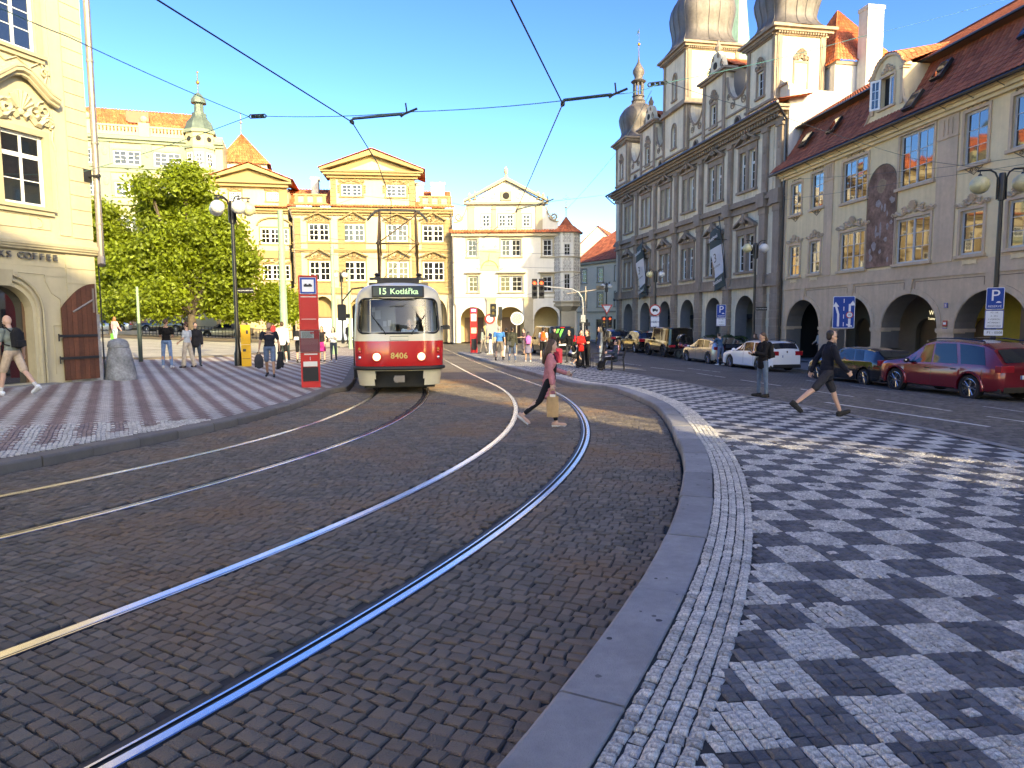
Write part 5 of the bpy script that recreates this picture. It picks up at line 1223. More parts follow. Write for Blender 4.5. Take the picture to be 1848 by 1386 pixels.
rf = MB()
for s in (-1,1): tiles(rf,(c+s*4.1,-.8,15.9),(c+s*4.1,6,15.9),(c,6,17.45),(c,-.8,17.45),.3,.4,.07,.02,s+8)
rf.build('pediment_roof','tile_orange',wi)
rf = MB(); tiles(rf,(-.2,-.7,13.2),(7.3,-.7,13.2),(7.3,.1,13.5),(-.2,.1,13.5),.3,.4,.06,.02,4); rf.build('eave_tiles','tile_orange',wi)
m = MB(); m.box(X2(2.8),X2(.0),-.5,.02,5.0,5.2); m.cut()
for k in range(9): m.box(X2(2.7)+k*.31,X2(2.7)+k*.31+.14,-.45,-.3,5.2,5.75)
m.cut(); m.box(X2(2.8),X2(.0),-.52,-.28,5.75,5.88); m.build('balcony','pal_stone',wi)
wh = thing('white_house', 'white gabled house with sundial fresco, arcade and decorated corner turret', 'building', (-5.9,70.,-.5), 0)
Z = .5; WW = 10.75
o1 = [(1.52,2.55,4.62+Z,6.24+Z),(4.7,7.02,4.62+Z,6.24+Z),(8.97,10.05,4.62+Z,6.24+Z)]; o2 = [(1.48,2.48,8.16+Z,9.9+Z),(4.86,6.86,8.16+Z,9.9+Z),(9.03,10.03,8.16+Z,9.9+Z)]
ar = [(.72,3.26,0,2.35,3.65),(4.41,7.16,0,2.35,3.65),(8.18,10.7,0,2.35,3.65)]
m = MB(); wall(m,0,WW,0,11.0,o1+o2+ar,0,.3,0,0,n=12); m.box(0,WW,5.2,10,0,11); m.box(0,WW,1.2,10,4.2,11); m.add([(0,10,0),(0,0,0),(0,0,11),(0,10,11)],[(0,1,2,3)]); m.build('wall','wh_white',wh)
m = MB(); m.box(0,WW,3.4,3.6,0,4.2); m.box(0,WW,.3,3.5,3.9,4.2)
for x in (3.85,7.65): m.box(x-.4,x+.4,.3,1.0,0,3.9)
m.build('arcade_interior','wh_inner',wh)
m = MB()
for a,b in ((.9,2.9),(4.7,6.8)): m.cut(); m.box(a,b,3.3,3.4,0,2.6)
m.build('arcade_door','win_brown',wh)
m = MB()
for a,b in ((3.39,4.28),(7.17,8.07)): m.cut(); m.box(a,b,-.22,0,0,4.5); m.box(a-.08,b+.08,-.28,0,4.35,4.55); m.box(a-.06,b+.06,-.26,0,2.2,2.35)
m.cut(); m.box(0,WW,-.08,0,4.55,4.62)
m.build('arcade_pilaster','wh_stone',wh)
m = MB()
for a,b,c,d in o1+o2: m.cut(); surround(m,a,b,c,d,.16,.06,.12,.16); m.box(a-.36,b+.36,-.34,0,d+.26,d+.36); m.box(a-.2,b+.2,-.1,0,d+.16,d+.26)
m.build('window_surround','wh_stone',wh)
for k,(a,b,c,d) in enumerate(o1+o2): window(wh,a,b,c,d,leaves=2 if b-a>1.5 else 1,px=2,pz=3,fm='win_grey',gm='glass_dark',y=.16,fw=.09,mw=.05,mull=.22 if b-a>1.5 else 0)
m = MB()
for a,b,c,d in o1+o2: m.cut(); room(m,a,b,c,d,.27,1.1)
m.build('room','dark',wh)
m = MB(); m.box(2.68,4.72,-.03,0,7.2,9.4); fr = m.build('sundial_fresco','fresco',wh)
m = MB(); m.tube([(3.7+.85*math.cos(t),-.04,7.35+.9*math.sin(t)) for t in np.linspace(.15,PI-.15,12)],.045,4); m.tube([(3.0,-.04,9.15),(4.4,-.04,9.15)],.03,4); m.tube([(3.7,-.05,9.0),(3.55,-.3,8.0)],.02,4)
mat('fresco_line',(.45,.22,.10),.9)
m.build('dial','fresco_line',fr)
m = MB()
for s in (-1,1): spiral(m,3.7+s*.6,9.6,.18,1.3,-.03,.03,s); spiral(m,3.7+s*1.2,7.4,.15,1.3,-.03,.03,s)
m.build('painted_scroll','wh_stone',wh)
rf = MB(); tiles(rf,(-.3,-.55,10.95),(WW+.1,-.55,10.95),(WW+.1,.25,11.4),(-.3,.25,11.4),.28,.4,.06,.02,3); rf.build('eave_tiles','tile_orange',wh)
m = MB(); m.box(-.1,WW,-.35,.02,10.7,10.95); m.build('cornice','wh_stone',wh)
gw = [(2.95,3.82,11.08+Z,12.36+Z),(4.6,6.2,11.08+Z,12.36+Z),(7.0,7.85,11.08+Z,12.36+Z)]
m = MB(); wall(m,1.4,9.3,11.0,13.85,gw,.1,.2); m.box(1.4,9.3,.9,6,11,13.8); m.prism([(1.4,13.9),(9.3,13.9),(5.4,16.2)],.1,.6)
m.prism([(.0,11.0),(1.4,11.0),(1.4,13.3),(1.15,13.0),(1.0,12.5),(.7,12.2),(.25,12.2),(.0,12.0)],.1,.5); m.prism([(9.3,11.0),(10.6,11.0),(10.6,12.0),(10.4,12.2),(10.0,12.2),(9.7,12.5),(9.55,13.0),(9.3,13.3)],.1,.5)
m.build('gable','wh_white',wh)
m = MB()
for a,b in ((1.55,2.25),(3.98,4.4),(6.42,6.9),(8.35,9.05)): m.cut(); m.box(a,b,-.02,.1,11.2,13.8)
m.build('gable_pilaster','wh_stone',wh)
m = MB(); m.box(1.15,9.6,-.3,.3,13.8,14.02)
for s in (-1,1): P = [(5.4+s*4.25,14.02),(5.4+s*4.25,14.22),(5.4,16.5),(5.4,16.15)]; m.prism(P if s>0 else P[::-1],-.3,.3)
m.build('pediment','wh_stone',wh)
m = MB(); rr = random.Random(8)
for k in range(60):
    x = 5.4+rr.uniform(-3.2,3.2); zmax = 13.95+2.1*(1-abs(x-5.4)/4.0); z = rr.uniform(14.1,max(14.15,zmax-.15));
    if abs(x-5.4)<.6 and z<15.1: continue
    m.ball((x,.06,z),rr.uniform(.06,.14),5,3,sy=.5)
for s in (-1,1): spiral(m,5.4+s*1.3,14.6,.35,1.5,.05,.05,s); spiral(m,5.4+s*2.3,14.35,.24,1.4,.05,.05,s)
m.build('stucco_relief','wh_white',wh)
m = MB(); m.box(4.85,5.95,-.05,.1,14.2,15.1); m.build('oculus_frame','wh_stone',wh); m = MB(); m.lathe([(.34,0),(.34,.02)],14,(5.4,-.075,14.65),axis='Y'); m.build('oculus','void',wh)
m = MB()
for s in (-1,1): m.cut(); spiral(m,5.4+s*4.75,12.6,.42,1.6,.02,.12,s,PI); m.tube([(5.4+s*3.95,.05,13.6),(5.4+s*4.2,.05,12.9),(5.4+s*4.8,.05,12.15),(5.4+s*5.3,.05,12.1)],.09,5)
m.build('volute','wh_stone',wh)
m = MB()
for x,z,k in ((5.4,16.45,1.3),(1.75,14.15,1),(2.3,14.3,1),(8.6,14.3,1),(9.1,14.15,1)): m.cut(); m.lathe([(.16*k,0),(.16*k,.1*k),(.07*k,.16*k),(.17*k,.4*k),(.15*k,.6*k),(.06*k,.75*k),(.02,.82*k)],9,(x,.0,z))
m.build('urn','wh_stone',wh)
for a,b,c,d in gw: far_window(wh,a,b,c,d,leaves=2 if b-a>1.2 else 1,fm='win_white',mull=.15)
m = MB()
for a,b,c,d in gw: m.cut(); surround(m,a,b,c,d,.12,.05,.08,.08,.1)
m.build('gable_surround','wh_stone',wh)
rf = MB()
for s in (-1,1): tiles(rf,(5.4+s*4.0,.4,14.0),(5.4+s*4.0,9,14.0),(5.4,9,16.2),(5.4,.4,16.2),.3,.4,.06,.02,s+4)
rf.build('roof','tile_red',wh)
tc_ = (11.45, .75); TR = 1.5
def octa(r, a0=PI/8): return [(tc_[0]+r*math.cos(a0+k*PI/4), tc_[1]+r*math.sin(a0+k*PI/4)) for k in range(8)]
m = MB(); m.prism(octa(TR),4.2,11.0,plane='XY'); to = m.build('turret','wh_white',wh)
m = MB(); m.box(WW-.05,12.6,.9,9,0,11); m.build('side_wall','wh_white',wh)
m = MB(); m.prism(octa(TR+.06),3.65,3.9,plane='XY'); m.cut(); m.prism(octa(TR+.12),4.05,4.2,plane='XY'); m.cut(); m.prism(octa(TR+.10),7.0,7.12,plane='XY'); m.cut(); m.prism(octa(TR+.10),8.5,8.62,plane='XY'); m.cut(); m.prism(octa(TR-.05),3.9,4.05,plane='XY')
m.cut(); m.lathe([(TR-.75,3.0),(TR-.4,3.3),(TR-.05,3.65)],8,(tc_[0],tc_[1],0)); m.build('turret_band','wh_stone',to)
m = MB(); m.box(10.9,12.3,-.1,1.6,0,3.2); m.build('corner_pier','wh_stone',wh)
for k in (4,5,6,7):
    p,q = Vector(octa(TR)[k]),Vector(octa(TR)[(k+1)%8]); d = (q-p); L = d.length; an = math.atan2(d.y,d.x)
    M = Matrix.Translation((p.x,p.y,0)) @ rotz(an)
    for z0,z1 in ((4.25,5.2),(7.15,8.45),(9.95,10.9),(5.3,6.95),(8.65,9.9)):
        win = z0 in (5.3,8.65) and k in (5,7)
        if win:
            w_ = window(to,0,L*.62,0,z1-z0,leaves=1,px=2,pz=3,fm='win_grey',gm='glass_dark',y=0,fw=.07,mw=.04); w_.matrix_local = M @ Matrix.Translation((L*.19,-.05,z0))
        else:
            m = MB(); m.box(.1,L-.1,-.015,.0,z0,z1,M=M); po = m.build('sgraffito_panel','sgraffito',to)
            m = MB(); rr = random.Random(k*10+int(z0)); c = L/2; h = z1-z0
            for s in (-1,1):
                nn = max(2,int(h/.3))
                for j in range(nn): spiral(m,c+s*(L*.22),z0+h*(j+.5)/nn,.15,1.4,-.02,.022,s*(1 if j%2 else -1),PI/2,9)
            m.tube([(c,-.02,z0+.05),(c,-.02,z1-.05)],.02,4)
            m2 = MB(); m2.add(m.v,m.f,M=M); m2.build('scroll','sgraffito_line',po)
rf = MB(); oc = octa(TR+.3);
for k in range(8): p,q = oc[k],oc[(k+1)%8]; mid = [(tc_[0]+(v[0]-tc_[0])*.42,tc_[1]+(v[1]-tc_[1])*.42) for v in (p,q)]; tiles(rf,(*p,10.95),(*q,10.95),(*mid[1],11.75),(*mid[0],11.75),.26,.35,.05,.02,k); rf.add([(*mid[0],11.75),(*mid[1],11.75),(tc_[0],tc_[1],12.75)],[(0,1,2)])
rf.build('turret_roof','tile_orange',to)
m = MB(); m.tube([(tc_[0],tc_[1],12.6),(tc_[0],tc_[1],14.9)],.035,5); m.ball((tc_[0],tc_[1],13.6),.12,8,5); m.tube([(tc_[0]-.3,tc_[1],14.5),(tc_[0]+.3,tc_[1],14.55)],.025,4); m.build('finial','zinc',to)
m = MB(); m.tube([(.05,-.2,10.8),(.1,-.15,4.0),(.25,-.15,3.8),(.25,-.15,0)],.07,6); m.build('downpipe','zinc',wh)
sm = thing('turret_palace', 'tall cream and green palace with balustrade and slim corner turret behind the tree', 'building', (-48.,75.4,.9), math.atan2(.3,1))
X3 = lambda u: 16-u; Z = -.9
oU = [(X3(11.1),X3(8.4),18.95+Z,20.5+Z),(X3(7.1),X3(4.35),18.95+Z,20.5+Z),(X3(15.2),X3(12.6),18.95+Z,20.5+Z)]; oL = [(a,b,15.55+Z,17.1+Z) for a,b,_,_ in oU]; oG = [(a,b,11.6+Z,13.3+Z) for a,b,_,_ in oU]; oH = [(a+.3,b-.3,.6,3.8) for a,b,_,_ in oU]
m = MB(); wall(m,-6,16,0,21.6,oU+oL+oG+oH,0,.25); m.box(-6,16,1,10,0,21.5); m.add([(16,0,0),(16,10,0),(16,10,21.6),(16,0,21.6)],[(0,1,2,3)]); m.build('wall','sm_cream',sm)
m = MB()
for z0,z1,p in ((18.55+Z,18.8+Z,.3),(18.1+Z,18.55+Z,.15),(21.3+Z,21.6+Z,.25),(21.6+Z,21.9+Z,.5),(14.6+Z,14.9+Z,.25),(10,10.3,.25)): m.cut(); m.box(-6,16.1,-p,.02,z0,z1)
for u in (3.9,7.75,11.9,15.6):
    for z0,z1 in ((15.0+Z,18.1+Z),(18.8+Z,21.3+Z)): m.cut(); m.box(X3(u)-.5,X3(u)+.5,-.12,0,z0,z1); m.ball((X3(u),-.14,z1-1.0),.3,7,5,sy=.3,sz=1.6)
m.build('green_trim','sm_green',sm)
m = MB()
for a,b,c,d in oU+oL+oG+oH: m.cut(); surround(m,a,b,c,d,.2,.06,.15,.12)
m.build('window_surround','sm_green',sm)
for a,b,c,d in oU+oL+oG: far_window(sm,a,b,c,d)
for a,b,c,d in oH: m = MB(); m.box(a,b,.2,.25,c-.6,d); m.build('door','win_brown',sm)
m = MB()
for a,b,c,d in oU+oL+oG: m.cut(); room(m,a,b,c,d,.22,.9)
m.build('room','dark',sm)
m = MB(); m.box(-6,15.2,-.1,.2,23.0+Z,23.2+Z); m.box(-6,15.2,-.05,.15,22.1+Z,22.3+Z)
for k in range(60): x = -6+k*.35; m.box(x,x+.2,-.04,.14,22.3+Z,23.0+Z)
m.build('balustrade','sm_cream',sm)
m = MB()
for x in (X3(13.4),X3(7.9)): m.cut(); m.box(x-.55,x+.55,-.2,.3,22.0+Z,23.5+Z); m.ball((x,.05,23.9+Z),.4,8,6)
m.build('pedestal','sm_cream',sm)
rf = MB(); tiles(rf,(-6,.3,22.3+Z),(15.6,.3,22.3+Z),(13,5,26.1+Z),(-6,5,26.1+Z),.4,.5,.09,.03,2); tiles(rf,(15.6,.3,22.3+Z),(15.6,10,22.3+Z),(13,5,26.1+Z),(13,5,26.1+Z),.4,.5,.09,.03,3); rf.build('roof','tile_orange',sm)
m = MB(); m.prism([(2.2,24.2+Z),(3.3,24.2+Z),(3.3,24.2+Z+.01),(2.2,25.3+Z)],5.9,8.2,plane='YZ'); m.box(6.1,7.8,2.0,2.3,24.0+Z,24.8+Z); m.build('roof_dormer','win_brown',sm)
tx, ty, tr_ = X3(2.3), .2, 1.55
def oc2(r): return [(tx+r*math.cos(PI/8+k*PI/4),ty+r*math.sin(PI/8+k*PI/4)) for k in range(8)]
m = MB(); m.prism(oc2(tr_),8,22.9+Z,plane='XY'); t = m.build('turret','sm_cream',sm)
m = MB()
for z0,z1,p in ((22.7+Z,23.05+Z,.2),(18.55+Z,18.85+Z,.15),(21.0+Z,21.25+Z,.12)): m.cut(); m.prism(oc2(tr_+p),z0,z1,plane='XY')
m.build('turret_band','sm_green',t)
for k in (4,5,6,7):
    p,q = Vector(oc2(tr_)[k]),Vector(oc2(tr_)[(k+1)%8]); d = q-p; M = Matrix.Translation((p.x,p.y,0)) @ rotz(math.atan2(d.y,d.x))
    for z0 in (19.0+Z,15.5+Z): w_ = window(t,0,d.length*.7,0,1.5,leaves=1,px=2,pz=3,gm='glass_dark',y=0,fw=.09,mw=.05); w_.matrix_local = M @ Matrix.Translation((d.length*.15,-.05,z0))
    m = MB(); m.lathe([(.28,-.04),(.28,0)],10,(0,0,0),axis='Y'); oo = m.build('oculus','void',t); oo.matrix_local = M @ Matrix.Translation((d.length/2,-.02,22.0+Z))
m = MB(); m.lathe([(tr_+.2,23.0+Z),(tr_+.0,23.4+Z),(tr_-.15,23.9+Z),(tr_-.6,24.4+Z),(.8,24.75+Z),(.8,25.0+Z)],8,(tx,ty,0)); m.lathe([(.55,25+Z),(.5,26.0+Z),(.85,26.1+Z),(.8,26.5+Z),(.45,27.0+Z),(.1,27.3+Z)],8,(tx,ty,0)); m.build('dome','patina',t,smooth=30)
m = MB(); m.tube([(tx,ty,27.2+Z),(tx,ty,29.6+Z)],.06,5); m.ball((tx,ty,28.4+Z),.22,8,6); m.ball((tx,ty,29.5+Z),.12,8,6); m.build('finial','gold',t)
m = MB(); m.box(15.2,20.5,5,10,10,20.9+Z); m.build('rear_tower','white_wall',sm)
m = MB(); m.prism([(16,8),(16,19.6+Z),(16.6,19.4+Z),(19,17.2+Z),(23.5,16.5+Z),(23.5,8)],4.5,5.5); m.build('rear_wall','white_wall',sm)
rf = MB(); ap = (17.5,7.5,24.9+Z); c4 = [(14.8,4.6),(20.9,4.6),(20.9,10.4),(14.8,10.4)]
for k in range(4): p,q = c4[k],c4[(k+1)%4]; tiles(rf,(*p,20.8+Z),(*q,20.8+Z),(ap[0]+.02*k,ap[1],ap[2]),(ap[0],ap[1]+.02,ap[2]),.4,.5,.08,.03,k)
rf.build('rear_roof','tile_orange',sm)
m = MB(); m.tube([(ap[0],ap[1],ap[2]-.2),(ap[0],ap[1],ap[2]+2.6)],.05,5); m.ball((ap[0],ap[1],ap[2]+1.4),.18,8,5); m.build('finial','zinc',sm)
def gap_house(loc, rz, W, D, H, roofh, mt, label, rows, cols, tile='tile_red', zb=3.6, gable=False):
    h = thing('town_house', label, 'building', (*loc, -.75), rz); ops = []
    for r_ in range(rows):
        for c in range(cols): a = W*(c+.5)/cols; ops.append((a-.5,a+.5,zb+r_*(H-zb)/rows+.5,zb+r_*(H-zb)/rows+2.2))
    ops += [(W*(c+.5)/cols-.8,W*(c+.5)/cols+.8,0,2.6) for c in range(cols)]
    m = MB(); wall(m,0,W,0,H,ops,0,.2); m.box(0,W,.9,D,0,H)
    m.add([(0,D,0),(0,0,0),(0,0,H),(0,D,H)],[(0,1,2,3)])
    if gable: m.prism([(0,H),(W,H),(W/2,H+roofh)],0,.3)
    m.build('wall',mt,h)
    for o in ops[:-cols]: window(h,*o,leaves=1,px=2,pz=3,gm='glass_dark',y=.06,fw=.08,mw=.05)
    m = MB()
    for o in ops[:-cols]: m.cut(); surround(m,*o,.14,.05,.1,.1)
    m.build('window_surround','wh_stone',h)
    m = MB()
    for o in ops[-cols:]: m.cut(); m.box(o[0],o[1],.15,.2,0,2.6)
    m.build('shop_front','glass_dark',h)
    m = MB(); m.box(-.15,W+.15,-.3,.02,H-.25,H); m.cut(); m.box(0,W,-.12,.02,zb-.2,zb); m.build('cornice','wh_stone',h)
    rf = MB()
    if gable:
        for s in (-1,1): tiles(rf,(W/2+s*(W/2+.2),-.2,H),(W/2+s*(W/2+.2),D,H),(W/2,D,H+roofh),(W/2,-.2,H+roofh),.35,.45,.07,.02,1)
    else: tiles(rf,(-.2,-.35,H),(W+.2,-.35,H),(W+.2,D/2,H+roofh),(-.2,D/2,H+roofh),.35,.45,.07,.02,1); rf.prism([(-.3,H-.02),(D/2,H+roofh-.1),(D,H)],0,W,plane='YZ')
    rf.build('roof',tile,h); return h
gap_house((8.2,88),math.radians(-58),16,9,9.6,3.6,'gap_pale','pale old house with dark red roof at the mouth of the side street',2,5)
gap_house((11.9,92),math.radians(-68),15,9,12.6,3.2,'gap_green','narrow pale green house beside the far end of the town hall',3,4)
gap_house((8.6,105),math.radians(-20),9,9,12.0,4.4,'gap_pink','pinkish house with steep gable deep in the side street',3,3,gable=True)
gap_house((2.5,112),math.radians(-8),8,9,9.5,4.,'gap_pale','small pale house closing the side street behind the turret',2,3)
sp = thing('church_spire', 'slender green copper church spire rising behind the town hall towers', 'tower', (41.5,130,-.8), 0)
m = MB(); m.box(-3,3,-3,3,0,46); m.build('shaft','gap_pale',sp)
m = MB(); m.lathe([(4.2,46),(2.6,48),(1.9,52),(.95,62),(.45,69),(.1,74.5)],8,(0,0,0)); m.build('spire','green_copper',sp)
m = MB(); m.tube([(0,0,74),(0,0,77)],.08,5); m.ball((0,0,75),.35,8,6); m.build('finial','gold',sp)
def unseen_house(loc, rz, W, D, H, rh, mt, label, cols=6):
    h = thing('town_house', label, 'building', loc, rz)
    ops = [(W*(c+.5)/cols-.6,W*(c+.5)/cols+.6,z,z+2.1) for c in range(cols) for z in np.arange(4.6,H-2.5,3.7)]
    m = MB(); wall(m,0,W,0,H,ops,0,.25); m.box(0,W,.8,D,0,H); m.add([(0,D,0),(0,0,0),(0,0,H),(0,D,H)],[(0,1,2,3)]); m.add([(W,0,0),(W,D,0),(W,D,H),(W,0,H)],[(0,1,2,3)]); m.build('wall',mt,h)
    for o in ops: window(h,*o,leaves=2,px=1,pz=3,y=.08,fw=.07,mw=.04)
    m = MB(); m.box(-.2,W+.2,-.4,.02,H-.3,H); m.build('cornice','wh_stone',h)
    m = MB(); m.prism([(-.4,H),(D/2,H+rh),(D+.4,H)],-.2,W+.2,plane='YZ'); m.build('roof','tile_orange',h); return h
_r = PI
unseen_house((44,-15,-.2), PI, 13.0, 12, 22, 5, 'gap_pale', 'tall pale house added unseen behind the viewer to shade the street')  # first of four unseen houses added to keep sun off the foreground
unseen_house((33.,-15,-.2), PI, 8.6, 6, 20, 4, 'white_wall', 'white house added unseen behind the viewer as shade caster beside the pale one')
unseen_house((19.0,-15,-.2), PI, 7.2, 5, 22.0, 2.5, 'gap_green', 'pale green house added unseen behind the viewer as shade caster next to the street gap')  # added sun blocker, open gap beside it lets some light through
unseen_house((11.7,-15,-.2), PI, 11.7, 12, 20.3, 3.4, 'gap_pink', 'pink house added unseen behind the viewer to shade the foot of the cafe wall')  # added, height shaped to set the shadow line on the cafe front
unseen_house((-23.5,-14.5,-.2), LA, 21.5, 9, 15, 5, 'gap_pale', 'cream house added unseen across the tracks to bounce sunlight back', 8)  # added as a sunlit surface that throws warm light on the ochre house
def leaf_mat(name, c, tr):
    m = bpy.data.materials.new(name); m.use_nodes = True; n = m.node_tree.nodes; L = m.node_tree.links; n.remove(n['Principled BSDF']); out = n['Material Output']
    at = n.new('ShaderNodeAttribute'); at.attribute_name = 'rnd'
    mr = n.new('ShaderNodeMapRange'); L.new(at.outputs['Fac'], mr.inputs[0]); mr.inputs[3].default_value = .6; mr.inputs[4].default_value = 1.45
    cols = []
    for cc in (c, tr):
        mx = n.new('ShaderNodeMix'); mx.data_type = 'RGBA'; mx.blend_type = 'MULTIPLY'; mx.inputs[0].default_value = 1; mx.inputs[6].default_value = (*cc,1); L.new(mr.outputs[0], mx.inputs[7]); cols.append(mx.outputs[2])
    d = n.new('ShaderNodeBsdfPrincipled'); d.inputs['Roughness'].default_value = .5; d.inputs['Specular IOR Level'].default_value = .35; L.new(cols[0], d.inputs['Base Color'])
    t = n.new('ShaderNodeBsdfTranslucent'); L.new(cols[1], t.inputs['Color'])
    ms = n.new('ShaderNodeMixShader'); ms.inputs[0].default_value = .36; L.new(d.outputs[0], ms.inputs[1]); L.new(t.outputs[0], ms.inputs[2]); L.new(ms.outputs[0], out.inputs[0]); MATS[name] = m
leaf_mat('leaf', (.15,.195,.022), (.40,.44,.03)); leaf_mat('leaf_dark', (.05,.09,.02), (.10,.16,.03))
mat('bark', (.085,.065,.048), .95, noise=(3,.35), bump=(10,.8))
def crown_mesh(lobes, n, size, seed, mname='leaf', clump=.45):
    r = np.random.default_rng(seed); vol = np.array([l[3]**2.2 for l in lobes]); pk = r.choice(len(lobes), n//14, p=vol/vol.sum()); L = np.array(lobes)
    d = r.normal(size=(len(pk),3)); d /= np.linalg.norm(d, axis=1, keepdims=True); rad = (r.random(len(pk))**.38)
    C = L[pk,:3]+d*(L[pk,3]*rad)[:,None]*np.array([1,1,.86])    # clump centres
    C = np.repeat(C, 14, 0); out = np.repeat(d, 14, 0); N = len(C)
    P = C+r.normal(size=(N,3))*clump*np.array([1,1,.55]); P[:,2] -= .25*np.abs(r.normal(size=N))*clump
    nrm = out*.5+r.normal(size=(N,3))*.8+np.array([0,0,.55]); nrm /= np.linalg.norm(nrm, axis=1, keepdims=True)
    a = np.cross(nrm, r.normal(size=(N,3))); a /= np.linalg.norm(a, axis=1, keepdims=True); b = np.cross(nrm, a); s = size*r.uniform(.6,1.35,(N,1))
    V = np.stack([P-a*s, P-b*s*.62+nrm*s*.12, P+a*s, P+b*s*.62+nrm*s*.12], 1).reshape(-1,3); F = np.arange(N*4).reshape(N,4)
    rn = np.clip(np.repeat(r.random(len(pk)),14)*.55+r.random(N)*.45, 0, 1)
    return arrmesh('crown', V, F, mname, rn)
def tree(name, label, loc, lobes, n, size, seed, trunk_r=.25, group=None, mname='leaf', clump=.45, trunk_top=None, lean=0.):
    """lobes are relative to loc"""
    t = thing(name, label, 'tree', loc, 0, group); r = random.Random(seed); m = MB()
    top = max(l[2] for l in lobes); cx = sum(l[0] for l in lobes)/len(lobes); base = min(l[2]-l[3] for l in lobes); fk = trunk_top or max(1.8, base+.8)
    pts = [(0,0,-.2),(lean*.1,0,.25),(lean*.4,.05,fk*.5),(lean*.8,0,fk)]; m.tube(pts, [trunk_r*1.5,trunk_r*1.08,trunk_r,trunk_r*.9], 9)
    for l in lobes:
        e = Vector((l[0],l[1],l[2])); s = Vector((lean*.8,0,fk-.1)); mid = s.lerp(e,.45)+Vector((r.uniform(-.4,.4),r.uniform(-.4,.4),.5)); m.tube([s,mid,e],[trunk_r*.55,trunk_r*.32,.03],6)
        for k in range(4):
            q = e+Vector((r.uniform(-1,1),r.uniform(-1,1),r.uniform(-.5,1)))*l[3]*.75; m.tube([mid.lerp(e,.5),e.lerp(q,.4)+Vector((0,0,.2)),q],[.07,.045,.015],4)
    m.build('trunk','bark',t,smooth=60)
    o = link('crown', crown_mesh(lobes, n, size, seed, mname, clump), t); o['kind'] = 'stuff'
    return t
def px(x, y, d): return ((x-924)/1240*d, 1.78+(580-y)/1240*d)
def lob(base, L, d, yj=1.2, seed=1):
    r = random.Random(seed); out = []
    for x, y, q in L: X_, Z_ = px(x,y,d); out.append((X_-base[0], r.uniform(-yj,yj), Z_-base[2], q))
    return out
b = (px(348,607,58)[0], 58, gz(px(348,607,58)[0],58)+.1)
tree('lime_tree', 'large leafy green tree in the sunlit square with thick trunk', b, lob(b,[(365,338,1.7),(352,378,2.3),(300,395,2.2),(405,425,2.3),(340,450,3.1),(430,490,2.2),(270,480,2.8),(390,530,2.2),(310,535,2.2),(452,462,1.4),(425,555,1.4),(250,540,1.7),(235,450,1.9),(300,350,1.2)],58,1.8), 62000, .175, 3, .36, 'trees on the square', lean=.1)
b = (px(203,600,60)[0], 60, gz(px(203,600,60)[0],60)+.1)
tree('lime_tree', 'green tree half hidden by the cafe corner, slim dark trunk', b, lob(b,[(200,400,2.0),(215,450,2.4),(200,500,2.5),(235,540,1.7),(185,440,2.0),(215,555,1.3)],60,1.5), 28000, .165, 5, .17, 'trees on the square')
b = (px(512,604,61)[0], 61, gz(px(512,604,61)[0],61)+.1)
tree('lime_tree', 'small round green tree right of the big tree beside the red timetable post', b, lob(b,[(500,535,1.3),(515,550,1.3),(490,560,1.1),(525,565,.9)],61,.8), 11000, .15, 7, .10, 'trees on the square')
t = thing('iron_railing', 'low dark iron railing behind the trees on the square', 'fence', (0,0,0), 0)
r_ = [(-33.5,62.5),(-20.5,64.5)]; p,q = map(Vector,r_); n = 44
m = MB()
for h in (.15,.95): m.tube([(*p.lerp(q,i/8),gz(*p.lerp(q,i/8))+.1+h) for i in range(9)],.025,4)
m.build('rail','iron',t)
for i in range(n+1): c = p.lerp(q,i/n); z = gz(*c); MB().box(c.x-.02,c.x+.02,c.y-.02,c.y+.02,z,z+(1.15 if i%6 == 0 else 1.05)).build('post' if i%6 == 0 else 'baluster','iron',t)
m = MB(); P = [(-46,53),(-36,51.5),(-24,55),(-19.5,58.5),(-20,61.5),(-33,61),(-46,60)]
so = sheet('ground_patch', P, 'brown_ground', dz=KH+.02, step=2.); so['label'] = 'darker brown ground under the trees'  # flat brown sheet, darker than the setts around it
tree('dapple_tree', 'tall unseen tree added behind the viewer to dapple the sunlight', (17.0,-9.5,-.2), [(0,0,8,2.6),(1.6,.4,10.4,2.2),(-1.5,0,9.8,2.2),(.2,.2,12.4,1.9),(-.6,0,6.0,1.8)], 1300, .17, 11, .26, 'unseen trees added for dappled light', 'leaf_dark', .5)  # unseen tree added in the gap to break sun into patches
mat('tram_red', (.56,.018,.020), .25, coat=.6, noise=(1.2,.06)); mat('tram_cream', (.66,.60,.43), .3, coat=.5, noise=(1.2,.06)); mat('tram_dark', (.02,.019,.018), .6, noise=(5,.3))
mat('rubber_black', (.010,.010,.010), .5); mat('gold_paint', (.62,.45,.13), .4)
mat('lamp_lit', (.9,.85,.7), .3, emit=((1,.88,.62), .55)); mat('lamp_amber', (.55,.20,.03), .25); mat('lamp_red', (.45,.02,.015), .2, coat=.5); mat('led_green', (.5,.8,.5), .4, emit=((.55,1,.5), .13)); mat('display_blue', (.045,.07,.085), .15)
mat('panto', (.10,.065,.035), .5, metal=.3); mat('chrome', (.7,.7,.7), .12, metal=1.); mat('skin_tone', (.52,.32,.235), .6); mat('pale_grey', (.5,.5,.5), .7)
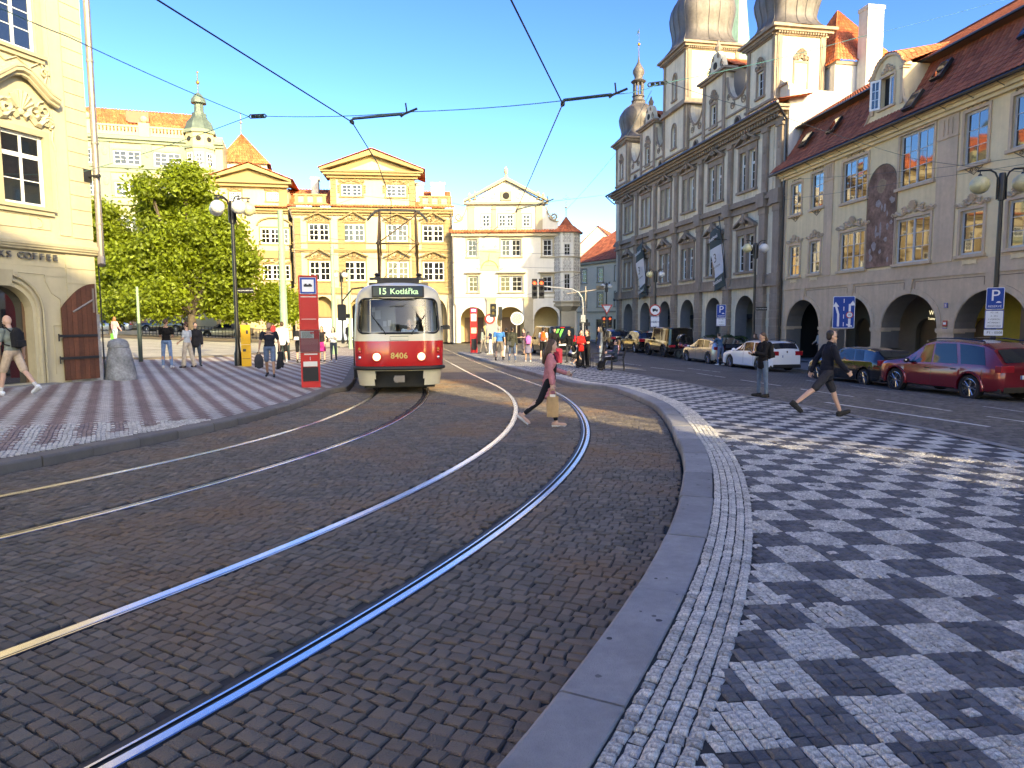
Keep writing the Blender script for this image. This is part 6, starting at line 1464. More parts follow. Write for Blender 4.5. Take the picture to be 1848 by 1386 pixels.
def clear_glass(name, tint, fac):
    m = bpy.data.materials.new(name); m.use_nodes = True; n = m.node_tree.nodes; L = m.node_tree.links; n.remove(n['Principled BSDF'])
    t = n.new('ShaderNodeBsdfTransparent'); t.inputs[0].default_value = (*tint,1); g = n.new('ShaderNodeBsdfGlossy'); g.inputs['Roughness'].default_value = .02; g.inputs[0].default_value = (1,1,1,1)
    fr = n.new('ShaderNodeFresnel'); fr.inputs[0].default_value = 1.5; ad = n.new('ShaderNodeMath'); ad.operation = 'ADD'; ad.inputs[1].default_value = fac; L.new(fr.outputs[0], ad.inputs[0])
    x = n.new('ShaderNodeMixShader'); L.new(ad.outputs[0], x.inputs[0]); L.new(t.outputs[0], x.inputs[1]); L.new(g.outputs[0], x.inputs[2]); L.new(x.outputs[0], n['Material Output'].inputs[0]); MATS[name] = m
clear_glass('clear_glass', (.86,.92,.95), .0)
TS = 5.75; tx_, ty_ = su(TS, -3.81); TH_ = math.radians(8.8)
tr = thing('tram', 'red and cream tram number 8406 on line 15 with lit headlights', 'tram', (tx_, ty_, gz(tx_,ty_)), TH_)
_HW = [(.0,1.10),(.26,1.14),(.7,1.20),(.82,1.235),(1.51,1.25),(2.2,1.235),(2.65,1.205),(2.82,1.16),(2.95,1.07),(3.05,.92),(3.12,.70),(3.17,.42),(3.2,.12)]
_YF = [(.0,.22),(.26,.16),(.7,.06),(.82,.0),(1.1,-.01),(1.51,.02),(1.75,.07),(2.65,.30),(2.82,.345),(2.95,.40),(3.05,.48),(3.12,.70),(3.17,1.15),(3.2,1.8)]
hw = lambda z: float(np.interp(z,*zip(*_HW))); yf = lambda z: float(np.interp(z,*zip(*_YF)))
def TSf(a, z, off=0.):
    """a in [-1,1] across the rounded nose (+-1 at the start of the straight sides)"""
    t = a*PI/2; e = 2/2.9; s_ = math.copysign(abs(math.sin(t))**e, t); c_ = max(0,math.cos(t))**e; dep = .62
    x = (hw(z)+off)*s_; y = yf(z)+dep*(1-c_)-off*c_
    return (x, y, z)
def asolve(x, z):
    lo, hi = 0., 1.; X_ = abs(x)
    for _ in range(30):
        m_ = (lo+hi)/2
        if TSf(m_,z)[0] < X_: lo = m_
        else: hi = m_
    return math.copysign(lo, x)
zr_ = sorted(set([.26,.45,.68,.70,.81,.815,1.0,1.25,1.51,1.515,1.6]+[1.66+.045*i for i in range(25)]+[2.78,2.86,2.92,2.98,3.03,3.07,3.1,3.13,3.16,3.18,3.2]))
na = 64; A_ = [-1+2*i/na for i in range(na+1)]; ylen = 14.4
def in_ws(x, z, g=0.):
    cx, cz, w2, h2, rr = 0, 2.20, 1.075-.06*(z-2.2)+g, .465+g, .16
    dx, dz = abs(x-cx)-(w2-rr), abs(z-cz)-(h2-rr)
    return (dx <= 0 and dz <= rr) or (dz <= 0 and dx <= rr) or (dx > 0 and dz > 0 and math.hypot(dx,dz) <= rr)
V = []; F = []; MI = []
rowlen = na+1+2
for z in zr_:
    V.append((-hw(z), ylen-yf(z)*.6, z)); V += [TSf(a,z) for a in A_]; V.append((hw(z), ylen-yf(z)*.6, z))
for j in range(len(zr_)-1):
    zc = (zr_[j]+zr_[j+1])/2
    for i in range(rowlen-1):
        xa, xb = V[j*rowlen+i][0], V[j*rowlen+i+1][0]; xc = (xa+xb)/2; front = 0 < i < rowlen-2
        if front and in_ws(xc, zc): continue
        if zc < .69 and front and abs(xc) < .66: continue
        F.append((j*rowlen+i, j*rowlen+i+1, (j+1)*rowlen+i+1, (j+1)*rowlen+i))
        MI.append(0 if zc < .70 else 2 if zc < .815 and front else 0 if zc < .815 else 1 if zc < 1.512 else 0)
m = MB(); m.add(V, F); m.mi = MI
last = (len(zr_)-1)*rowlen; m.add([V[last+i] for i in range(rowlen)], [tuple(range(rowlen))], 0)
tl = [V[j*rowlen] for j in range(len(zr_))]+[V[j*rowlen+rowlen-1] for j in range(len(zr_)-1,-1,-1)]; m.add(tl, [tuple(range(len(tl)))], 0)
m.build('body', ['tram_cream','tram_red','tram_dark'], tr, smooth=35)
def ws_patch(x0, x1, name, mt, off=-.012, g=-.0):
    Vg = []; Fg = []; nx, nz = 22, 18
    for k in range(nz+1):
        z = 1.735+.93*k/nz
        for i in range(nx+1): x = x0+(x1-x0)*i/nx; Vg.append(TSf(asolve(x,z),z,off))
    for k in range(nz):
        for i in range(nx):
            x = x0+(x1-x0)*(i+.5)/nx; z = 1.735+.93*(k+.5)/nz
            if in_ws(x,z,.02): Fg.append((k*(nx+1)+i,k*(nx+1)+i+1,(k+1)*(nx+1)+i+1,(k+1)*(nx+1)+i))
    q = MB(); q.add(Vg,Fg); return q.build(name, mt, tr, smooth=True)
ws_patch(-.76,.74,'windscreen','clear_glass'); ws_patch(-1.09,-.78,'side_pane','clear_glass'); ws_patch(.76,1.09,'side_pane','clear_glass')
def rrect(n=12, g=0.):
    out = []; rr = .16
    for cx, cz, a0 in ((1,1,0),(-1,1,PI/2),(-1,-1,PI),(1,-1,1.5*PI)):
        for k in range(n+1):
            a = a0+PI/2*k/n; z = 2.20+cz*(.465+g-rr)+rr*math.sin(a); w2 = 1.075-.06*(z-2.2)+g; x = cx*(w2-rr)+rr*math.cos(a); out.append((x,z))
    P = []
    for i in range(len(out)):
        p, q = out[i], out[(i+1)%len(out)]
        for k in range(3): f = k/3; P.append((p[0]+(q[0]-p[0])*f, p[1]+(q[1]-p[1])*f))
    P.append(P[0]); return P
m = MB(); m.tube([TSf(asolve(x,z),z,.006) for x,z in rrect(6,.012)], .028, 6); m.build('windscreen_seal','rubber_black',tr)
for s in (-.77,.75): m = MB(); m.tube([TSf(asolve(s,z),z,.0) for z in np.linspace(1.74,2.66,8)], .016, 5); m.build('pillar','tram_cream',tr)
def front_plate(x0,x1,z0,z1,off,th,mt,name,par=tr):
    q = MB(); n = 10; Vp = [];
    for z in (z0,z1):
        for i in range(n+1):
            x = x0+(x1-x0)*i/n; a_ = asolve(x,z); Vp.append(TSf(a_,z,off))
        for i in range(n+1):
            x = x0+(x1-x0)*i/n; a_ = asolve(x,z); Vp.append(TSf(a_,z,off-th))
    N = n+1; Fp = []
    for i in range(n): Fp += [(i,i+1,2*N+i+1,2*N+i),(2*N+i,2*N+i+1,3*N+i+1,3*N+i),(N+i+1,N+i,i,i+1)[::-1]]
    Fp += [(0,2*N,3*N,N),(n,N+n,3*N+n,2*N+n)]
    q.add(Vp,Fp); return q.build(name,mt,par)
m = MB(); m.box(-.72,.72,.275,.6,2.725,3.035,ch=.02); bx = m.build('destination_box','tram_dark',tr)
m = MB(); m.box(-.675,.675,.262,.275,2.755,3.005); m.build('display','display_blue',bx)
text('route_number','15',.24,'led_green',bx,(-.43,.259,2.875),bold=.02); text('destination','Kotlářka',.215,'led_green',bx,(.17,.259,2.875),sx=1.05,bold=.015)
m = MB(); m.box(-.45,.45,.20,.33,2.69,2.712); m.build('visor','tram_cream',tr)
for s in (-1,1):
    y0 = TSf(asolve(.61,1.08),1.08)[1]
    m = MB(); m.lathe([(.135,-.02),(.145,-.05),(.125,-.075),(.115,-.06)],20,(s*.61,y0+.01,1.08),axis='Y'); lo_ = m.build('headlight','tram_red',tr)
    m = MB(); m.lathe([(.112,-.045),(.10,-.075),(.05,-.09)],18,(s*.61,y0+.01,1.08),axis='Y'); m.build('lens','lamp_lit',lo_)
    for z, mt in ((1.28,'lamp_amber'),(1.21,'lamp_red'),(1.05,'chrome')):
        p = TSf(asolve(s*1.08,z),z,.0); m = MB(); m.ball((p[0],p[1],p[2]),.055,8,6,sx=.8,sy=.9); m.build('marker_lamp',mt,tr)
    pts = [TSf(asolve(s*x_,z_),z_,.035) for x_,z_ in ((.35,1.72),(.50,1.95),(.68,2.16))]; m = MB(); m.tube(pts,.013,5)
    m.tube([TSf(asolve(s*x_,z_),z_,.028) for x_,z_ in ((.44,1.80),(.56,1.99),(.72,2.24))],.011,4); m.ball(pts[0],.035,7,5); m.build('wiper','rubber_black',tr)
    P = [(s*.66,.28),(s*.62,.66),(s*1.17,.66),(s*1.12,.28)]
    m = MB(); yb = .16; Vq = []
m = MB(); m.tube([TSf(a,.758,.03) for a in np.linspace(-.97,.97,40)], .055, 7); m.build('bumper','tram_dark',tr)
m = MB(); m.box(-.66,.66,.55,.6,.2,.72); m.box(-1.0,1.0,.7,12,.16,.5); m.build('underframe','tram_dark',tr)
m = MB(); m.tube([(0,.9,.46),(0,.15,.44)],.06,8); m.box(-.14,.14,.10,.2,.36,.54); m.lathe([(.10,0),(.10,.05)],10,(-.07,.07,.45),axis='Y'); m.build('coupler','zinc',tr)
for y in (1.9,3.8,9.6,11.5):
    for s in (-.745,.745): m = MB(); m.lathe([(.35,-.06),(.35,.06)],18,(s,y,.35),axis='X'); m.build('wheel','iron',tr)
text('fleet_number','8406',.225,'gold_paint',tr,(0,-.016,1.10),spacing=1.05,bold=.025)
m = MB(); m.tube([TSf(asolve(x,z),z,.002) for x,z in ((-.24,1.53),(-.24,1.64),(.26,1.64),(.26,1.53),(-.24,1.53))],.006,4); m.build('panel_line','tram_dark',tr)
for s in (-1,1):
    yw = 1.0; k = 0
    for (a,b,kind) in ((.85,2.15,'door'),(2.45,3.6,'w'),(3.75,4.9,'w'),(5.05,6.2,'w'),(6.5,7.9,'door'),(8.2,9.3,'w'),(9.45,10.6,'w'),(11.9,13.2,'door')):
        z0 = .45 if kind == 'door' and s < 0 else 1.62
        m = MB(); m.box(*sorted((s*1.215,s*1.262)),a,b,z0,2.55); nm = 'door' if kind == 'door' and s < 0 else 'side_window'; o = m.build(nm,'tram_dark' if nm == 'door' else 'rubber_black',tr)
        for (c,d) in (((a+.06,(a+b)/2-.03),((a+b)/2+.03,b-.06)) if nm == 'door' else ((a+.04,b-.04),)): m = MB(); m.box(*sorted((s*1.26,s*1.268)),c,d,max(z0+.1,.95 if nm == 'door' else 0),2.5); m.build('pane','glass_dark',o)
m = MB(); m.tube([(-1.27,.72,.45),(-1.27,.72,2.5)],.02,5); m.build('grab_rail','tram_dark',tr)
m = MB(); m.tube([(-.95,.55,3.0),(-1.25,.35,2.95),(-1.5,.05,2.6),(-1.5,.02,2.5)],.022,6); mo = m.build('mirror_arm','iron',tr)
m = MB(); m.box(-1.62,-1.40,-.06,.06,2.08,2.52,ch=.03); m.box(-1.44,-1.30,-.02,.05,2.15,2.26); m.build('mirror','rubber_black',mo)
m = MB(); m.tube([(1.18,.4,1.9),(1.36,.3,1.9)],.02,5); m.box(1.22,1.42,.24,.36,1.82,1.94,ch=.02); m.build('mirror','rubber_black',tr)
m = MB(); m.box(-1.15,1.15,.5,14,.85,.9); m.box(-1.1,-.1,1.75,1.8,.9,2.75); m.box(.95,1.1,1.75,1.8,.9,2.75); m.box(-1.1,1.1,1.75,1.8,2.5,2.75); m.build('bulkhead','pale_grey',tr)
m = MB(); m.box(-1.02,1.02,.36,.75,1.45,1.76); m.build('dashboard','pale_grey',tr)
for x, z, w_, h_ in ((-.62,2.25,.16,.26),(-.42,1.98,.1,.16),(-.28,2.0,.1,.18),(.52,2.12,.12,.10),(-.75,2.4,.1,.14)): m = MB(); m.box(x-w_/2,x+w_/2,1.70,1.74,z-h_/2,z+h_/2); m.build('notice','enamel_white',tr)
m = MB(); m.box(.02,.58,1.25,1.4,1.1,1.95); m.build('seat','tram_dark',tr)
m = MB(); m.box(-.62,.62,1.6,3.2,3.14,3.30,ch=.02); m.build('roof_box','tram_dark',tr)
m = MB(); m.box(-.85,.85,1.9,2.05,3.29,3.36); m.box(-.95,.95,3.6,3.75,3.2,3.3); m.box(-.95,.95,5.1,5.25,3.2,3.3)
for x in (-.62,.62): m.lathe([(.06,0),(.1,.05),(.06,.1),(.1,.15),(.05,.2)],10,(x,2.0,3.3))
m.build('roof_frame','iron',tr)
pg = MB(); zt_ = 5.62
for s in (-1,1):
    pg.tube([(s*.62,3.7,3.3),(s*.60,2.6,4.45),(s*.58,3.9,5.5)],.040,6); pg.tube([(s*.66,5.1,3.3),(s*.62,5.6,4.4),(s*.58,4.1,5.5)],.034,6)
    pg.ball((s*.60,2.6,4.45),.07,8,5); pg.ball((s*.62,5.6,4.4),.07,8,5); pg.tube([(s*.58,3.9,5.5),(s*.58,4.0,5.62)],.05,6)
pg.tube([(-.60,2.6,4.45),(.58,3.9,5.5)],.022,4); pg.tube([(-.58,3.9,5.5),(.60,2.6,4.45)],.012,4); pg.tube([(-.62,3.7,3.3),(.60,2.6,4.45)],.012,4); pg.tube([(-.60,2.6,4.45),(.60,2.6,4.45)],.016,4)
po = pg.build('pantograph','panto',tr)
m = MB()
for y in (3.9,4.15): m.tube([(-.98,y,5.34),(-.85,y,5.50),(-.70,y,5.63),(-.55,y,5.68),(.55,y,5.68),(.70,y,5.63),(.85,y,5.50),(.98,y,5.34)],.024,6)
m.build('collector_bow','iron',po)
mat('tyre', (.016,.016,.017), .85); mat('alloy', (.55,.55,.57), .25, metal=1.); mat('alloy_dark', (.08,.08,.085), .35, metal=.8); mat('car_glass', (.008,.014,.024), .03, spec=.5, ior=1.5)
mat('paint_black', (.008,.008,.009), .12, coat=1.); mat('paint_white', (.76,.77,.78), .25, coat=1.); mat('paint_red', (.22,.012,.022), .18, metal=.35, coat=1.); mat('paint_silver', (.42,.40,.38), .25, metal=.6, coat=1.); mat('paint_grey', (.27,.28,.30), .25, metal=.6, coat=1.); mat('paint_blue', (.50,.62,.74), .3, coat=1.)
mat('trim_black', (.014,.014,.015), .5); mat('plate_white', (.72,.72,.72), .4); mat('headlamp', (.45,.47,.5), .08, metal=.5, coat=1.); mat('taillamp', (.36,.012,.02), .12, coat=1.)
WHEELS = {}
def wheel(root, x, y, r, wdt, side, spokes, rimm):
    key = (r, wdt, spokes, rimm)
    if key not in WHEELS:
        t = MB(); ri = r*.72; t.lathe([(ri,-wdt/2),(r*.95,-wdt/2),(r,-wdt*.36),(r,wdt*.36),(r*.95,wdt/2),(ri,wdt/2),(ri*.97,wdt*.3)],28,axis='X',caps=False)
        q = MB(); q.lathe([(ri,wdt*.42),(ri*.93,wdt*.45),(ri*.90,wdt*.2)],28,axis='X',caps=False); q.lathe([(r*.13,wdt*.30),(r*.13,wdt*.40),(r*.06,wdt*.42)],12,axis='X')
        for k in range(spokes):
            a = 2*PI*k/spokes
            for da in ((-.11,.11) if spokes <= 6 else (0,)):
                ca, sa = math.cos(a+da), math.sin(a+da); c2, s2 = math.cos(a+da*1.9), math.sin(a+da*1.9); q.tube([(wdt*.34,r*.10*ca,r*.10*sa),(wdt*.38,ri*.93*c2,ri*.93*s2)],[r*.05,r*.045],5)
        d = MB(); d.lathe([(ri*.9,wdt*.05),(ri*.9,wdt*.12),(.01,wdt*.12)],20,axis='X')
        WHEELS[key] = (t.mesh('tyre','tyre',40), q.mesh('rim',rimm,40), d.mesh('brake_disc','alloy_dark'))
    w_ = bpy.data.objects.new('wheel',None); col.objects.link(w_); w_.parent = root; w_.location = (x,y,r); w_.rotation_euler = (0,0,0 if side > 0 else PI)
    for nm, me in zip(('tyre','rim','brake_disc'), WHEELS[key]): link(nm, me, w_)
    return w_
def car(label, loc, rz, L, W, H, wb, top, belt, sill=.24, wr=.33, paint='paint_black', rimm='alloy', spokes=5, front_oh=None, wins=(), wsF=None, wsR=None, rails=False, plate=True, group='cars parked along the right kerb', hood_w=.94, tumble=.80, trim=None, name='parked_car', lights=None, grille=True, archtrim=None, tl=(.62,.9), hl=.68):
    """y forward, origin at centre on the ground. top: (y,z) hood/roof line from the tail to the nose; belt: (y,z) shoulder line"""
    t = thing(name, label, 'car', loc, rz, group)
    fo = front_oh or (L-wb)*.47; yF = L/2-fo; yR = yF-wb; hw_ = W/2; ra = wr+.055
    ys = set([-L/2,-L/2+.04,-L/2+.14,L/2-.28,L/2-.12,L/2-.04,L/2]+[p[0] for p in top])
    for yc in (yR,yF): ys |= {yc+ra*f for f in (-1.001,-.999,-.93,-.8,-.6,-.3,0,.3,.6,.8,.93,.999,1.001)}
    ys |= set(np.linspace(-L/2,L/2,13)); ys = sorted(y for y in ys if -L/2-1e-6 <= y <= L/2+1e-6)
    ti = lambda y: float(np.interp(y,*zip(*top))); bi = lambda y: float(np.interp(y,*zip(*belt)))
    def plan(y):   # rounded corners in plan
        e = max(0,(abs(y)-(L/2-.42))/.42); return hw_*(1-.20*e**2.4)
    def arch(y):
        z = sill
        for yc in (yR,yF):
            d = abs(y-yc)
            if d < ra: z = max(z, wr+math.sqrt(ra*ra-d*d))
        e = max(0,(abs(y)-(L/2-.5))/.5); return max(z, sill+.05*e)
    def section(y):
        w_ = plan(y); zb = bi(y); zt = max(ti(y), zb+.015); z0 = arch(y); gh = min(1,max(0,(zt-zb)/.35))
        w2 = w_*(hood_w+(tumble-hood_w)*gh); zm = max(z0+.04, .55*zb+.2*sill)
        return [(w_*.93,z0),(w_*.985,z0+.035),(w_,max(z0+.05,zm)),(w_*.985,max(z0+.08,zb-.06)),(w_*.965,max(zb,z0+.1)),(w2,zt-.05*gh-.005),(w2*.86,zt-.006),(w2*.45,zt+.012),(0,zt+.018)]
    def P(y, k, f=0.):
        s_ = section(y); a, b = s_[k], s_[min(k+1,8)]; return a[0]+(b[0]-a[0])*f, a[1]+(b[1]-a[1])*f
    V = []; F = []; n = 17
    for y in ys:
        s_ = section(y); V += [(x,y,z) for x,z in s_]+[(-x,y,z) for x,z in s_[-2::-1]]
    for i in range(len(ys)-1):
        for k in range(n-1): a = i*n+k; F.append((a,a+n,a+n+1,a+1))
    F.append(tuple(range(n))); F.append(tuple(range(len(V)-1,len(V)-n-1,-1)))
    m = MB(); m.add(V,F); m.build('body',paint,t,smooth=28)
    m = MB(); m.box(-hw_*.86,hw_*.86,-L/2+.25,L/2-.25,sill-.02,.62); m.box(-hw_*.9,hw_*.9,-L/2+.06,L/2-.06,sill-.01,sill+.12); m.build('underbody','trim_black',t)
    def panel(name_, pts, mt='car_glass', off=.004):   # pts: list of rows of (x,y,z)
        q = MB(); r_, c_ = len(pts), len(pts[0]); q.add([p for row in pts for p in row],[(i*c_+j,i*c_+j+1,(i+1)*c_+j+1,(i+1)*c_+j) for i in range(r_-1) for j in range(c_-1)]); return q.build(name_,mt,t,smooth=True)
    for (b0,b1,t0,t1) in wins:   # side windows: bottom and top extent along y
        for s in (-1,1):
            rows = []
            for f in (.06,.35,.65,.93):
                row = []
                for j in range(6):
                    y = (b0+(t0-b0)*f)+((b1+(t1-b1)*f)-(b0+(t0-b0)*f))*j/5; x, z = P(y,4,f); row.append((s*(x+.006),y,z+.002))
                rows.append(row if s > 0 else row[::-1])
            panel('window',rows)
    for nm, ws in (('windscreen',wsF),('rear_window',wsR)):
        if not ws: continue
        rows = []; y0, y1, z_ = ws[:3]
        for f in np.linspace(.06,.94,5):
            y = y0+(y1-y0)*f; row = []
            s_ = section(y); w2 = s_[5][0]; zt = ti(y); nx_, nz_ = 0, .012; dy = .012 if y1 > 0 else -.012
            for g in np.linspace(-.90,.90,7): row.append((g*w2*(.97 if abs(g) < .8 else .985), y+(.010 if nm == 'windscreen' else -.010), zt+.018*(1-abs(g))+.014-.012*abs(g)**3))
            rows.append(row if (nm == 'windscreen') == (y0 > y1) else row[::-1])
        panel(nm,rows)
    for yc in (yF,yR):
        for s in (-1,1): wheel(t,s*(hw_-.115),yc,wr,.22,s,spokes,rimm)
    if archtrim:
        for yc in (yF,yR):
            for s in (-1,1): m = MB(); m.tube([(s*(plan(yc+ra*math.cos(a))*.985+.012),yc+(ra+.03)*math.cos(a),wr+(ra+.03)*math.sin(a)) for a in np.linspace(-.15,PI+.15,17)],.045,5); m.build('wheel_arch',archtrim,t)
    zb = bi(0)
    for y in sorted({w_[0]-.03 for w_ in wins}|{wins[-1][1]+.05} if wins else []):   # door seams
        if yR+ra < y < yF-ra*.4:
            for s in (-1,1): m = MB(); m.tube([(s*(P(y,k,f)[0]+.0008),y,P(y,k,f)[1]) for k,f in ((1,.3),(2,0),(2,.6),(3,0),(4,0))],.0055,4); m.build('door_seam','trim_black',t)
    for w_ in wins[:2]:
        for s in (-1,1): y = w_[0]+.14; x, z = P(y,2,.82); m = MB(); m.box(*sorted((s*(x-.005),s*(x+.028))),y-.09,y+.09,z-.016,z+.016); m.build('door_handle',trim or paint,t)
    if wins:
        for s in (-1,1): y = max(w_[1] for w_ in wins)-.10; m = MB(); m.ball((s*(hw_+.10),y,bi(y)+.08),.13,10,6,sx=.9,sy=.5,sz=.62); m.tube([(s*hw_*.93,y,bi(y)+.02),(s*(hw_+.05),y,bi(y)+.06)],.025,5); m.build('mirror',trim or paint,t)
    for s in (-1,1):
        z = tl[0]; y = -L/2+.09; m = MB(); m.box(*sorted((s*(plan(-L/2+.02)*.60),s*(plan(-L/2+.16)*1.004))),-L/2-.012,-L/2+.20,tl[0],tl[1],ch=.02); m.build('taillight','taillamp',t)
        m = MB(); m.ball((s*hw_*.70,L/2-.16,hl),.17,10,6,sx=1.15,sy=.9,sz=.50); m.build('headlight','headlamp',t)
    if grille: m = MB(); m.box(-hw_*.45,hw_*.45,L/2-.06,L/2+.012,hl-.16,hl+.06); m.build('grille','trim_black',t)
    m = MB(); m.box(-hw_*.8,hw_*.8,-L/2-.010,-L/2+.3,sill+.02,sill+.17); m.box(-hw_*.8,hw_*.8,L/2-.3,L/2+.010,sill+.02,sill+.16); m.build('bumper_trim','trim_black',t)
    if plate:
        m = MB(); m.box(-.26,.26,-L/2-.022,-L/2-.008,.70,.81); po = m.build('number_plate','plate_white',t); MB().box(-.26,-.215,-L/2-.024,-L/2-.022,.70,.81).build('blue_band','enamel_blue',po)
    m = MB(); m.tube([(0,-L/2-.012,tl[1]-.03),(0,-L/2-.02,tl[1]-.03)],.045,10); m.build('badge','chrome',t)
    if rails:
        for s in (-1,1):
            m = MB(); yy = [y for y in np.linspace(min(p[0] for p in top if p[1] > H-.16),max(p[0] for p in top if p[1] > H-.12),6)]; m.tube([(s*section(y)[5][0]*.95,y,ti(y)+.055) for y in yy],.020,5)
            for y in (yy[0],yy[-1]): m.tube([(s*section(y)[5][0]*.95,y,ti(y)+.055),(s*section(y)[5][0]*.95,y,ti(y)-.01)],.02,5)
            m.build('roof_rail',trim or 'trim_black',t)
    return t
def P3(x, y): return (x, y, gz(x,y))
hd = lambda a, b: math.atan2(-a, b)   # heading vector (a,b) -> rotation about z
suv_top = [(-2.46,.98),(-2.40,1.10),(-2.05,1.58),(-1.7,1.72),(-.9,1.79),(.0,1.785),(.45,1.70),(1.28,1.16),(1.6,1.10),(2.2,1.0),(2.42,.86),(2.46,.62)]
suv_belt = [(-2.46,.95),(-1.9,1.06),(-.5,1.03),(1.2,1.0),(1.9,.98),(2.3,.90),(2.46,.60)]
car('dark red SUV with large two-tone wheels and black mirror', P3(14.49,22.3), hd(-.20,.98), 4.92,1.98,1.79,2.99,suv_top,suv_belt,sill=.30,wr=.385,paint='paint_red',spokes=5,wins=[(-.98,-.02,-.72,.06),(.06,1.05,.10,.50),(-1.98,-1.10,-1.72,-.86)],wsF=(1.27,.46,0),wsR=(-2.38,-2.06,0),rails=True,trim='paint_black',archtrim='paint_red',tl=(.90,1.10),hl=.82)
t_ = bpy.data.objects[-1] if False else None
hb_top = [(-2.15,.90),(-2.10,1.05),(-1.75,1.32),(-1.3,1.40),(-.3,1.43),(.15,1.38),(1.0,.97),(1.3,.93),(1.9,.80),(2.10,.66),(2.15,.5)]
hb_belt = [(-2.15,.88),(-1.7,.94),(0,.90),(1.0,.87),(1.7,.80),(2.0,.68),(2.15,.48)]
car('black hatchback with silver wheels right in front of the dark red SUV', P3(13.84,27.35), hd(-.22,.975), 4.32,1.77,1.43,2.69,hb_top,hb_belt,sill=.20,wr=.31,paint='paint_black',spokes=10,wins=[(-.72,.10,-.60,.16),(.16,.92,.20,.30),(-1.25,-.80,-1.12,-.68)],wsF=(1.0,.17,0),wsR=(-2.08,-1.76,0),tl=(.80,1.0),hl=.66)
wg_top = [(-2.30,.92),(-2.26,1.06),(-1.95,1.36),(-1.6,1.44),(-.4,1.48),(.1,1.44),(.95,1.0),(1.3,.95),(2.0,.80),(2.24,.64),(2.30,.5)]
wg_belt = [(-2.30,.90),(-1.8,.96),(0,.92),(.95,.90),(1.8,.80),(2.1,.68),(2.30,.48)]
car('white estate car with roof rails parked by the town hall corner', P3(12.6,34.95), hd(-.22,.975), 4.6,1.8,1.48,2.63,wg_top,wg_belt,sill=.20,wr=.32,paint='paint_white',spokes=5,wins=[(-.80,.02,-.68,.10),(.08,.88,.12,.28),(-1.95,-.88,-1.72,-.76)],wsF=(.95,.12,0),wsR=(-2.24,-1.94,0),rails=True,tl=(.80,1.0),hl=.66)
co_top = [(-2.03,.88),(-1.98,1.0),(-1.6,1.30),(-1.2,1.40),(-.2,1.44),(.2,1.40),(1.0,.98),(1.3,.93),(1.8,.80),(1.98,.66),(2.03,.5)]
co_belt = [(-2.03,.86),(-1.6,.92),(0,.88),(1.0,.86),(1.6,.80),(1.9,.68),(2.03,.48)]
cc = car('silver hatchback with its dark tailgate raised', P3(11.55,39.9), hd(-.22,.975), 4.06,1.76,1.44,2.54,co_top,co_belt,sill=.20,wr=.31,paint='paint_silver',spokes=5,wins=[(-.66,.12,-.54,.18),(.18,.92,.22,.34),(-1.3,-.74,-1.15,-.62)],wsF=(1.0,.2,0),wsR=None,tl=(.82,1.0),hl=.66)
m = MB(); M = Matrix.Translation((0,-1.35,1.42)) @ Matrix.Rotation(math.radians(16),4,'X'); m.box(-.60,.60,-1.15,.0,.0,.06,M=M); m.box(-.5,.5,-1.2,-1.1,-.2,.04,M=M); m.build('tailgate','paint_black',cc)
m = MB(); m.box(-.6,.6,-2.05,-1.7,.62,1.25); m.build('boot_opening','trim_black',cc)
g_top = [(-2.30,1.02),(-2.28,1.90),(-2.15,1.94),(.3,1.96),(.55,1.92),(.85,1.28),(1.0,1.18),(2.15,1.14),(2.28,1.08),(2.32,.62)]
g_belt = [(-2.30,1.0),(.8,1.14),(1.0,1.14),(2.2,1.10),(2.32,.60)]
gw_ = car('black boxy off-roader with spare wheel cover on the back', P3(10.55,46.4), hd(-.16,.987), 4.62,1.86,1.96,2.85,g_top,g_belt,sill=.42,wr=.40,paint='paint_black',spokes=5,rimm='alloy_dark',wins=[(-.75,.0,-.75,.0),(.06,.75,.06,.50),(-2.05,-.85,-2.05,-.85)],wsF=(.86,.56,0),wsR=None,tl=(.7,.85),hl=.92,tumble=.90,hood_w=.97,archtrim='paint_black',plate=False)
m = MB(); m.lathe([(.38,0),(.40,-.04),(.40,-.20),(.36,-.23),(.01,-.24)],22,(0.1,-2.32,1.15),axis='Y'); so_ = m.build('spare_wheel','paint_black',gw_); m = MB(); m.lathe([(.405,-.03),(.41,-.06),(.41,-.10),(.405,-.13)],22,(0.1,-2.32,1.15),axis='Y'); m.build('ring','chrome',so_)
q_top = [(-2.3,.98),(-2.26,1.1),(-1.9,1.48),(-1.5,1.6),(-.5,1.65),(.1,1.6),(1.05,1.1),(1.4,1.05),(2.05,.92),(2.27,.8),(2.32,.6)]
q_belt = [(-2.3,.95),(-1.8,1.02),(0,1.0),(1.05,.98),(1.8,.92),(2.15,.82),(2.32,.58)]
qw = dict(sill=.28,wr=.36,paint='paint_black',spokes=5,wins=[(-.80,.05,-.66,.12),(.12,.95,.16,.28),(-1.85,-.88,-1.62,-.74)],wsF=(1.05,.12,0),wsR=(-2.24,-1.9,0),rails=True,tl=(.86,1.06),hl=.76)
car('black SUV with red tail lamp behind the boxy off-roader', P3(9.75,52.4), hd(-.16,.987), 4.64,1.88,1.65,2.82,q_top,q_belt,**qw)
car('farthest black SUV in the row near the traffic signals', P3(8.6,58.6), hd(-.16,.987), 4.64,1.88,1.65,2.82,q_top,q_belt,**qw)
car('black SUV standing behind the couple under the tree', P3(-37.2,74.0), hd(-1,-.12), 4.9,1.95,1.75,2.95,suv_top,suv_belt,sill=.30,wr=.37,paint='paint_black',spokes=5,wins=[(-.98,-.02,-.72,.06),(.06,1.05,.10,.50),(-1.98,-1.10,-1.72,-.86)],wsF=(1.27,.46,0),wsR=(-2.38,-2.06,0),group='cars parked on the upper square',tl=(.90,1.10),hl=.82)
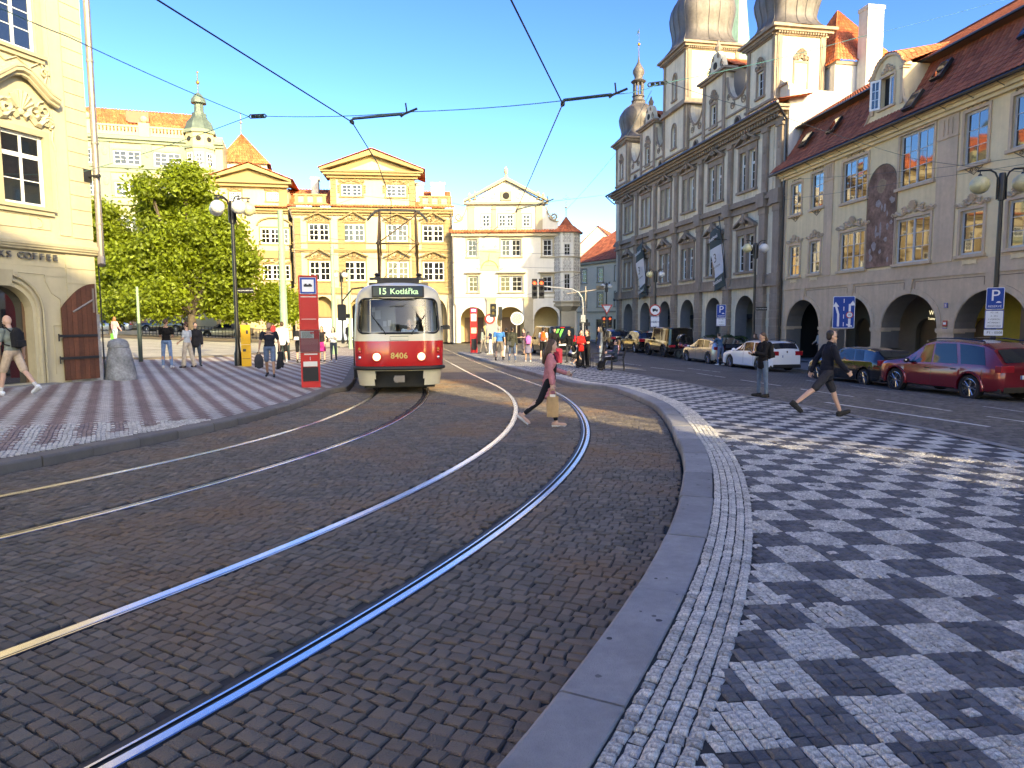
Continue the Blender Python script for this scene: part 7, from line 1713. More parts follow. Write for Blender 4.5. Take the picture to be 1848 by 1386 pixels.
sd_top = [(-2.4,.86),(-2.36,.98),(-1.75,1.04),(-1.05,1.40),(-.3,1.45),(.3,1.40),(1.1,.97),(1.4,.93),(2.1,.80),(2.32,.66),(2.4,.5)]
sd_belt = [(-2.4,.84),(-1.7,.95),(0,.91),(1.1,.88),(1.9,.80),(2.2,.68),(2.4,.48)]
sdw = dict(sill=.2,wr=.32,spokes=5,wins=[(-.80,.02,-.62,.10),(.08,1.0,.12,.36)],wsF=(1.1,.3,0),wsR=(-1.74,-1.06,0),group='cars parked on the upper square',tl=(.72,.90))
car('silver saloon parked near the yellow box, seen from its side', P3(-27.6,66.6), hd(-1,-.1), 4.85,1.85,1.45,2.85,sd_top,sd_belt,paint='paint_silver',**sdw)
car('grey saloon half hidden by the cafe corner', P3(-43.2,74.5), hd(-1,-.1), 4.85,1.85,1.45,2.85,sd_top,sd_belt,paint='paint_grey',**sdw)
v_top = [(-2.5,1.1),(-2.46,1.84),(-2.3,1.93),(.9,1.96),(1.15,1.90),(1.95,1.22),(2.2,1.12),(2.45,.95),(2.5,.6)]
v_belt = [(-2.5,1.05),(1.0,1.05),(1.95,1.05),(2.3,.95),(2.5,.58)]
vv = car('black passenger van with green stripes on its rear window', P3(2.75,47.2), hd(-.22,.975), 4.95,1.95,1.96,3.2,v_top,v_belt,sill=.24,wr=.34,paint='paint_black',spokes=5,wins=[(-.55,.55,-.55,.55),(.65,1.6,.65,1.05),(-2.25,-.65,-2.2,-.65)],wsF=(1.94,1.16,0),wsR=None,tl=(.95,1.35),hl=.8,tumble=.90,group='vans')
m = MB(); m.box(-.78,.78,-2.515,-2.505,1.12,1.80); rwn = m.build('rear_window','car_glass',vv)
mat('stripe_green',(.05,.42,.06),.4)
for k in range(2): m = MB(); x = -.62+k*.28; m.prism([(x,1.2),(x+.16,1.2),(x+.42,1.78),(x+.26,1.78)],-2.52,-2.516); m.build('green_stripe','stripe_green',rwn)
m = MB(); m.box(-.16,.16,-2.50,-2.44,1.85,1.90); m.build('brake_lamp','lamp_red',vv)
car('pale blue delivery van in front of the yellow palace', P3(-16.2,66.2), hd(1,.1), 5.4,2.0,2.4,3.4,[(-2.7,1.2),(-2.66,2.3),(-2.4,2.38),(1.2,2.4),(1.5,2.3),(2.2,1.35),(2.5,1.2),(2.7,.7)],[(-2.7,1.15),(1.2,1.2),(2.2,1.2),(2.55,1.05),(2.7,.65)],sill=.3,wr=.36,paint='paint_blue',spokes=5,wins=[(1.15,2.0,1.15,1.5)],wsF=(2.2,1.52,0),wsR=None,tl=(.9,1.3),hl=.85,tumble=.92,group='vans',plate=False)
def motorbike(loc, rz, label, paint='paint_red'):
    t = thing('motorbike', label, 'motorbike', loc, rz)
    for y in (-.68,.70): wheel(t,0,y,.31,.13,1,5,'alloy_dark')
    m = MB(); m.tube([(0,.70,.31),(0,.48,.75),(0,.38,1.0)],.035,6); m.tube([(-.34,.30,1.05),(0,.38,1.0),(.34,.30,1.05)],.022,6); m.build('fork','alloy_dark',t)
    m = MB(); m.ball((0,.12,.80),.22,10,7,sx=.75,sy=1.5,sz=.75); m.ball((0,.55,.86),.2,10,7,sx=.8,sy=.9,sz=1.1); m.ball((0,-.62,.80),.16,8,6,sx=.7,sy=1.7,sz=.6); m.build('fairing',paint,t,smooth=60)
    m = MB(); m.ball((0,-.30,.80),.18,8,6,sx=.8,sy=1.8,sz=.45); m.build('saddle','trim_black',t)
    m = MB(); m.box(-.16,.16,-.35,.35,.28,.66); m.tube([(.16,.1,.35),(.2,-.6,.42)],.05,7); m.build('engine','alloy_dark',t)
    for s in (-1,1): m = MB(); m.tube([(s*.25,.34,1.06),(s*.32,.40,1.26)],.012,4); m.ball((s*.33,.40,1.30),.07,8,5,sy=.4); m.build('mirror','trim_black',t)
    m = MB(); m.box(-.09,.09,-.97,-.95,.55,.70); m.build('number_plate','plate_white',t); m = MB(); m.tube([(-.08,-.1,.3),(-.3,-.1,.02)],.015,4); m.build('side_stand','iron',t)
    return t
motorbike(P3(10.9,42.6), hd(-.6,.8), 'dark red motorbike parked between the off-roader and the silver hatchback')
motorbike(P3(-12.3,56.0), hd(.9,.4), 'dark scooter parked behind the girl near the tram', 'paint_black')
mat('globe', (.62,.62,.58), .3, coat=.3, noise=(3,.15)); mat('globe_yellow', (.55,.50,.28), .3, coat=.3, noise=(3,.2)); mat('pole_green', (.27,.40,.24), .5, noise=(2,.15), streak=.1); mat('pole_dark', (.028,.045,.042), .4)
mat('sign_blue', (.012,.065,.30), .6, spec=.2); mat('sign_white', (.72,.73,.75), .35); mat('sign_red', (.50,.02,.02), .35); mat('grey_back', (.28,.29,.30), .5, metal=.3)
mat('totem_red', (.50,.014,.018), .35, coat=.3); mat('box_yellow', (.60,.33,.012), .4, coat=.2, noise=(2,.12)); mat('paper', (.62,.60,.56), .6); mat('signal_red', (.9,.1,.05), .3, emit=((1,.06,.03), .9)); mat('wire', (.02,.03,.045), .5); mat('wire_green', (.05,.17,.17), .5)
mat('map_print', (.55,.56,.36), .6, noise=(14,.4)); mat('ink', (.03,.03,.035), .7)
LG = 'globe street lamps around the square'
def lamp(x, y, h, label, arms, rz=0., gr=.21, z0=None, ring=1.0, globes=None, base=KH):
    t = thing('street_lamp', label, 'street lamp', (x,y,(gz(x,y)+base) if z0 is None else z0), rz, LG)
    m = MB(); m.lathe([(.15,0),(.15,.5),(.11,.62),(.085,1.0),(.075,h*.5),(.065,h-.9),(.10,h-.88),(.10,h-.05),(.09,h)],12); m.lathe([(.09,h*.42),(.09,h*.42+.05)],10); m.build('post','black_paint',t,smooth=40)
    for k,a in enumerate(arms):
        ca, sa = math.cos(a), math.sin(a); R = .62*ring
        pts = [(.13*ca,.13*sa,h-.85),(.13*ca,.13*sa,h-.15),(.2*ca,.2*sa,h+.02),(.34*ca,.34*sa,h+.12),(R*ca,R*sa,h+.13),((R+.08)*ca,(R+.08)*sa,h+.11)]
        m = MB(); m.tube(pts,.032,6); m.tube([(R*ca,R*sa,h+.13),(R*ca,R*sa,h-.02)],.02,5); m.lathe([(.07,-.03),(.05,.03)],10,(R*ca,R*sa,h-.02)); ar = m.build('arm','black_paint',t)
        m = MB(); m.ball((R*ca,R*sa,h-.04-gr),gr,20,12); m.build('globe',(globes[k] if globes else 'globe'),ar,smooth=True)
    return t
lamp(-11.1,27.85,6.55,'tall black lamp with four globes beside the yellow box in front of the tree',[PI,PI*1.3,0.15,PI*1.75],0,.27,globes=['globe','globe','globe_yellow','globe'])
t = lamp(16.15,23.1,7.15,'black two-globe lamp with a parking sign behind the dark red SUV',[PI*.86,-.14],0,.30,base=.12,globes=['globe_yellow','globe_yellow'])
lamp(13.75,39.2,6.75,'black two-globe lamp with street name plate before the sixth town hall arch',[PI,0],0,.26,base=.12,ring=.75,globes=['globe_yellow','globe'])
lamp(11.05,53.2,6.1,'black two-globe lamp carrying a round truck sign near the far banner',[PI,0],0,.25,base=.12,ring=.75,globes=['globe_yellow','globe'])
lamp(9.25,67.5,5.9,'small farthest lamp at the mouth of the side street',[PI,0.4,1.6],0,.26,base=.1,ring=.55)
lamp(-15.3,62.4,6.4,'distant three-globe lamp in front of the yellow palace, left of the tram',[PI,-.8,0],0,.24,base=.1,ring=.85)
def slab(m, w_, h_, z, r=.06, y0=-.02, y1=.0):
    P = []
    for cx,cz,a0 in ((1,1,0),(-1,1,PI/2),(-1,-1,PI),(1,-1,1.5*PI)):
        for k in range(5): a = a0+PI/2*k/4; P.append((cx*(w_/2-r)+r*math.cos(a), z+cz*(h_/2-r)+r*math.sin(a)))
    m.prism(P,y0,y1); return m
def flat(m, pts, y): m.add([(p[0],y,p[1]) for p in pts],[tuple(range(len(pts)))])
def sign_thing(label, x, y, rz, base, ph, pr=.035, xs=(0,), name='road_sign', cat='sign', group='signs along the street'):
    t = thing(name,label,cat,(x,y,gz(x,y)+base),rz,group)
    for x_ in xs: m = MB(); m.tube([(x_,.03,0),(x_,.03,ph)],pr,7); m.build('post','zinc',t)
    return t
FACE = lambda x,y: -math.atan2(x,y)   # turns local -y towards the viewer's side of the street
def p_sign(t, z, w_, y=-.03):
    h_ = w_*1.45
    o = slab(MB(),w_,h_,z,.04,y,y+.02).build('sign_plate','sign_white',t); slab(MB(),w_*.93,h_*.95,z,.035,y-.003,y).build('field','sign_blue',o)
    text('letter','P',w_*1.05,'sign_white',o,(0,y-.006,z+h_*.12));
    m = MB(); m.box(w_*.06,w_*.34,y-.006,y-.003,z-h_*.20,z-h_*.16); m.box(w_*.12,w_*.28,y-.006,y-.003,z-h_*.16,z-h_*.125); m.build('car_symbol','sign_white',o)
    text('lettering','RESERVÉ',w_*.20,'sign_white',o,(0,y-.006,z-h_*.36))
    return h_
def notice(t, z, w_, h_, y=-.03, lines=4, band=True):
    o = slab(MB(),w_,h_,z,.03,y,y+.02).build('notice_plate','sign_blue',t); slab(MB(),w_*.92,h_*.92,z,.02,y-.003,y).build('field','sign_white',o)
    r = random.Random(int(z*100)); tx = ['PO - NE','0 - 24 h','S VÝJIMKOU','MČ PRAHA 1','ZÁSOBOVÁNÍ']
    for k in range(lines): text('lettering',tx[k%5],h_*.55/lines,'ink',o,(0,y-.006,z+h_*.36-h_*.72*k/max(1,lines-1)),sx=.9)
    return o
lmp = [o for o in col.objects if o.name.startswith('street_lamp')]
t2 = thing('parking_sign','blue parking sign with notice plates on the lamp behind the dark red SUV','sign',(16.15,23.1,gz(16.15,23.1)+.12),FACE(16.15,23.1),'signs along the street')
p_sign(t2,3.05,.50,-.16); notice(t2,2.36,.52,.62,-.16,5); o = slab(MB(),.52,.2,1.92,.02,-.16,-.14).build('notice_plate','sign_white',t2); text('lettering','P1 - 0508',.11,'ink',o,(.03,-.164,1.92))
for z in (3.2,2.5): MB().box(-.12,.12,-.14,.1,z-.02,z+.02).build('clamp','zinc',t2)
t = sign_thing('blue parking sign on a thin pole between the potted trees', 13.05,43.0,FACE(13.05,43),.12,3.4); p_sign(t,2.95,.56); notice(t,2.28,.58,.5,-.03,3)
t = sign_thing('large blue lane sign with two white arrows behind the walking man', 15.0,31.2,FACE(15.0,31.2)*.9,.12,2.0,.04,(-.26,.1)); t['group'] = 'signs along the street'
o = slab(MB(),.90,1.44,2.78,.05,-.03,0).build('sign_plate','sign_white',t); slab(MB(),.85,1.39,2.78,.045,-.033,-.03).build('field','sign_blue',o)
def arrow(xc, z0, z1, sx):
    m = MB(); y = -.036; w_ = .045
    flat(m,[(xc-w_,z0),(xc+w_,z0),(xc+w_,z0+.55),(xc-sx*.10+w_,z1-.2),(xc-sx*.10-w_,z1-.2),(xc-w_,z0+.55)],y); flat(m,[(xc-sx*.10-.13,z1-.22),(xc-sx*.10+.13,z1-.22),(xc-sx*.12,z1)],y-.001); m.build('arrow','sign_white',o)
arrow(-.22,2.14,3.25,1); arrow(.24,2.6,3.3,-1)
m = MB()
for k in range(4): flat(m,[(-.015,2.15+k*.35),(.015,2.15+k*.35),(.015,2.33+k*.35),(-.015,2.33+k*.35)],-.036)
m.build('dashes','sign_white',o)
m = MB(); m.lathe([(.15,-.004),(.15,0)],20,(.24,-.036,2.66),axis='Y'); q = m.build('ring','sign_red',o); m = MB(); m.lathe([(.115,-.003),(.115,0)],20,(.24,-.041,2.66),axis='Y'); m.build('field','sign_white',q); text('lettering','30',.13,'ink',q,(.24,-.048,2.66))
m = MB(); flat(m,[(.19,2.12),(.29,2.12),(.29,2.5),(.19,2.5)],-.036); flat(m,[(.12,2.2),(.36,2.12),(.36,2.18),(.12,2.26)],-.037); m.build('bar','sign_white',o)
t = thing('road_sign','round red-rimmed truck ban sign over two plates on the far lamp','sign',(11.05,53.2,gz(11.05,53.2)+.12),FACE(11,53.2),'signs along the street')
m = MB(); m.lathe([(.44,0),(.44,.03)],26,(0,-.2,3.1),axis='Y'); o = m.build('rim','sign_red',t); m = MB(); m.lathe([(.35,-.004),(.35,0)],24,(0,-.2,3.1),axis='Y'); m.build('field','sign_white',o)
m = MB(); m.box(-.2,.06,-.215,-.206,3.03,3.22); m.box(.07,.2,-.215,-.206,3.03,3.16); m.lathe([(.05,-.012),(.05,0)],10,(-.12,-.204,3.02),axis='Y'); m.lathe([(.05,-.012),(.05,0)],10,(.13,-.204,3.02),axis='Y'); m.build('truck_symbol','ink',o)
notice(t,2.42,.66,.42,-.2,2); notice(t,2.0,.66,.36,-.2,2); m = MB(); m.tube([(0,-.02,0),(0,-.02,.1)],.02,4); m.build('clamp','zinc',t)
for x,y,z,s,lab in ((13.75,39.2,3.05,1,'dark street name plate on the lamp at the sixth town hall arch'),(-11.1,27.85,3.02,1,'dark street name plate on the tall four-globe lamp')):
    t = thing('street_name_sign',lab,'sign',(x,y,gz(x,y)+KH),0,'street name plates'); slab(MB(),.62,.2,z,.02,-.03,.0).build('plate','black_paint',t).location.x = .42; text('lettering','MALOSTRANSKÉ NÁM.',.062,'sign_white',t,(.42,-.034,z))
def head(root, x, z, y=0., n=2, lit=True, w_=.30):
    m = MB(); m.box(x-w_/2,x+w_/2,y,y+.22,z-.16*n-.06,z+.16*n+.06,ch=.02); b_ = m.build('signal_head','black_paint',root)
    for k in range(n):
        zz = z+.16*(n-1)-.32*k; m = MB(); m.lathe([(.10,-.02),(.10,0)],14,(x,y-.001,zz),axis='Y'); m.build('lens','signal_red' if lit and k == 0 else 'glass_dark',b_); m = MB(); m.tube([(x+.12*math.cos(a),y-.06,zz+.12*math.sin(a)) for a in np.linspace(0,PI,7)],.035,4); m.build('hood','black_paint',b_)
t = thing('traffic_light','curved arm traffic light with two red signals above the pavement crowd','traffic light',(3.95,38.3,gz(3.95,38.3)+KH),0,'traffic lights at the junction')
m = MB(); m.tube([(0,0,0),(0,0,3.0),(-.05,0,3.45),(-.25,0,3.75),(-.6,0,3.92),(-2.6,0,4.12)],[.06,.055,.045,.04,.035,.03],8); m.build('mast','grey_back',t)
head(t,-2.3,3.95,-.25,3); head(t,-2.68,3.95,-.25,3)
m = MB(); m.box(-.12,.12,-.15,.1,2.1,2.5); m.build('control_box','grey_back',t)
t = thing('traffic_light','black signals on a grey pole in front of the white house arcade','traffic light',(-1.05,40.3,gz(-1.05,40.3)+KH),0,'traffic lights at the junction')
m = MB(); m.tube([(0,0,0),(0,0,3.0)],.05,7); m.cut(); m.tube([(.42,.2,0),(.42,.2,2.9)],.05,7); m.build('pole','zinc',t); head(t,-.02,2.75,-.2,2,False,.36)
m = MB(); m.lathe([(.36,0),(.36,.03)],20,(-.08,-.1,1.75),axis='Y'); m.build('sign_back','grey_back',t); m = MB(); m.lathe([(.3,0),(.3,.03)],20,(-.22,-.12,2.25),axis='Y'); q = m.build('round_sign','sign_red',t); m = MB(); m.lathe([(.2,-.004),(.2,0)],16,(-.22,-.12,2.25),axis='Y'); m.build('field','sign_white',q)
m = MB(); m.box(.27,.5,.0,.2,2.2,2.95); m.build('side_signal','black_paint',t)
t = thing('traffic_mirror','round grey traffic mirror with white rim before the white house','mirror',(.3,44,gz(.3,44)+KH),0); m = MB(); m.tube([(0,0,0),(0,0,2.6)],.045,7); m.build('pole','zinc',t); m = MB(); m.lathe([(.42,0),(.42,.05)],22,(.05,-.1,2.3),axis='Y'); o = m.build('rim','sign_white',t); m = MB(); m.lathe([(.35,-.006),(.35,0)],20,(.05,-.1,2.3),axis='Y'); m.build('mirror_face','steel',o)
t = thing('traffic_light','pair of lit red signals under a give way triangle at the side street','traffic light',(8.95,65,gz(8.95,65)+.12),0,'traffic lights at the junction')
m = MB(); m.tube([(0,0,0),(0,0,3.7)],.06,7); m.build('pole','zinc',t); head(t,-.28,2.1,-.2,3,True,.42); head(t,.28,2.1,-.2,3,True,.42)
m = MB(); m.prism([(-.55,3.75),(0,2.8),(.55,3.75)][::1],-.12,-.09); q = m.build('triangle','sign_red',t); m = MB(); m.prism([(-.36,3.64),(0,3.0),(.36,3.64)],-.125,-.12); m.build('field','sign_white',q)
t = thing('camera_pole','thin grey mast with a cross bar and camera at the junction','pole',(6.2,58,gz(6.2,58)),0); m = MB(); m.tube([(0,0,0),(0,0,5.2)],.06,7); m.tube([(-1.6,0,4.6),(1.6,0,5.0)],.05,6); m.build('mast','zinc',t); MB().box(.9,1.5,-.15,.15,4.9,5.25).build('camera','black_paint',t); m = MB(); m.box(-.5,.4,-.06,-.03,1.9,2.2); m.build('board','black_paint',t)
def totem(label, x, y, rz, h, w_, d, panels):
    t = thing('stop_totem',label,'tram stop post',(x,y,gz(x,y)+KH-.01),rz,'red tram stop posts')
    m = MB(); m.box(-w_/2,-w_/2+.045,-d/2,d/2,0,h); m.box(w_/2-.045,w_/2,-d/2,d/2,0,h); m.box(-w_/2+.045,w_/2-.045,-d/2,d/2,h-.03,h); m.box(-w_/2+.045,w_/2-.045,-d/2,d/2,0,.16); m.build('frame','totem_red',t)
    m = MB(); m.box(-w_/2+.04,w_/2-.04,-d/2+.03,d/2-.03,.16,h-.03); m.build('core','totem_red',t)
    for z0,z1,mt,nm in panels: MB().box(-w_/2+.05,w_/2-.05,-d/2+.005,-d/2+.03,z0,z1).build(nm,mt,t)
    return t
tt = totem('large red tram stop post with a white tram symbol on the left pavement',-5.75,19.6,math.radians(14),3.16,.52,.30,[(2.30,2.60,'totem_red','panel'),(1.85,2.26,'totem_red','panel'),(1.52,1.82,'totem_red','panel'),(.18,.58,'dark','basket_opening')])
d2 = -.15
o = slab(MB(),.44,.46,2.87,.01,d2-.01,d2+.02).build('stop_sign','sign_white',tt); slab(MB(),.42,.44,2.87,.01,d2-.014,d2-.01).build('blue_field','sign_blue',o); slab(MB(),.32,.34,2.87,.005,d2-.018,d2-.014).build('white_field','sign_white',o)
m = MB(); m.box(-.11,.11,d2-.022,d2-.018,2.84,2.90); m.box(-.09,-.03,d2-.022,d2-.018,2.90,2.925); m.box(.02,.08,d2-.022,d2-.018,2.90,2.925); m.build('tram_symbol','ink',o)
m = MB(); m.box(-.215,.215,d2-.01,d2+.01,2.55,2.572); m.box(-.2,.2,d2-.008,d2+.01,1.93,1.945); m.build('bright_strip','paper',tt)
m = MB(); m.box(-.25,.25,d2-.03,d2-.02,1.02,1.62); o = m.build('timetable_case','clear_glass',tt)
mat('faded_red',(.42,.12,.13),.6); MB().box(-.24,.24,d2-.018,d2+.01,1.04,1.38).build('poster','faded_red',tt); MB().box(-.24,.12,d2-.018,d2+.01,1.40,1.60).build('timetable','paper',tt); MB().box(.02,.20,d2-.021,d2-.018,1.53,1.57).build('red_strip','totem_red',tt)
m = MB()
for k in range(7): m.box(-.21,.1-.02*(k%3),d2-.0195,d2-.018,1.42+k*.024,1.43+k*.024)
m.build('print','ink',tt)
m = MB(); m.tube([(-.27,d2-.03,1.01),(.27,d2-.03,1.01),(.27,d2-.03,1.63),(-.27,d2-.03,1.63),(-.27,d2-.03,1.01)],.012,4); m.build('case_frame','zinc',tt)
text('stop_letter','1',.14,'sign_white',tt,(.0,d2-.004,.82)); MB().box(-.19,.19,d2-.002,d2+.01,.60,.74).build('sticker','paper',tt); MB().box(-.16,.2,d2-.002,d2+.01,.93,.965).build('sticker','paper',tt)
tt = totem('narrow red and white tram stop post at the tip of the right pavement',-2.55,46.4,0,3.0,.46,.26,[(2.72,2.95,'sign_blue','stop_sign'),(2.12,2.6,'paper','timetable'),(1.75,2.08,'totem_red','panel'),(1.30,1.68,'map_print','map'),(1.05,1.25,'totem_red','panel'),(.2,.95,'black_paint','basket')])
MB().box(-.13,.13,-.132,-.12,2.76,2.91).build('tram_symbol','sign_white',tt)
t = thing('ticket_box','yellow upright cabinet with dark side slot beside the tall black lamp','cabinet',(-10.72,27.75,gz(-10.72,27.75)+KH),math.radians(18)); m = MB(); m.box(-.18,.18,-.16,.16,0,.86,ch=.015); m.box(-.18,.18,-.16,.16,.88,1.66,ch=.015); m.build('cabinet','box_yellow',t); m = MB(); m.box(.18,.21,-.12,.12,.95,1.55); m.build('side_panel','black_paint',t); m = MB(); m.box(-.15,.15,-.165,-.16,.30,.32); m.box(-.12,0,-.165,-.16,.6,.7); m.box(.02,.1,-.168,-.16,1.3,1.45); m.build('markings','ink',t)
def cpole(x,y,h,r,label,dark=.0):
    t = thing('catenary_pole',label,'pole',(x,y,gz(x,y)+KH-.02),0,'green tram wire poles'); m = MB(); m.lathe([(r*1.3,0),(r*1.3,.4),(r*1.1,.45),(r,h*.5),(r*.78,h-.02),(r*.5,h)],14)
    m.build('shaft','pole_green',t,smooth=40)
    if dark: m = MB(); m.lathe([(r*1.36,0),(r*1.34,dark)],14); m.build('dark_foot','pole_dark',t)
    m = MB(); m.lathe([(r*.9,h*.62),(r*.9,h*.62+.06)],12); m.build('collar','zinc',t); return t
cpole(-10.95,33.2,7.1,.165,'thickest pale green pole between the yellow box and the red post',.9)
cpole(-10.3,40.0,6.2,.12,'slim pale green pole just right of the red post',.0); cpole(-11.6,49.5,5.6,.115,'farther slim green pole beside the tram mirror',.0)
cpole(-15.4,28.5,3.1,.062,'short green pole without wires near the cafe corner',1.6)
t = thing('sandwich_board','dark board leaning at the foot of the thick green pole','sign',(-11.25,32.9,gz(-11.25,32.9)+KH),math.radians(20)); m = MB(); slab(m,.46,.78,.42,.18,-.02,.02); m.build('panel','grey_back',t); m = MB(); m.box(-.2,.2,-.02,.2,0,.04); m.build('foot','grey_back',t)
def chair(x,y,rz,label):
    t = thing('metal_chair',label,'chair',(x,y,gz(x,y)+KH),rz,'dark metal chairs on the right pavement')
    m = MB()
    for k in range(8): yy = -.24+k*.065; m.box(-.26,.26,yy,yy+.045,.43,.455)
    m.build('seat','iron',t); m = MB()
    for k in range(7): zz = .52+k*.065; f = (zz-.45)/.5; m.box(-.26,.26,.26+.13*f,.275+.13*f,zz,zz+.042)
    m.build('backrest','iron',t)
    for s in (-1,1):
        m = MB(); m.tube([(s*.27,-.24,0),(s*.27,-.24,.64),(s*.27,.24,.66)],.018,5); m.build('leg','iron',t); m = MB(); m.tube([(s*.27,.30,0),(s*.27,.25,.45),(s*.27,.40,.98)],.018,5); m.build('leg','iron',t)
    return t
chair(4.55,29.7,math.radians(-100),'dark metal chair nearest the road edge, seated person in dark clothes'); chair(3.95,31.9,math.radians(-85),'second dark metal chair beside the woman in white trousers')
chair(4.75,30.9,math.radians(-95),'dark metal chair holding the woman in pink')
leaf_mat('palm', (.028,.06,.018), (.05,.09,.02))
def pot(x,y,label,s,seed):
    t = thing('potted_palm',label,'plant',(x,y,gz(x,y)+.12),0,'potted palms by the town hall'); m = MB(); m.lathe([(.24,0),(.33,.55),(.35,.58),(.30,.6)],14); m.build('pot','trim_dark',t); m = MB(); m.tube([(0,0,.5),(.02,.02,1.2*s)],.05,6); m.build('trunk','bark',t)
    r = random.Random(seed); V = []; F = []
    for k in range(22):
        a = r.uniform(0,2*PI); L_ = r.uniform(.6,1.0)*s; up = r.uniform(.1,.9); pr = None
        for i in range(8):
            f = i/7; c = Vector((math.cos(a)*L_*f,math.sin(a)*L_*f,1.2*s+up*L_*f-.9*L_*f*f)); nn = Vector((-math.sin(a),math.cos(a),0))
            for sg in (-1,1):
                e = c+nn*sg*.30*s*math.sin(PI*min(1,f+.1))+Vector((0,0,-.10)); b_ = len(V); d_ = Vector((math.cos(a),math.sin(a),-.3))*.05; V += [c-d_,c+d_,e+d_*1.6,e]; F.append((b_,b_+1,b_+2,b_+3))
    m = MB(); m.add(V,F); m.r = 0; m.rn = [r.random() for _ in m.f]; m.build('fronds','palm',t,kind='stuff')
pot(13.5,46.6,'potted palm left of the thin parking pole',1.05,1); pot(14.35,44.3,'potted palm right of the thin parking pole by the raised tailgate',1.1,2)
def wire(label, pts, r=.011, mt='wire', sag=.0, name='overhead_wire', n=8):
    P = []
    for i in range(len(pts)-1):
        a, b = Vector(pts[i]), Vector(pts[i+1])
        for k in range(n): f = k/n; P.append(a.lerp(b,f)-Vector((0,0,sag*4*f*(1-f))))
    P.append(Vector(pts[-1])); m = MB(); m.tube(P,r,5); return tag(m.build(name,mt),label,'wire','overhead tram wires')
def PX(x,y,d): return ((x-924)/1240*d, d, 1.78+(578-y)/1240*d)
cw_ = lambda s,u,z: (*su(s,u),z)
K1, K2 = PX(1015,202,12.2), PX(933,386,24.2); J1 = PX(646,231,13.3)
wire('thick contact wire above the right track', [PX(880,-60,7.2),K1,K2,cw_(26,0,5.2),cw_(44,0,5.1)], .012)
wire('thick contact wire above the left track leading to the pantograph', [PX(180,-60,7.2),J1,PX(690,303,17.5),PX(712,368,22.2),cw_(30,-3.81,5.2),cw_(46,-3.81,5.1)], .012)
def arm(a, b, label):
    t = thing('registration_arm',label,'wire arm',(0,0,0),0,'arms holding the contact wires'); a, b = Vector(a), Vector(b); m = MB(); m.tube([a,a+Vector((.02,0,.06)),b],.028,6); m.build('tube','pole_dark',t); m = MB(); m.tube([a+Vector((0,-.05,0)),a+Vector((0,.05,0))],.04,6); m.build('clamp','iron',t); m = MB(); c = b+Vector((.28,.0,.10)); m.tube([b+Vector((-.04,0,-.05)),b+Vector((.03,0,.0)),c],.022,5); m.tube([b+Vector((.08,0,.03)),b+Vector((.06,0,.20))],.016,5); m.build('bracket','iron',t)
arm(J1, PX(735,218,13.35), 'dark steady arm above the left track'); arm(K1, PX(1100,187,12.5), 'dark steady arm above the right track'); arm(K2, PX(985,370,24.4), 'smaller steady arm above the right track farther away')
P1 = PX(482,220,15.0); P4 = PX(1180,170,15.5)
wire('green span wire holding both contact wires', [P1, PX(757,214,13.6), PX(1105,186,12.6), P4], .0085, 'wire_green', .05)
def insul(p, q, label):
    t = thing('insulator',label,'insulator',(0,0,0),0,'insulators in the span wires'); p, q = Vector(p), Vector(q); d = (q-p).normalized(); m = MB(); nr = Vector((0,0,.035)); m.tube([p,p+d*.05+nr,q-d*.05+nr,q],.014,5); m.tube([p,p+d*.05-nr,q-d*.05-nr,q],.014,5); m.build('strap','pole_dark',t); m = MB()
    for k in range(3): c = p.lerp(q,.25+.25*k); m.tube([c-d*.02,c+d*.02],.045,8)
    m.build('disc','iron',t)
insul(PX(466,221,15.2), PX(497,220,14.9), 'dark double insulator left of the contact wires'); insul(PX(1163,171,15.2), PX(1197,167,15.9), 'dark double insulator in front of the town hall towers')
wire('green span wire rising to the left out of view', [PX(466,221,15.2), PX(160,86,11.5), PX(-40,-4,9.5)], .0085, 'wire_green', .03)
wire('thin wire from the insulator to the cafe wall bracket', [PX(466,221,15.2), (-11.55,19.0,5.83)], .008, 'wire_green', .05)
wire('green span wire rising across the town hall towers to the right', [PX(1197,167,15.9), PX(1520,95,18), PX(1860,8,20.5)], .0085, 'wire_green', .05)
wire('thin wire sloping to the ochre house wall', [PX(1197,167,15.9), PX(1400,225,21), PX(1640,300,24), PX(1900,328,22.)], .007, 'wire', .05)
wire('thin wire crossing low in front of the ochre house', [PX(1408,333,42.6), PX(1640,318,30), PX(1900,285,24)], .008, 'wire', .05)
wire('lowest thin wire in front of the ochre house mural', [PX(1408,368,42.6), PX(1640,335,30), PX(1900,296,24)], .008, 'wire', .05)
wire('far green span wire by the white gable', [PX(1110,355,74), PX(995,369,24.6), K2], .009, 'wire_green', .03)
wire('far wire crossing in front of the yellow palace', [PX(530,395,60), PX(660,357,40), PX(820,371,55), PX(930,385,30)], .012, 'wire', .1)
wire('thin wire above the white house roof', [PX(1020,385,66), PX(1110,285,50), PX(1170,180,30)], .012, 'wire_green', .1)
wire('low wires before the white house arcade', [PX(820,500,64), PX(930,540,60), PX(1060,490,50)], .012, 'wire', .1)
for z,a in ((5.4,0),(4.6,1.)): wire('thin %s cross wire between the green poles' % ('upper' if z > 5 else 'lower'), [(-10.95,33.2,z+.6),(-3,38,z+.2+a*.1),(4,38,z)], .008, 'wire', .08)
CL = {}
def cloth(c, rough=.9, noise=.25):
    key = tuple(round(v,3) for v in c)
    if key not in CL: n = 'cloth_%d' % len(CL); mat(n, c, rough, noise=(9,noise), bump=(30,.25), spec=.25); CL[key] = n
    return CL[key]
mat('skin_light', (.56,.34,.25), .55, noise=(12,.08)); mat('skin_tan', (.42,.24,.16), .55, noise=(12,.08)); mat('skin_pale', (.62,.40,.31), .55, noise=(12,.08))
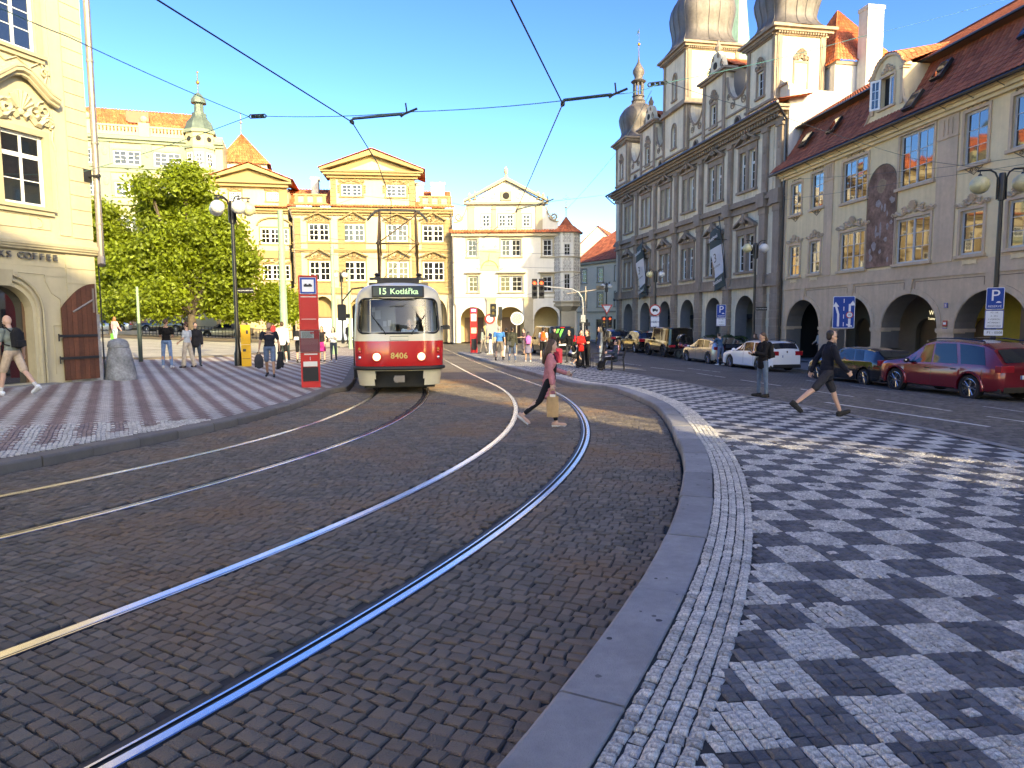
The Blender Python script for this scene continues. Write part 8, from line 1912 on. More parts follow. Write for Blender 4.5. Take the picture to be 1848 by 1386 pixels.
mat('hair_brown', (.075,.036,.018), .55, noise=(30,.4)); mat('hair_dark', (.018,.013,.011), .5, noise=(30,.3)); mat('hair_blond', (.42,.29,.12), .55, noise=(30,.3)); mat('hair_ginger', (.40,.15,.05), .55, noise=(30,.3)); mat('hair_grey', (.30,.28,.26), .6)
QUEUE = []
def seg(m, a, b, ra, rb, n=8):
    a, b = Vector(a), Vector(b); d = b-a; L = d.length
    if L < 1e-5: m.ball(a, ra, n, 5); return
    pts = []; rs = []; u = d/L
    for k in range(4): t = PI/2*(1-k/4); pts.append(a-u*ra*math.sin(t)); rs.append(max(.002,ra*math.cos(t)))
    pts += [a, b]; rs += [ra, rb]
    for k in range(1,5): t = PI/2*k/4; pts.append(b+u*rb*math.sin(t)); rs.append(max(.002,rb*math.cos(t)))
    m.tube(pts, rs, n)
def ell(m, c, rx, ry, rz_, M=None, n=12): m.ball((0,0,0),1,n,8,sx=rx,sy=ry,sz=rz_,M=Matrix.Translation(c) @ (M or Matrix()))
def remesh(m, obj, mt, vox, it=3, fac=.5): QUEUE.append((m, obj, mt, vox, it, fac))
def flush():
    tmp = []
    for m, obj, mt, vox, it, fac in QUEUE:
        me = bpy.data.meshes.new('tmp'); me.from_pydata(m.v, [], m.f); o = bpy.data.objects.new('tmp', me); col.objects.link(o)
        r_ = o.modifiers.new('r','REMESH'); r_.mode = 'VOXEL'; r_.voxel_size = vox; s_ = o.modifiers.new('s','SMOOTH'); s_.factor = fac; s_.iterations = it; tmp.append((o, obj, mt))
    bpy.context.view_layer.update(); dg = bpy.context.evaluated_depsgraph_get()
    for o, obj, mt in tmp:
        me = bpy.data.meshes.new_from_object(o.evaluated_get(dg)); me.materials.clear(); me.materials.append(MATS[mt]); me.polygons.foreach_set('use_smooth',[True]*len(me.polygons)); old = obj.data; obj.data = me; me.name = obj.name
    for o, _, _ in tmp: d = o.data; bpy.data.objects.remove(o); bpy.data.meshes.remove(d)
    QUEUE.clear()
def part(name, m, mt, parent, vox, it=3, fac=.5):
    o = link(name, bpy.data.meshes.new(name), parent); remesh(m, o, mt, vox, it, fac); return o
D = math.radians
def person(label, loc, rz, h=1.75, sex='m', legs=((0,0,3),(0,0,3)), arms=((0,6,10),(0,6,10)), lean=0., top='tee', topc=(.1,.1,.1), bot='trousers', botc=(.05,.05,.06), shoec=(.03,.03,.03), sockc=None, hair='short', hairm='hair_dark', skin='skin_light', head=(0,0), vox=.022, group='people on the square', seat=None, extra=(), curl=.5, feet=(0,0), width=1., opened=None, beard=False, shades=False, crouch=False, armsplay=(0,0)):
    """faces +y. legs/arms: (left, right) of (forward pitch, sideways, bend) in degrees; head=(turn, nod)"""
    s = h/1.75; f = sex == 'f'; ob = link('person', bpy.data.meshes.new('person')); tag(ob,label,'person',group)
    hipw, shw = (.095 if f else .092)*s*width, (.155 if f else .185)*s*width
    TL, SL, UA, FA = .425*s, .415*s, .285*s, .25*s
    lo, fe = 1e9, []
    leg = []
    for i, sg in enumerate((-1,1)):
        p, sd, b = legs[i]; H = Vector((sg*hipw,0,0)); d = Vector((sg*math.sin(D(sd)), math.sin(D(p)), -math.cos(D(p))*math.cos(D(sd)))).normalized(); Kn = H+d*TL; q = D(p-b); d2 = Vector((sg*math.sin(D(sd))*.6, math.sin(q), -math.cos(q))).normalized(); An = Kn+d2*SL; ft = D(feet[i]); fd = Vector((sg*.12,math.cos(ft),-math.sin(ft))).normalized();
        up = Vector((0,math.sin(ft),math.cos(ft))); toe = An+fd*.17*s-up*.065*s; heel = An-fd*.055*s-up*.06*s; lo = min(lo, toe.z-.028*s, heel.z-.032*s); leg.append((H,Kn,An,heel,toe,fd,up))
    hz = -lo if seat is None else seat
    O = Vector((0,0,hz)); leg = [tuple(v+O for v in l[:5])+l[5:] for l in leg]
    R = Matrix.Rotation(-D(lean),4,'X')
    tp = lambda x,y,z: (R @ Vector((x*s,y*s,z*s)))+O     # torso frame, from the hips
    NK = tp(0,-.005,.535); shz = .485; HC = tp(0,.025,.69); Rh = R @ Matrix.Rotation(D(lean)*.5,4,'X') @ Matrix.Rotation(D(head[0]),4,'Z') @ Matrix.Rotation(-D(head[1]),4,'X')
    hp = lambda x,y,z: HC+(Rh @ Vector((x*s,y*s,z*s)))
    arm = []
    for i, sg in enumerate((-1,1)):
        p, sd, b = arms[i]; S = tp(sg*shw/s,-.005,shz); d = R @ Vector((sg*math.sin(D(sd)), math.sin(D(p))*math.cos(D(sd)), -math.cos(D(p))*math.cos(D(sd)))); E_ = S+d*UA; q = D(p+b); sp = armsplay[i]; d2 = R @ Vector((sg*math.sin(D(sd*.5+sp)), math.sin(q)*math.cos(D(sp)), -math.cos(q)*math.cos(D(sp)))); W_ = E_+d2.normalized()*FA; arm.append((S,E_,W_,d2.normalized()))
    m = MB(); cs = .93 if f else 1.
    ell(m, tp(0,0,.03), .150*s*width, .105*s*width, .12*s); ell(m, tp(0,0,.16), .125*s*width*cs, .092*s*width, .15*s); ell(m, tp(0,.005,.35), .155*s*width*cs, .105*s*width, .18*s); ell(m, tp(0,0,.47), .15*s*width*cs, .075*s*width, .07*s)
    seg(m, tp(0,-.01,.46), tp(0,.012,.60), .058*s, .052*s)
    ell(m, hp(0,0,.02), .072*s, .092*s, .108*s, Rh); ell(m, hp(0,.022,-.045), .056*s, .066*s, .066*s, Rh); seg(m, hp(0,.088,.012), hp(0,.106,-.022), .011*s, .015*s, 6); ell(m, hp(0,.078,-.098), .025*s,.022*s,.018*s, Rh)
    for sg in (-1,1): ell(m, hp(sg*.074,-.005,-.005), .012*s,.022*s,.032*s, Rh)
    for S,E_,W_,d2 in arm:
        seg(m,S,E_,.048*s*width**.5,.038*s); seg(m,E_,E_.lerp(W_,.35),.039*s,.037*s); seg(m,E_.lerp(W_,.3),W_,.037*s,.025*s)
    for i,(S,E_,W_,d2) in enumerate(arm):
        sg = (-1,1)[i]; pal = W_+d2*.045*s; side = (R @ Vector((0,1,0))); side = (side-d2*side.dot(d2)); side = side.normalized() if side.length > .1 else Vector((1,0,0)); nrm = d2.cross(side).normalized()*(-sg)
        m.box(-.5,.5,-.5,.5,-.5,.5,M=Matrix.Translation(pal+d2*.005*s) @ Matrix((side,nrm,d2)).transposed().to_4x4() @ Matrix.Diagonal((.078*s,.028*s,.085*s,1)))
        fr = .0098*s if vox < .013 else .012*s
        for k in range(4):
            off = side*(.030-.020*k)*s; L = (.072,.080,.074,.058)[k]*s; a = W_+d2*.085*s+off; c = D(25+55*curl); d3 = d2*math.cos(c*.55)+nrm*math.sin(c*.55); d4 = d2*math.cos(c*1.4)+nrm*math.sin(c*1.4); b_ = a+d3*L*.5; seg(m,a-d2*.01*s,b_,fr,fr*.95,6); seg(m,b_,b_+d4*L*.5,fr*.95,fr*.8,6)
        a = W_+d2*.022*s+side*.034*s; b_ = a+(side*.75+d2*.6+nrm*.25).normalized()*.036*s; seg(m,a-side*.008*s,b_,.0125*s,.0115*s,6); seg(m,b_,b_+(d2*.85+nrm*.45+side*.1).normalized()*.032*s,.0115*s,.0095*s,6)
    for H,Kn,An,heel,toe,fd,up in leg:
        seg(m,H+Vector((0,0,.02*s)),Kn,.080*s*(1.02 if f else 1),.052*s); calf = Kn.lerp(An,.30)-fd*.012*s; seg(m,Kn,calf,.050*s,.054*s); seg(m,calf,An,.053*s,.034*s); seg(m,An,heel+fd*.02*s,.034*s,.034*s); seg(m,heel+fd*.03*s,toe,.034*s,.030*s)
        if shoec is None:
            ell(m, toe+fd*.02*s, .03*s,.03*s,.018*s)
    remesh(m, ob, skin, vox*.8, 3)
    g = .016*s if vox < .018 else .018*s
    def torso(m, z0, z1, gg):
        if z0 < .1: ell(m, tp(0,0,max(.03,z0+.07)), .150*s*width+gg, .108*s*width+gg, .11*s+gg*.5)
        ell(m, tp(0,0,.16), .132*s*width*cs+gg, .095*s*width+gg, .16*s); ell(m, tp(0,.004,.34), .152*s*width*cs+gg, .104*s*width+gg, .17*s); ell(m, tp(0,-.002,.465), .142*s*width*cs+gg, .072*s*width+gg, .055*s+gg)
        seg(m, tp(-.10,0,.48), tp(.10,0,.48), .05*s+gg*.4, .05*s+gg*.4)
        if f:
            for sg in (-1,1): ell(m, tp(sg*.07,.075,.355), .06*s,.055*s,.06*s)
    def sleeves(m, frac, gg):
        for S,E_,W_,d2 in arm:
            if frac <= 1: seg(m,S,S.lerp(E_,frac),.052*s+gg*.8,.045*s+gg)
            else: seg(m,S,E_,.052*s+gg*.8,.042*s+gg*.9); seg(m,E_,E_.lerp(W_,frac-1),.042*s+gg*.9,.033*s+gg*.8)
    if top:
        m = MB(); kind, gg = top, g*(.7 if top in ('tee','polo','slim') else 1.15)
        torso(m, .0, .5, gg); sleeves(m, {'tee':.68,'polo':.70,'slim':1.9,'long':1.93,'jacket':1.95,'hood':1.95,'sleeveless':.08,'coat':1.95,'cardigan':1.93}[kind], gg)
        if kind in ('jacket','hood','coat','cardigan'):
            for k in range(5): ell(m, tp(0,0,.0-(.03 if kind in ('jacket','hood') else .075 if kind == 'cardigan' else .10)*k), .152*s*width+gg*1.2, .112*s*width+gg*1.2, .07*s)
        if kind in ('jacket','hood'): seg(m, tp(0,-.015,.50), tp(0,.0,.56), .066*s, .066*s)
        if kind == 'hood': ell(m, tp(0,-.08,.53), .10*s,.06*s,.08*s)
        part('shirt' if kind in ('tee','polo','slim','long','sleeveless') else 'jacket', m, cloth(topc), ob, vox, 3)
        if kind == 'polo':
            m = MB(); m.tube([tuple(NK+(R @ Vector((.068*s*math.cos(a),.058*s*math.sin(a)+.005,.0+.012*math.sin(a))))) for a in np.linspace(0,2*PI,13)],.014*s,5); m.build('collar',cloth(tuple(min(1,c*1.25) for c in topc)),ob)
    if opened:   # dark top seen in the open front of a cardigan
        m = MB(); ell(m, tp(0,.055,.30), .10*s,.085*s,.25*s); ell(m, tp(0,.05,.08), .10*s,.085*s,.12*s); part('blouse', m, cloth(opened), ob, vox, 2)
    if bot:
        m = MB(); gg = g*.75
        ell(m, tp(0,0,.035), .150*s*width+gg, .108*s*width+gg, .12*s); seg(m, tp(-.06,0,.09), tp(.06,0,.09), .085*s+gg*.3, .085*s+gg*.3)
        if bot in ('trousers','jeans','wide','shorts','tight'):
            for H,Kn,An,heel,toe,fd,up in leg:
                w2 = {'trousers':1.,'jeans':.85,'wide':2.1,'shorts':1.5,'tight':.45}[bot]; gg2 = gg*w2
                if bot == 'shorts': seg(m,H,H.lerp(Kn,.90),.082*s+gg,.062*s+gg2)
                else:
                    seg(m,H,Kn,.082*s+gg*.9,.054*s+gg2); seg(m,Kn,An+(Kn-An).normalized()*(.02 if bot != 'tight' else .05)*s,.054*s+gg2,(.040 if bot != 'wide' else .065)*s+gg2)
        elif bot in ('skirt','dress'):
            L = .42 if bot == 'skirt' else .58
            for k in range(7): fz = k/6; c = tp(0,0,.03)+Vector((0,(leg[0][1].y+leg[1][1].y)/2*fz*.6,-L*fz*s)); ell(m, c, (.15+.05*fz)*s+gg, (.11+.06*fz)*s+gg, .06*s)
        part({'skirt':'skirt','dress':'skirt','shorts':'shorts'}.get(bot,'trousers'), m, cloth(botc), ob, vox, 2)
    if shoec is not None:
        for H,Kn,An,heel,toe,fd,up in leg:
            m = MB(); q = .040*s; seg(m, heel+up*.012*s, toe+up*.006*s, q, .034*s); seg(m, toe-fd*.06*s, toe+fd*.016*s, .040*s, .032*s); seg(m, An-up*.03*s, heel+up*.02*s, .042*s, .040*s); part('shoe', m, cloth(shoec,.6,.1), ob, max(.012,vox*.75), 2)
            if vox < .016:
                m = MB(); m.tube([tuple(heel-up*.030*s-fd*.03*s),tuple(heel-up*.030*s+fd*.10*s),tuple(toe-up*.024*s+fd*.02*s)],[.034*s,.036*s,.028*s],7); m.build('sole',cloth((.5,.5,.5) if sum(shoec) > .9 else (.02,.02,.02)),ob)
    if sockc:
        for H,Kn,An,*_ in leg: m = MB(); seg(m, An, An.lerp(Kn,.18), .037*s, .042*s); m.build('sock',cloth(sockc),ob,smooth=60)
    m = MB()
    if hair in ('short','receding','long','bun','tail','cap','bob'):
        zz = .05 if hair != 'receding' else .055; yy = -.022 if hair != 'receding' else -.040
        ell(m, hp(0,yy,zz), .080*s, .094*s if hair != 'receding' else .080*s, .090*s if hair != 'receding' else .078*s, Rh)
        ell(m, hp(0,-.052,.0), .072*s, .058*s, .075*s, Rh)
        if hair == 'long':
            pts = [hp(0,-.06,.03), hp(0,-.085,-.10), tp(0,-.105,.50), tp(0,-.125,.36)]
            for a_, b_, ra, rb in zip(pts, pts[1:], (.070,.078,.085), (.078,.085,.060)):
                for o_ in (-.045,0,.045): v = R @ Vector((o_*s,0,0)); seg(m, a_+v, b_+v, ra*.62*s, rb*.62*s)
            for sg in (-1,1): seg(m, hp(sg*.062,-.015,.03), hp(sg*.070,-.02,-.11), .030*s, .034*s); seg(m, hp(sg*.070,-.02,-.11), tp(sg*.095,-.005,.44), .034*s, .026*s)
        if hair == 'bob':
            for sg in (-1,0,1): seg(m, hp(sg*.055,-.04,.03), hp(sg*.062,-.05,-.11), .045*s, .045*s)
        if hair == 'bun': ell(m, hp(0,-.12,.05), .042*s,.042*s,.042*s)
        if hair == 'tail': seg(m, hp(0,-.11,.04), tp(0,-.13,.45), .035*s, .02*s)
        if hair == 'cap': ell(m, hp(0,-.005,.075), .086*s,.100*s,.062*s, Rh); seg(m, hp(-.03,.10,.055), hp(.03,.10,.055), .018*s,.018*s); seg(m, hp(-.02,.135,.05), hp(.02,.135,.05), .012*s,.012*s)
        part('cap' if hair == 'cap' else 'hair', m, hairm, ob, min(vox,.016) if hair != 'long' else min(vox,.014), 2)
    if beard: m = MB(); ell(m, hp(0,.045,-.075), .056*s,.060*s,.042*s, Rh); part('beard', m, hairm, ob, .012, 2)
    if vox < .016:
        for sg in (-1,1):
            m = MB(); ell(m, hp(sg*.030,.080,.012), .012*s,.008*s,.007*s, Rh, 8); m.build('eye','enamel_white',ob,smooth=True); m = MB(); ell(m, hp(sg*.030,.0865,.012), .006*s,.004*s,.006*s, Rh, 8); m.build('pupil','dark',ob)
            m = MB(); seg(m, hp(sg*.017,.084,.033), hp(sg*.046,.073,.034), .0045*s, .0035*s, 5); m.build('eyebrow',hairm if hair != 'bald' else 'hair_brown',ob)
        mat_l = 'lip'
        if 'lip' not in MATS: mat('lip', (.40,.14,.12), .5)
        m = MB(); seg(m, hp(-.020,.084,-.058), hp(.020,.084,-.058), .0075*s, .0075*s, 6); m.build('mouth','lip',ob,smooth=True)
    if shades:
        m = MB()
        for sg in (-1,1): ell(m, hp(sg*.033,.090,.010), .026*s,.010*s,.018*s, Rh, 10); seg(m, hp(sg*.056,.08,.014), hp(sg*.076,-.005,.014), .004*s,.004*s,5)
        seg(m, hp(-.01,.10,.014), hp(.01,.10,.014), .004*s,.004*s,5); m.build('sunglasses','dark',ob)
    ob.location = (loc[0], loc[1], loc[2]); ob.rotation_euler = (0,0,rz)
    info = dict(W=[a[2] for a in arm], d2=[a[3] for a in arm], tp=tp, hp=hp, s=s, ob=ob, M=Matrix.Translation(loc) @ rotz(rz), R=R)
    return info
gl = lambda x, y, b=KH: (x, y, gz(x,y)+b)
FA_ = {'right': -PI/2, 'left': PI/2, 'away': 0., 'us': PI}
def hung(name, label, cat, info, hand, build, dz=0., group=None):
    """a thing held in a hand: origin at the grip"""
    W_ = info['M'] @ (info['W'][hand]+info['d2'][hand]*.10*info['s']); t = thing(name, label, cat, (W_.x,W_.y,W_.z+dz), info['ob'].rotation_euler.z, group); build(t); return t
def backpack(info, label, c, c2=None, size=(.30,.16,.44), z=.10, group='backpacks'):
    s = info['s']; t = thing('backpack', label, 'backpack', (0,0,0), 0, group); t.matrix_world = info['M']
    b = MB(); w_, d, h = size; M = info['R'].to_4x4(); O = info['tp'](0,-.13,z); M = Matrix.Translation(O) @ M
    b.ball((0,0,0),1,12,8,sx=w_/2,sy=d*.62,sz=h*.55,M=M @ Matrix.Translation((0,-d*.35,h/2))); b.box(-w_*.42,w_*.42,-d*.75,.0,.02,h*.85,M=M,ch=.03); o = link('bag', bpy.data.meshes.new('bag'), t); remesh(b, o, cloth(c), .018, 3)
    b = MB(); b.box(-w_*.34,w_*.34,-d*1.05,-d*.7,.03,h*.42,M=M,ch=.03); b.build('pocket', cloth(c2 or c), t)
    for sg in (-1,1):
        m = MB(); m.tube([tuple(info['tp'](sg*.085,-.12,.46)),tuple(info['tp'](sg*.10,-.03,.555)),tuple(info['tp'](sg*.105,.07,.52)),tuple(info['tp'](sg*.115,.135,.38)),tuple(info['tp'](sg*.14,.09,.22)),tuple(info['tp'](sg*.13,-.10,.16))],.016,5); m.build('strap', cloth(c2 or c), t)
    return t
wz = gz(.64,12.99)
w1 = person('woman with long brown hair in pink cardigan crossing the tracks with a paper bag', (.70,12.95,wz), FA_['right'], 1.68, 'f', legs=((12,0,4),(-26,1,24)), arms=((22,8,52),(2,9,8)), lean=3, top='cardigan', topc=(.52,.20,.22), bot='tight', botc=(.012,.012,.016), shoec=(.50,.31,.24), hair='long', hairm='hair_brown', skin='skin_light', head=(-4,8), vox=.0125, group='people crossing the square', feet=(0,38), opened=(.012,.012,.014))
def paper_bag(t):
    m = MB(); V = []; w_, d, h = .20, .10, .42
    for z, k in ((-h-.10,1.0),(-h+.02,1.02),(-.34,1.04),(-.14,1.03)):
        V.append([( -w_*k/2,-d/2,z),(0,-d/2-.012*k,z),(w_*k/2,-d/2,z),(w_*k/2+.008,0,z),(w_*k/2,d/2,z),(0,d/2+.010,z),(-w_*k/2,d/2,z),(-w_*k/2-.008,0,z)])
    P = [p for r_ in V for p in r_]; F = [(i*8+k,i*8+(k+1)%8,(i+1)*8+(k+1)%8,(i+1)*8+k) for i in range(3) for k in range(8)]+[tuple(range(7,-1,-1))]
    m.add(P,F,M=rotz(PI/2)); m.build('bag','kraft',t)
    m = MB()
    for s in (-1,1): m.tube([(s*.04,-.07,-.15),(s*.03,-.05,-.03),(0,0,.0),(s*.03,.05,-.03),(s*.04,.07,-.15)],.006,5)
    m.build('handle','kraft',t)
    m = MB(); m.box(-.04,.04,-.05,.05,-.17,-.10); m.build('tissue','paper',t)
mat('kraft', (.46,.29,.14), .85, noise=(5,.15), bump=(9,.8))
hung('paper_bag','brown paper carrier bag held by the woman in pink cardigan','bag',w1,1,paper_bag)
def phone(t): m = MB(); M = Matrix.Rotation(math.radians(-50),4,'X'); m.box(-.036,.036,-.005,.005,-.02,.13,M=M); m.build('case','black_paint',t); m = MB(); m.box(-.032,.032,.005,.0065,-.012,.122,M=M); m.build('screen','glass_dark',t)
def phone_in(info, hand, label): return hung('phone', label, 'phone', info, hand, phone, 0, 'phones in hands')
phone_in(w1,0,'phone held out by the woman in pink cardigan')
w2 = person('woman in black jacket and jeans standing on the pavement edge with a phone', gl(6.68,18.26), D(105), 1.70, 'f', legs=((-2,4,1),(3,4,4)), arms=((18,6,88),(14,4,82)), top='jacket', topc=(.010,.010,.012), bot='jeans', botc=(.10,.15,.22), shoec=(.015,.015,.016), hair='bob', hairm='hair_brown', skin='skin_light', head=(0,22), vox=.0125, armsplay=(-24,-24), group='people on the right pavement')
backpack(w2,'black backpack on the woman in black jacket',(.012,.012,.013)); phone_in(w2,0,'phone in front of the woman in black jacket')
w3 = person('man in navy fleece, sunglasses and dark shorts striding across the chequered pavement', gl(6.38,13.9), FA_['right'], 1.82, 'm', legs=((27,1,6),(-40,1,13)), arms=((-26,7,12),(22,10,26)), lean=5, top='jacket', topc=(.011,.013,.022), bot='shorts', botc=(.035,.035,.042), shoec=(.022,.021,.02), hair='receding', hairm='hair_dark', skin='skin_light', head=(0,2), vox=.0125, group='people on the right pavement', feet=(-16,42), shades=True, beard=False, curl=.7)
w4 = person('bald bearded man in grey-green polo and beige shorts walking past the cafe door', gl(-11.05,15.2), D(78), 1.80, 'm', legs=((22,1,10),(-24,1,18)), arms=((12,8,78),(-12,10,25)), lean=4, top='polo', topc=(.19,.22,.19), bot='shorts', botc=(.50,.38,.28), shoec=(.70,.72,.75), sockc=(.6,.6,.6), hair='bald', hairm='hair_brown', skin='skin_light', head=(10,8), vox=.0125, group='people on the left pavement', feet=(-10,30), beard=True, armsplay=(-18,0))
backpack(w4,'black backpack of the bald man by the cafe',(.016,.016,.018),(.02,.02,.022))
w5 = person('man in black T-shirt and blue jeans with his back turned near the square edge', gl(-12.7,25.3), D(10), 1.80, 'm', legs=((2,5,1),(-2,5,1)), arms=((10,6,70),(10,5,70)), top='tee', topc=(.008,.008,.009), bot='jeans', botc=(.14,.24,.42), shoec=(.62,.62,.62), hair='short', hairm='hair_brown', skin='skin_tan', head=(-20,18), vox=.016, group='people on the left pavement', armsplay=(-25,-25))
person('woman in pale patterned top and wide beige trousers beside the man in black T-shirt', gl(-12.15,25.75), D(70), 1.68, 'f', legs=((8,3,4),(-10,3,6)), arms=((6,6,50),(2,6,20)), top='tee', topc=(.40,.45,.50), bot='wide', botc=(.46,.40,.33), shoec=(.05,.04,.04), hair='bun', hairm='hair_brown', skin='skin_light', head=(0,30), vox=.018, group='people on the left pavement')
person('person in dark jeans half hidden behind the couple', gl(-12.35,26.9), D(-150), 1.70, 'm', legs=((10,3,4),(-6,3,6)), top='jacket', topc=(.02,.02,.025), bot='jeans', botc=(.04,.06,.09), hair='short', skin='skin_light', vox=.022, group='people on the left pavement')
p_ = person('ginger-haired woman in pink top and pale jeans walking away in the sun', gl(-23.6,41.), D(-10), 1.66, 'f', legs=((10,3,4),(-10,3,8)), arms=((0,8,15),(10,14,25)), top='long', topc=(.72,.36,.34), bot='jeans', botc=(.36,.46,.52), shoec=(.6,.6,.6), hair='bob', hairm='hair_ginger', vox=.024, group='people in the sunlit square')
mat('bag_green',(.10,.50,.06),.5)
hung('shopping_bag','bright green carrier bag of the ginger-haired woman','bag',p_,0,lambda t: (MB().box(-.05,.05,-.14,.14,-.48,-.10).build('bag','bag_green',t), (lambda m: (m.tube([(0,-.06,-.1),(0,0,0),(0,.06,-.1)],.008,4), m.build('handle','bag_green',t)))(MB())))
w8 = person('bald man in navy T-shirt and blue shorts walking towards the viewer with two bags', gl(-8.0,22.7), PI+D(12), 1.80, 'm', legs=((14,2,10),(-10,2,16)), arms=((-6,14,10),(6,14,12)), top='tee', topc=(.014,.018,.03), bot='shorts', botc=(.11,.17,.27), shoec=(.03,.025,.025), hair='bald', skin='skin_tan', vox=.016, width=1.12, group='people on the left pavement', beard=True, hairm='hair_brown', feet=(0,15))
def hand_pack(t): m = MB(); m.ball((0,0,-.30),1,12,8,sx=.15,sy=.10,sz=.25); m.box(-.13,.13,-.08,.08,-.5,-.2,ch=.03); o = link('bag',bpy.data.meshes.new('bag'),t); remesh(m,o,cloth((.035,.037,.045)),.018,3); m = MB(); m.tube([(-.06,0,-.08),(-.03,0,0),(.03,0,0),(.06,0,-.08)],.014,5); m.build('handle',cloth((.02,.02,.02)),t); MB().box(-.10,.10,-.125,-.09,-.46,-.28,ch=.02).build('pocket',cloth((.03,.03,.035)),t)
hung('backpack','black backpack carried by hand of the bald man with two bags','backpack',w8,1,hand_pack,0,'backpacks')
def coat_(t):
    m = MB(); r = random.Random(1)
    for k in range(9): seg(m,(r.uniform(-.05,.05),r.uniform(-.05,.05),-.02),(r.uniform(-.12,.12),r.uniform(-.1,.1),r.uniform(-.55,-.35)),.05,.035)
    o = link('cloth',bpy.data.meshes.new('cloth'),t); remesh(m,o,cloth((.022,.024,.03)),.018,2); m = MB(); seg(m,(-.05,0,.0),(.05,0,.0),.03,.03); m.build('collar',cloth((.022,.024,.03)),t)
hung('folded_jacket','dark jacket hanging from the left hand of the bald man','jacket',w8,0,coat_)
person('man in white hooded top and black shorts beside the thick green pole', gl(-10.1,30.3), D(25), 1.84, 'm', legs=((8,3,4),(-8,3,10)), arms=((8,8,20),(-5,8,15)), top='hood', topc=(.66,.66,.64), bot='shorts', botc=(.012,.012,.014), shoec=(.65,.65,.65), sockc=(.6,.6,.6), hair='short', hairm='hair_brown', vox=.02, group='people on the left pavement')
p_ = person('blond person in black with black and white backpack left of the red post', gl(-9.55,30.9), D(-5), 1.72, 'f', legs=((6,3,4),(-6,3,6)), top='tee', topc=(.012,.012,.013), bot='shorts', botc=(.012,.012,.014), sockc=(.02,.02,.02), hair='bun', hairm='hair_blond', skin='skin_light', vox=.02, group='people on the left pavement')
backpack(p_,'black and white backpack on the blond person',(.02,.02,.022),(.62,.62,.62))
person('ginger woman in black top and magenta skirt behind the red post', gl(-9.0,32.6), D(175), 1.68, 'f', legs=((4,3,4),(-4,3,4)), top='sleeveless', topc=(.02,.018,.02), bot='skirt', botc=(.50,.03,.20), hair='long', hairm='hair_ginger', skin='skin_light', vox=.022, group='people on the left pavement')
w_ = person('girl with long dark hair in white top and dark jeans left of the tram', gl(-8.35,32.2), PI+D(-10), 1.66, 'f', legs=((3,4,2),(-2,4,2)), arms=((24,10,100),(8,8,60)), top='tee', topc=(.68,.68,.70), bot='tight', botc=(.02,.03,.055), shoec=(.6,.6,.6), hair='long', hairm='hair_dark', skin='skin_light', vox=.02, group='people on the left pavement', armsplay=(-20,-25))
person('man in dark suit far off beside the scooter', gl(-14.5,61,.1), D(160), 1.78, 'm', legs=((4,3,2),(-4,3,3)), top='jacket', topc=(.012,.013,.02), bot='trousers', botc=(.015,.015,.02), hair='short', vox=.026, group='people in the sunlit square')
person('distant woman in black by the silver saloon', gl(-22.3,58,.1), D(80), 1.66, 'f', legs=((8,3,4),(-8,3,6)), top='jacket', topc=(.015,.015,.017), bot='tight', botc=(.015,.015,.02), hair='long', vox=.026, group='people in the sunlit square')
person('distant person in red top beside the silver saloon', gl(-20.6,59.5,.1), D(60), 1.70, 'm', legs=((8,3,4),(-8,3,6)), top='hood', topc=(.35,.03,.04), bot='jeans', botc=(.04,.05,.08), hair='short', vox=.026, group='people in the sunlit square')
IG = 'crowd on the right pavement'
person('woman in sage top and grey trousers at the far stop post', gl(-1.9,45.6), D(60), 1.68, 'f', legs=((12,3,4),(-12,3,8)), top='long', topc=(.26,.30,.27), bot='trousers', botc=(.22,.20,.18), hair='long', vox=.024, group=IG)
person('woman in navy top and white trousers at the far stop post', gl(-1.36,43.9), D(80), 1.68, 'f', legs=((4,4,2),(-3,4,3)), arms=((15,6,80),(10,6,60)), top='tee', topc=(.025,.04,.10), bot='trousers', botc=(.66,.67,.70), shoec=(.55,.5,.45), hair='short', hairm='hair_blond', vox=.024, group=IG)
person('broad man in bright blue T-shirt and khaki shorts seen from behind', gl(-.68,37.2), D(4), 1.84, 'm', legs=((3,6,2),(-6,6,14)), arms=((0,12,12),(0,12,12)), top='tee', topc=(.035,.17,.44), bot='shorts', botc=(.20,.165,.13), shoec=(.02,.02,.02), sockc=(.02,.02,.02), hair='short', hairm='hair_grey', skin='skin_light', vox=.02, width=1.18, group=IG)
p_ = person('man in dark olive jacket and jeans walking away with a shoulder bag', gl(.02,35.6), D(2), 1.82, 'm', legs=((10,5,3),(-12,5,8)), top='jacket', topc=(.045,.047,.035), bot='jeans', botc=(.055,.085,.15), shoec=(.2,.19,.18), hair='short', hairm='hair_dark', vox=.02, group=IG)
t = thing('shoulder_bag','small grey shoulder bag on the man in olive jacket','bag',(0,0,0),0); t.matrix_world = p_['M']; M = Matrix.Translation(p_['tp'](-.16,-.13,.05)); MB().box(-.11,.11,-.05,.05,-.14,.06,M=M,ch=.02).build('bag',cloth((.06,.065,.07)),t); m = MB(); m.tube([tuple(p_['tp'](-.16,-.14,.1)),tuple(p_['tp'](.0,-.14,.35)),tuple(p_['tp'](.12,-.03,.56))],.012,4); m.build('strap',cloth((.03,.03,.03)),t)
person('dark-haired person in black and white trousers in front of the man in olive', gl(-.30,39.3), D(15), 1.74, 'm', legs=((6,4,2),(-6,4,4)), top='hood', topc=(.012,.012,.013), bot='trousers', botc=(.5,.52,.56), hair='short', vox=.024, group=IG)
person('woman in patterned brown dress looking at her phone', gl(.78,43.9), D(120), 1.68, 'f', legs=((3,3,2),(-3,3,3)), arms=((15,6,85),(12,6,80)), top='tee', topc=(.16,.09,.09), bot='dress', botc=(.17,.14,.15), hair='short', vox=.024, group=IG)
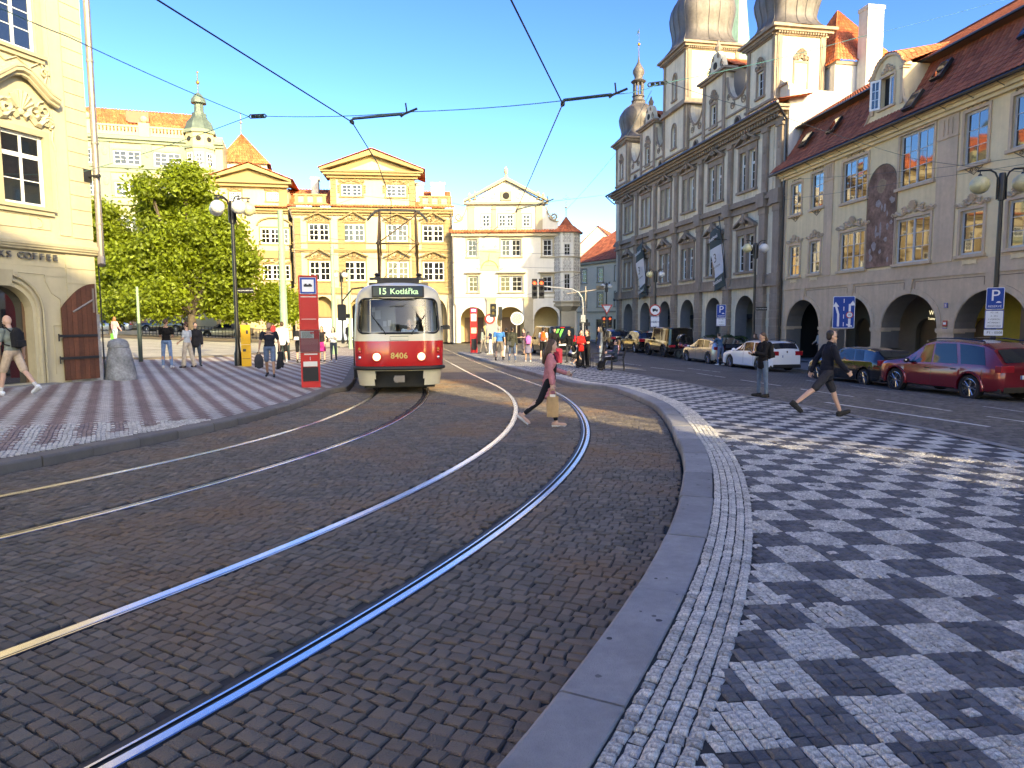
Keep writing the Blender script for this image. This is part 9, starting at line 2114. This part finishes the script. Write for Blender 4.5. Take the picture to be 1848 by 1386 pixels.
p_ = person('girl in pink top and patterned skirt with white shoes', gl(.85,36.0), D(5), 1.58, 'f', legs=((2,4,1),(-2,4,1)), top='tee', topc=(.50,.26,.26), bot='skirt', botc=(.16,.15,.22), shoec=(.66,.66,.66), hair='long', hairm='hair_dark', skin='skin_tan', vox=.02, group=IG); backpack(p_,'pink backpack of the girl in patterned skirt',(.50,.14,.42),(.42,.12,.36))
p_ = person('boy in black cap and white T-shirt carrying an orange backpack', gl(1.75,38.2), D(-4), 1.80, 'm', legs=((4,4,2),(-4,4,3)), top='tee', topc=(.66,.67,.70), bot='shorts', botc=(.014,.014,.016), shoec=(.6,.6,.6), hair='cap', hairm='dark', vox=.02, group=IG); backpack(p_,'bright orange backpack on the boy in black cap',(.75,.12,.025),(.70,.10,.05),(.30,.18,.48))
p_ = person('man in black cap and black sweatshirt facing the viewer', gl(2.2,35.6), PI, 1.82, 'm', legs=((3,5,2),(-3,5,2)), arms=((10,8,60),(4,10,15)), top='hood', topc=(.010,.010,.011), bot='trousers', botc=(.02,.02,.024), hair='cap', hairm='dark', skin='skin_light', vox=.02, group=IG, width=1.08)
t = MB();
p24 = person('woman in black with sunglasses holding the red suitcase', gl(2.95,35.4), PI+D(-30), 1.70, 'f', legs=((3,5,2),(-3,5,2)), arms=((5,8,15),(18,24,30)), top='long', topc=(.010,.010,.011), bot='trousers', botc=(.05,.055,.065), hair='bob', hairm='hair_dark', vox=.02, group=IG, shades=True)
t = thing('suitcase','dark red upright suitcase standing on the pavement','suitcase',gl(2.28,34.2),D(8)); m = MB(); m.box(-.21,.21,-.13,.13,.07,.78,ch=.05); m.build('shell',cloth((.24,.012,.035),.4,.1),t)
for k in range(5): MB().box(-.17+k*.075,-.155+k*.075,-.138,-.13,.14,.70).build('rib',cloth((.20,.01,.03),.4,.1),t)
m = MB(); m.tube([(-.08,.1,.76),(-.08,.1,1.08),(.08,.1,1.08),(.08,.1,.76)],.011,5); m.build('handle','zinc',t)
for x in (-.16,.16):
    for y in (-.08,.08): m = MB(); m.lathe([(.035,-.02),(.035,.02)],10,(x,y,.035),axis='X'); m.build('caster','tyre',t)
person('man in white T-shirt crouching over his bag', gl(2.72,32.2), D(-70), 1.76, 'm', legs=((92,12,128),(72,10,128)), arms=((50,8,20),(42,6,25)), lean=42, top='tee', topc=(.66,.68,.72), bot='shorts', botc=(.03,.03,.035), shoec=(.6,.6,.6), hair='short', hairm='hair_dark', vox=.02, group=IG, feet=(5,35), head=(0,20))
t = thing('holdall','small dark holdall on the ground before the crouching man','bag',gl(3.15,32.0),0.4); m = MB(); m.ball((0,0,.17),1,12,8,sx=.2,sy=.15,sz=.19); m.build('bag',cloth((.02,.02,.024)),t,smooth=60); m = MB(); m.tube([(-.1,0,.3),(0,0,.42),(.1,0,.3)],.013,5); m.build('handle',cloth((.02,.02,.02)),t)
p_ = person('woman in bright red jacket and black trousers with long dark hair', gl(3.12,31.2), D(-155), 1.72, 'f', legs=((3,4,2),(-3,4,3)), arms=((15,8,80),(15,8,70)), top='jacket', topc=(.44,.018,.02), bot='trousers', botc=(.010,.010,.011), shoec=(.03,.03,.03), hair='long', hairm='hair_dark', vox=.02, group=IG, armsplay=(-20,-20))
t = thing('shoulder_bag','black bag with lime trim behind the woman in red','bag',gl(2.83,31.35,1.0),.3); m = MB(); m.ball((0,0,0),1,12,8,sx=.13,sy=.10,sz=.17); m.build('bag',cloth((.014,.014,.015)),t,smooth=60); m = MB(); m.tube([(-.05,.0,.14),(.15,-.05,.36),(.3,-.1,.38)],.012,4); m.build('strap',cloth((.30,.42,.02)),t)
person('person in black facing the woman in red', gl(3.5,31.9), D(120), 1.74, 'f', legs=((3,4,2),(-3,4,3)), arms=((12,8,70),(10,8,60)), top='tee', topc=(.012,.012,.013), bot='trousers', botc=(.012,.012,.014), hair='tail', hairm='hair_brown', vox=.02, group=IG)
person('tall long-haired man in grey-blue coat standing behind the chairs', gl(4.35,33.9), D(95), 1.90, 'm', legs=((3,5,2),(-3,5,2)), top='coat', topc=(.075,.095,.135), bot='jeans', botc=(.16,.20,.27), hair='long', hairm='hair_dark', vox=.02, group=IG, shades=True)
person('woman in pink jumper and white trousers seated on a chair', (4.66,30.9,gz(4.66,30.9)+KH), D(88), 1.66, 'f', legs=((82,4,62),(84,4,66)), arms=((25,6,50),(25,6,50)), lean=-10, seat=.54, top='long', topc=(.52,.30,.42), bot='trousers', botc=(.66,.66,.70), shoec=(.2,.15,.13), hair='long', hairm='hair_brown', vox=.02, group=IG)
person('seated person in navy top and black trousers on the nearest chair', (4.46,29.68,gz(4.46,29.68)+KH), D(82), 1.68, 'f', legs=((84,4,58),(86,4,72)), arms=((25,6,60),(28,6,60)), lean=-6, seat=.54, top='jacket', topc=(.03,.05,.085), bot='trousers', botc=(.012,.012,.014), hair='short', hairm='hair_dark', vox=.02, group=IG)
t = thing('rucksack','black rucksack on the ground under the nearest chair','backpack',gl(3.86,29.75),.2,'backpacks'); m = MB(); m.ball((0,0,.2),1,12,8,sx=.16,sy=.15,sz=.22); m.build('bag',cloth((.013,.013,.014)),t,smooth=60); m = MB(); m.tube([(-.05,0,.38),(0,0,.45),(.05,0,.38)],.012,5); m.build('handle',cloth((.02,.02,.02)),t)
person('man in blue top and jeans reaching into the open boot', (11.35,37.35,gz(11.35,37.35)), D(20), 1.78, 'm', legs=((4,4,3),(-4,4,4)), arms=((60,8,20),(50,8,30)), lean=14, top='tee', topc=(.03,.09,.17), bot='jeans', botc=(.07,.12,.22), shoec=(.62,.62,.62), hair='short', hairm='hair_dark', vox=.022, group='people by the parked cars')
person('dark-haired woman on the pavement behind the white estate car', (13.6,38.4,gz(13.6,38.4)+.12), D(70), 1.66, 'f', legs=((3,4,2),(-3,4,2)), arms=((20,8,70),(15,8,60)), top='jacket', topc=(.02,.02,.024), bot='trousers', botc=(.02,.02,.022), hair='long', hairm='hair_brown', vox=.024, group='people by the parked cars')
p_ = person('cafe guest in pale shirt standing inside the first ochre arch', (18.6,41.6,-.66), D(100), 1.72, 'm', legs=((3,4,2),(-3,4,2)), arms=((10,8,40),(10,8,40)), top='long', topc=(.40,.40,.40), bot='trousers', botc=(.03,.03,.035), hair='short', vox=.024, group='people by the parked cars')
dl_ = Matrix.Translation((tx_,ty_,gz(tx_,ty_))) @ rotz(TH_) @ Matrix.Translation((.30,1.16,0))
o_ = dl_.to_translation()
person('tram driver in pale blue shirt behind the windscreen', (o_.x,o_.y,o_.z), TH_+PI, 1.74, 'm', legs=((80,6,80),(80,6,80)), arms=((35,10,40),(38,10,38)), seat=1.30, top='tee', topc=(.42,.52,.66), bot='trousers', botc=(.02,.02,.03), hair='short', hairm='hair_grey', skin='skin_light', vox=.018, group='people in the tram')
flush()
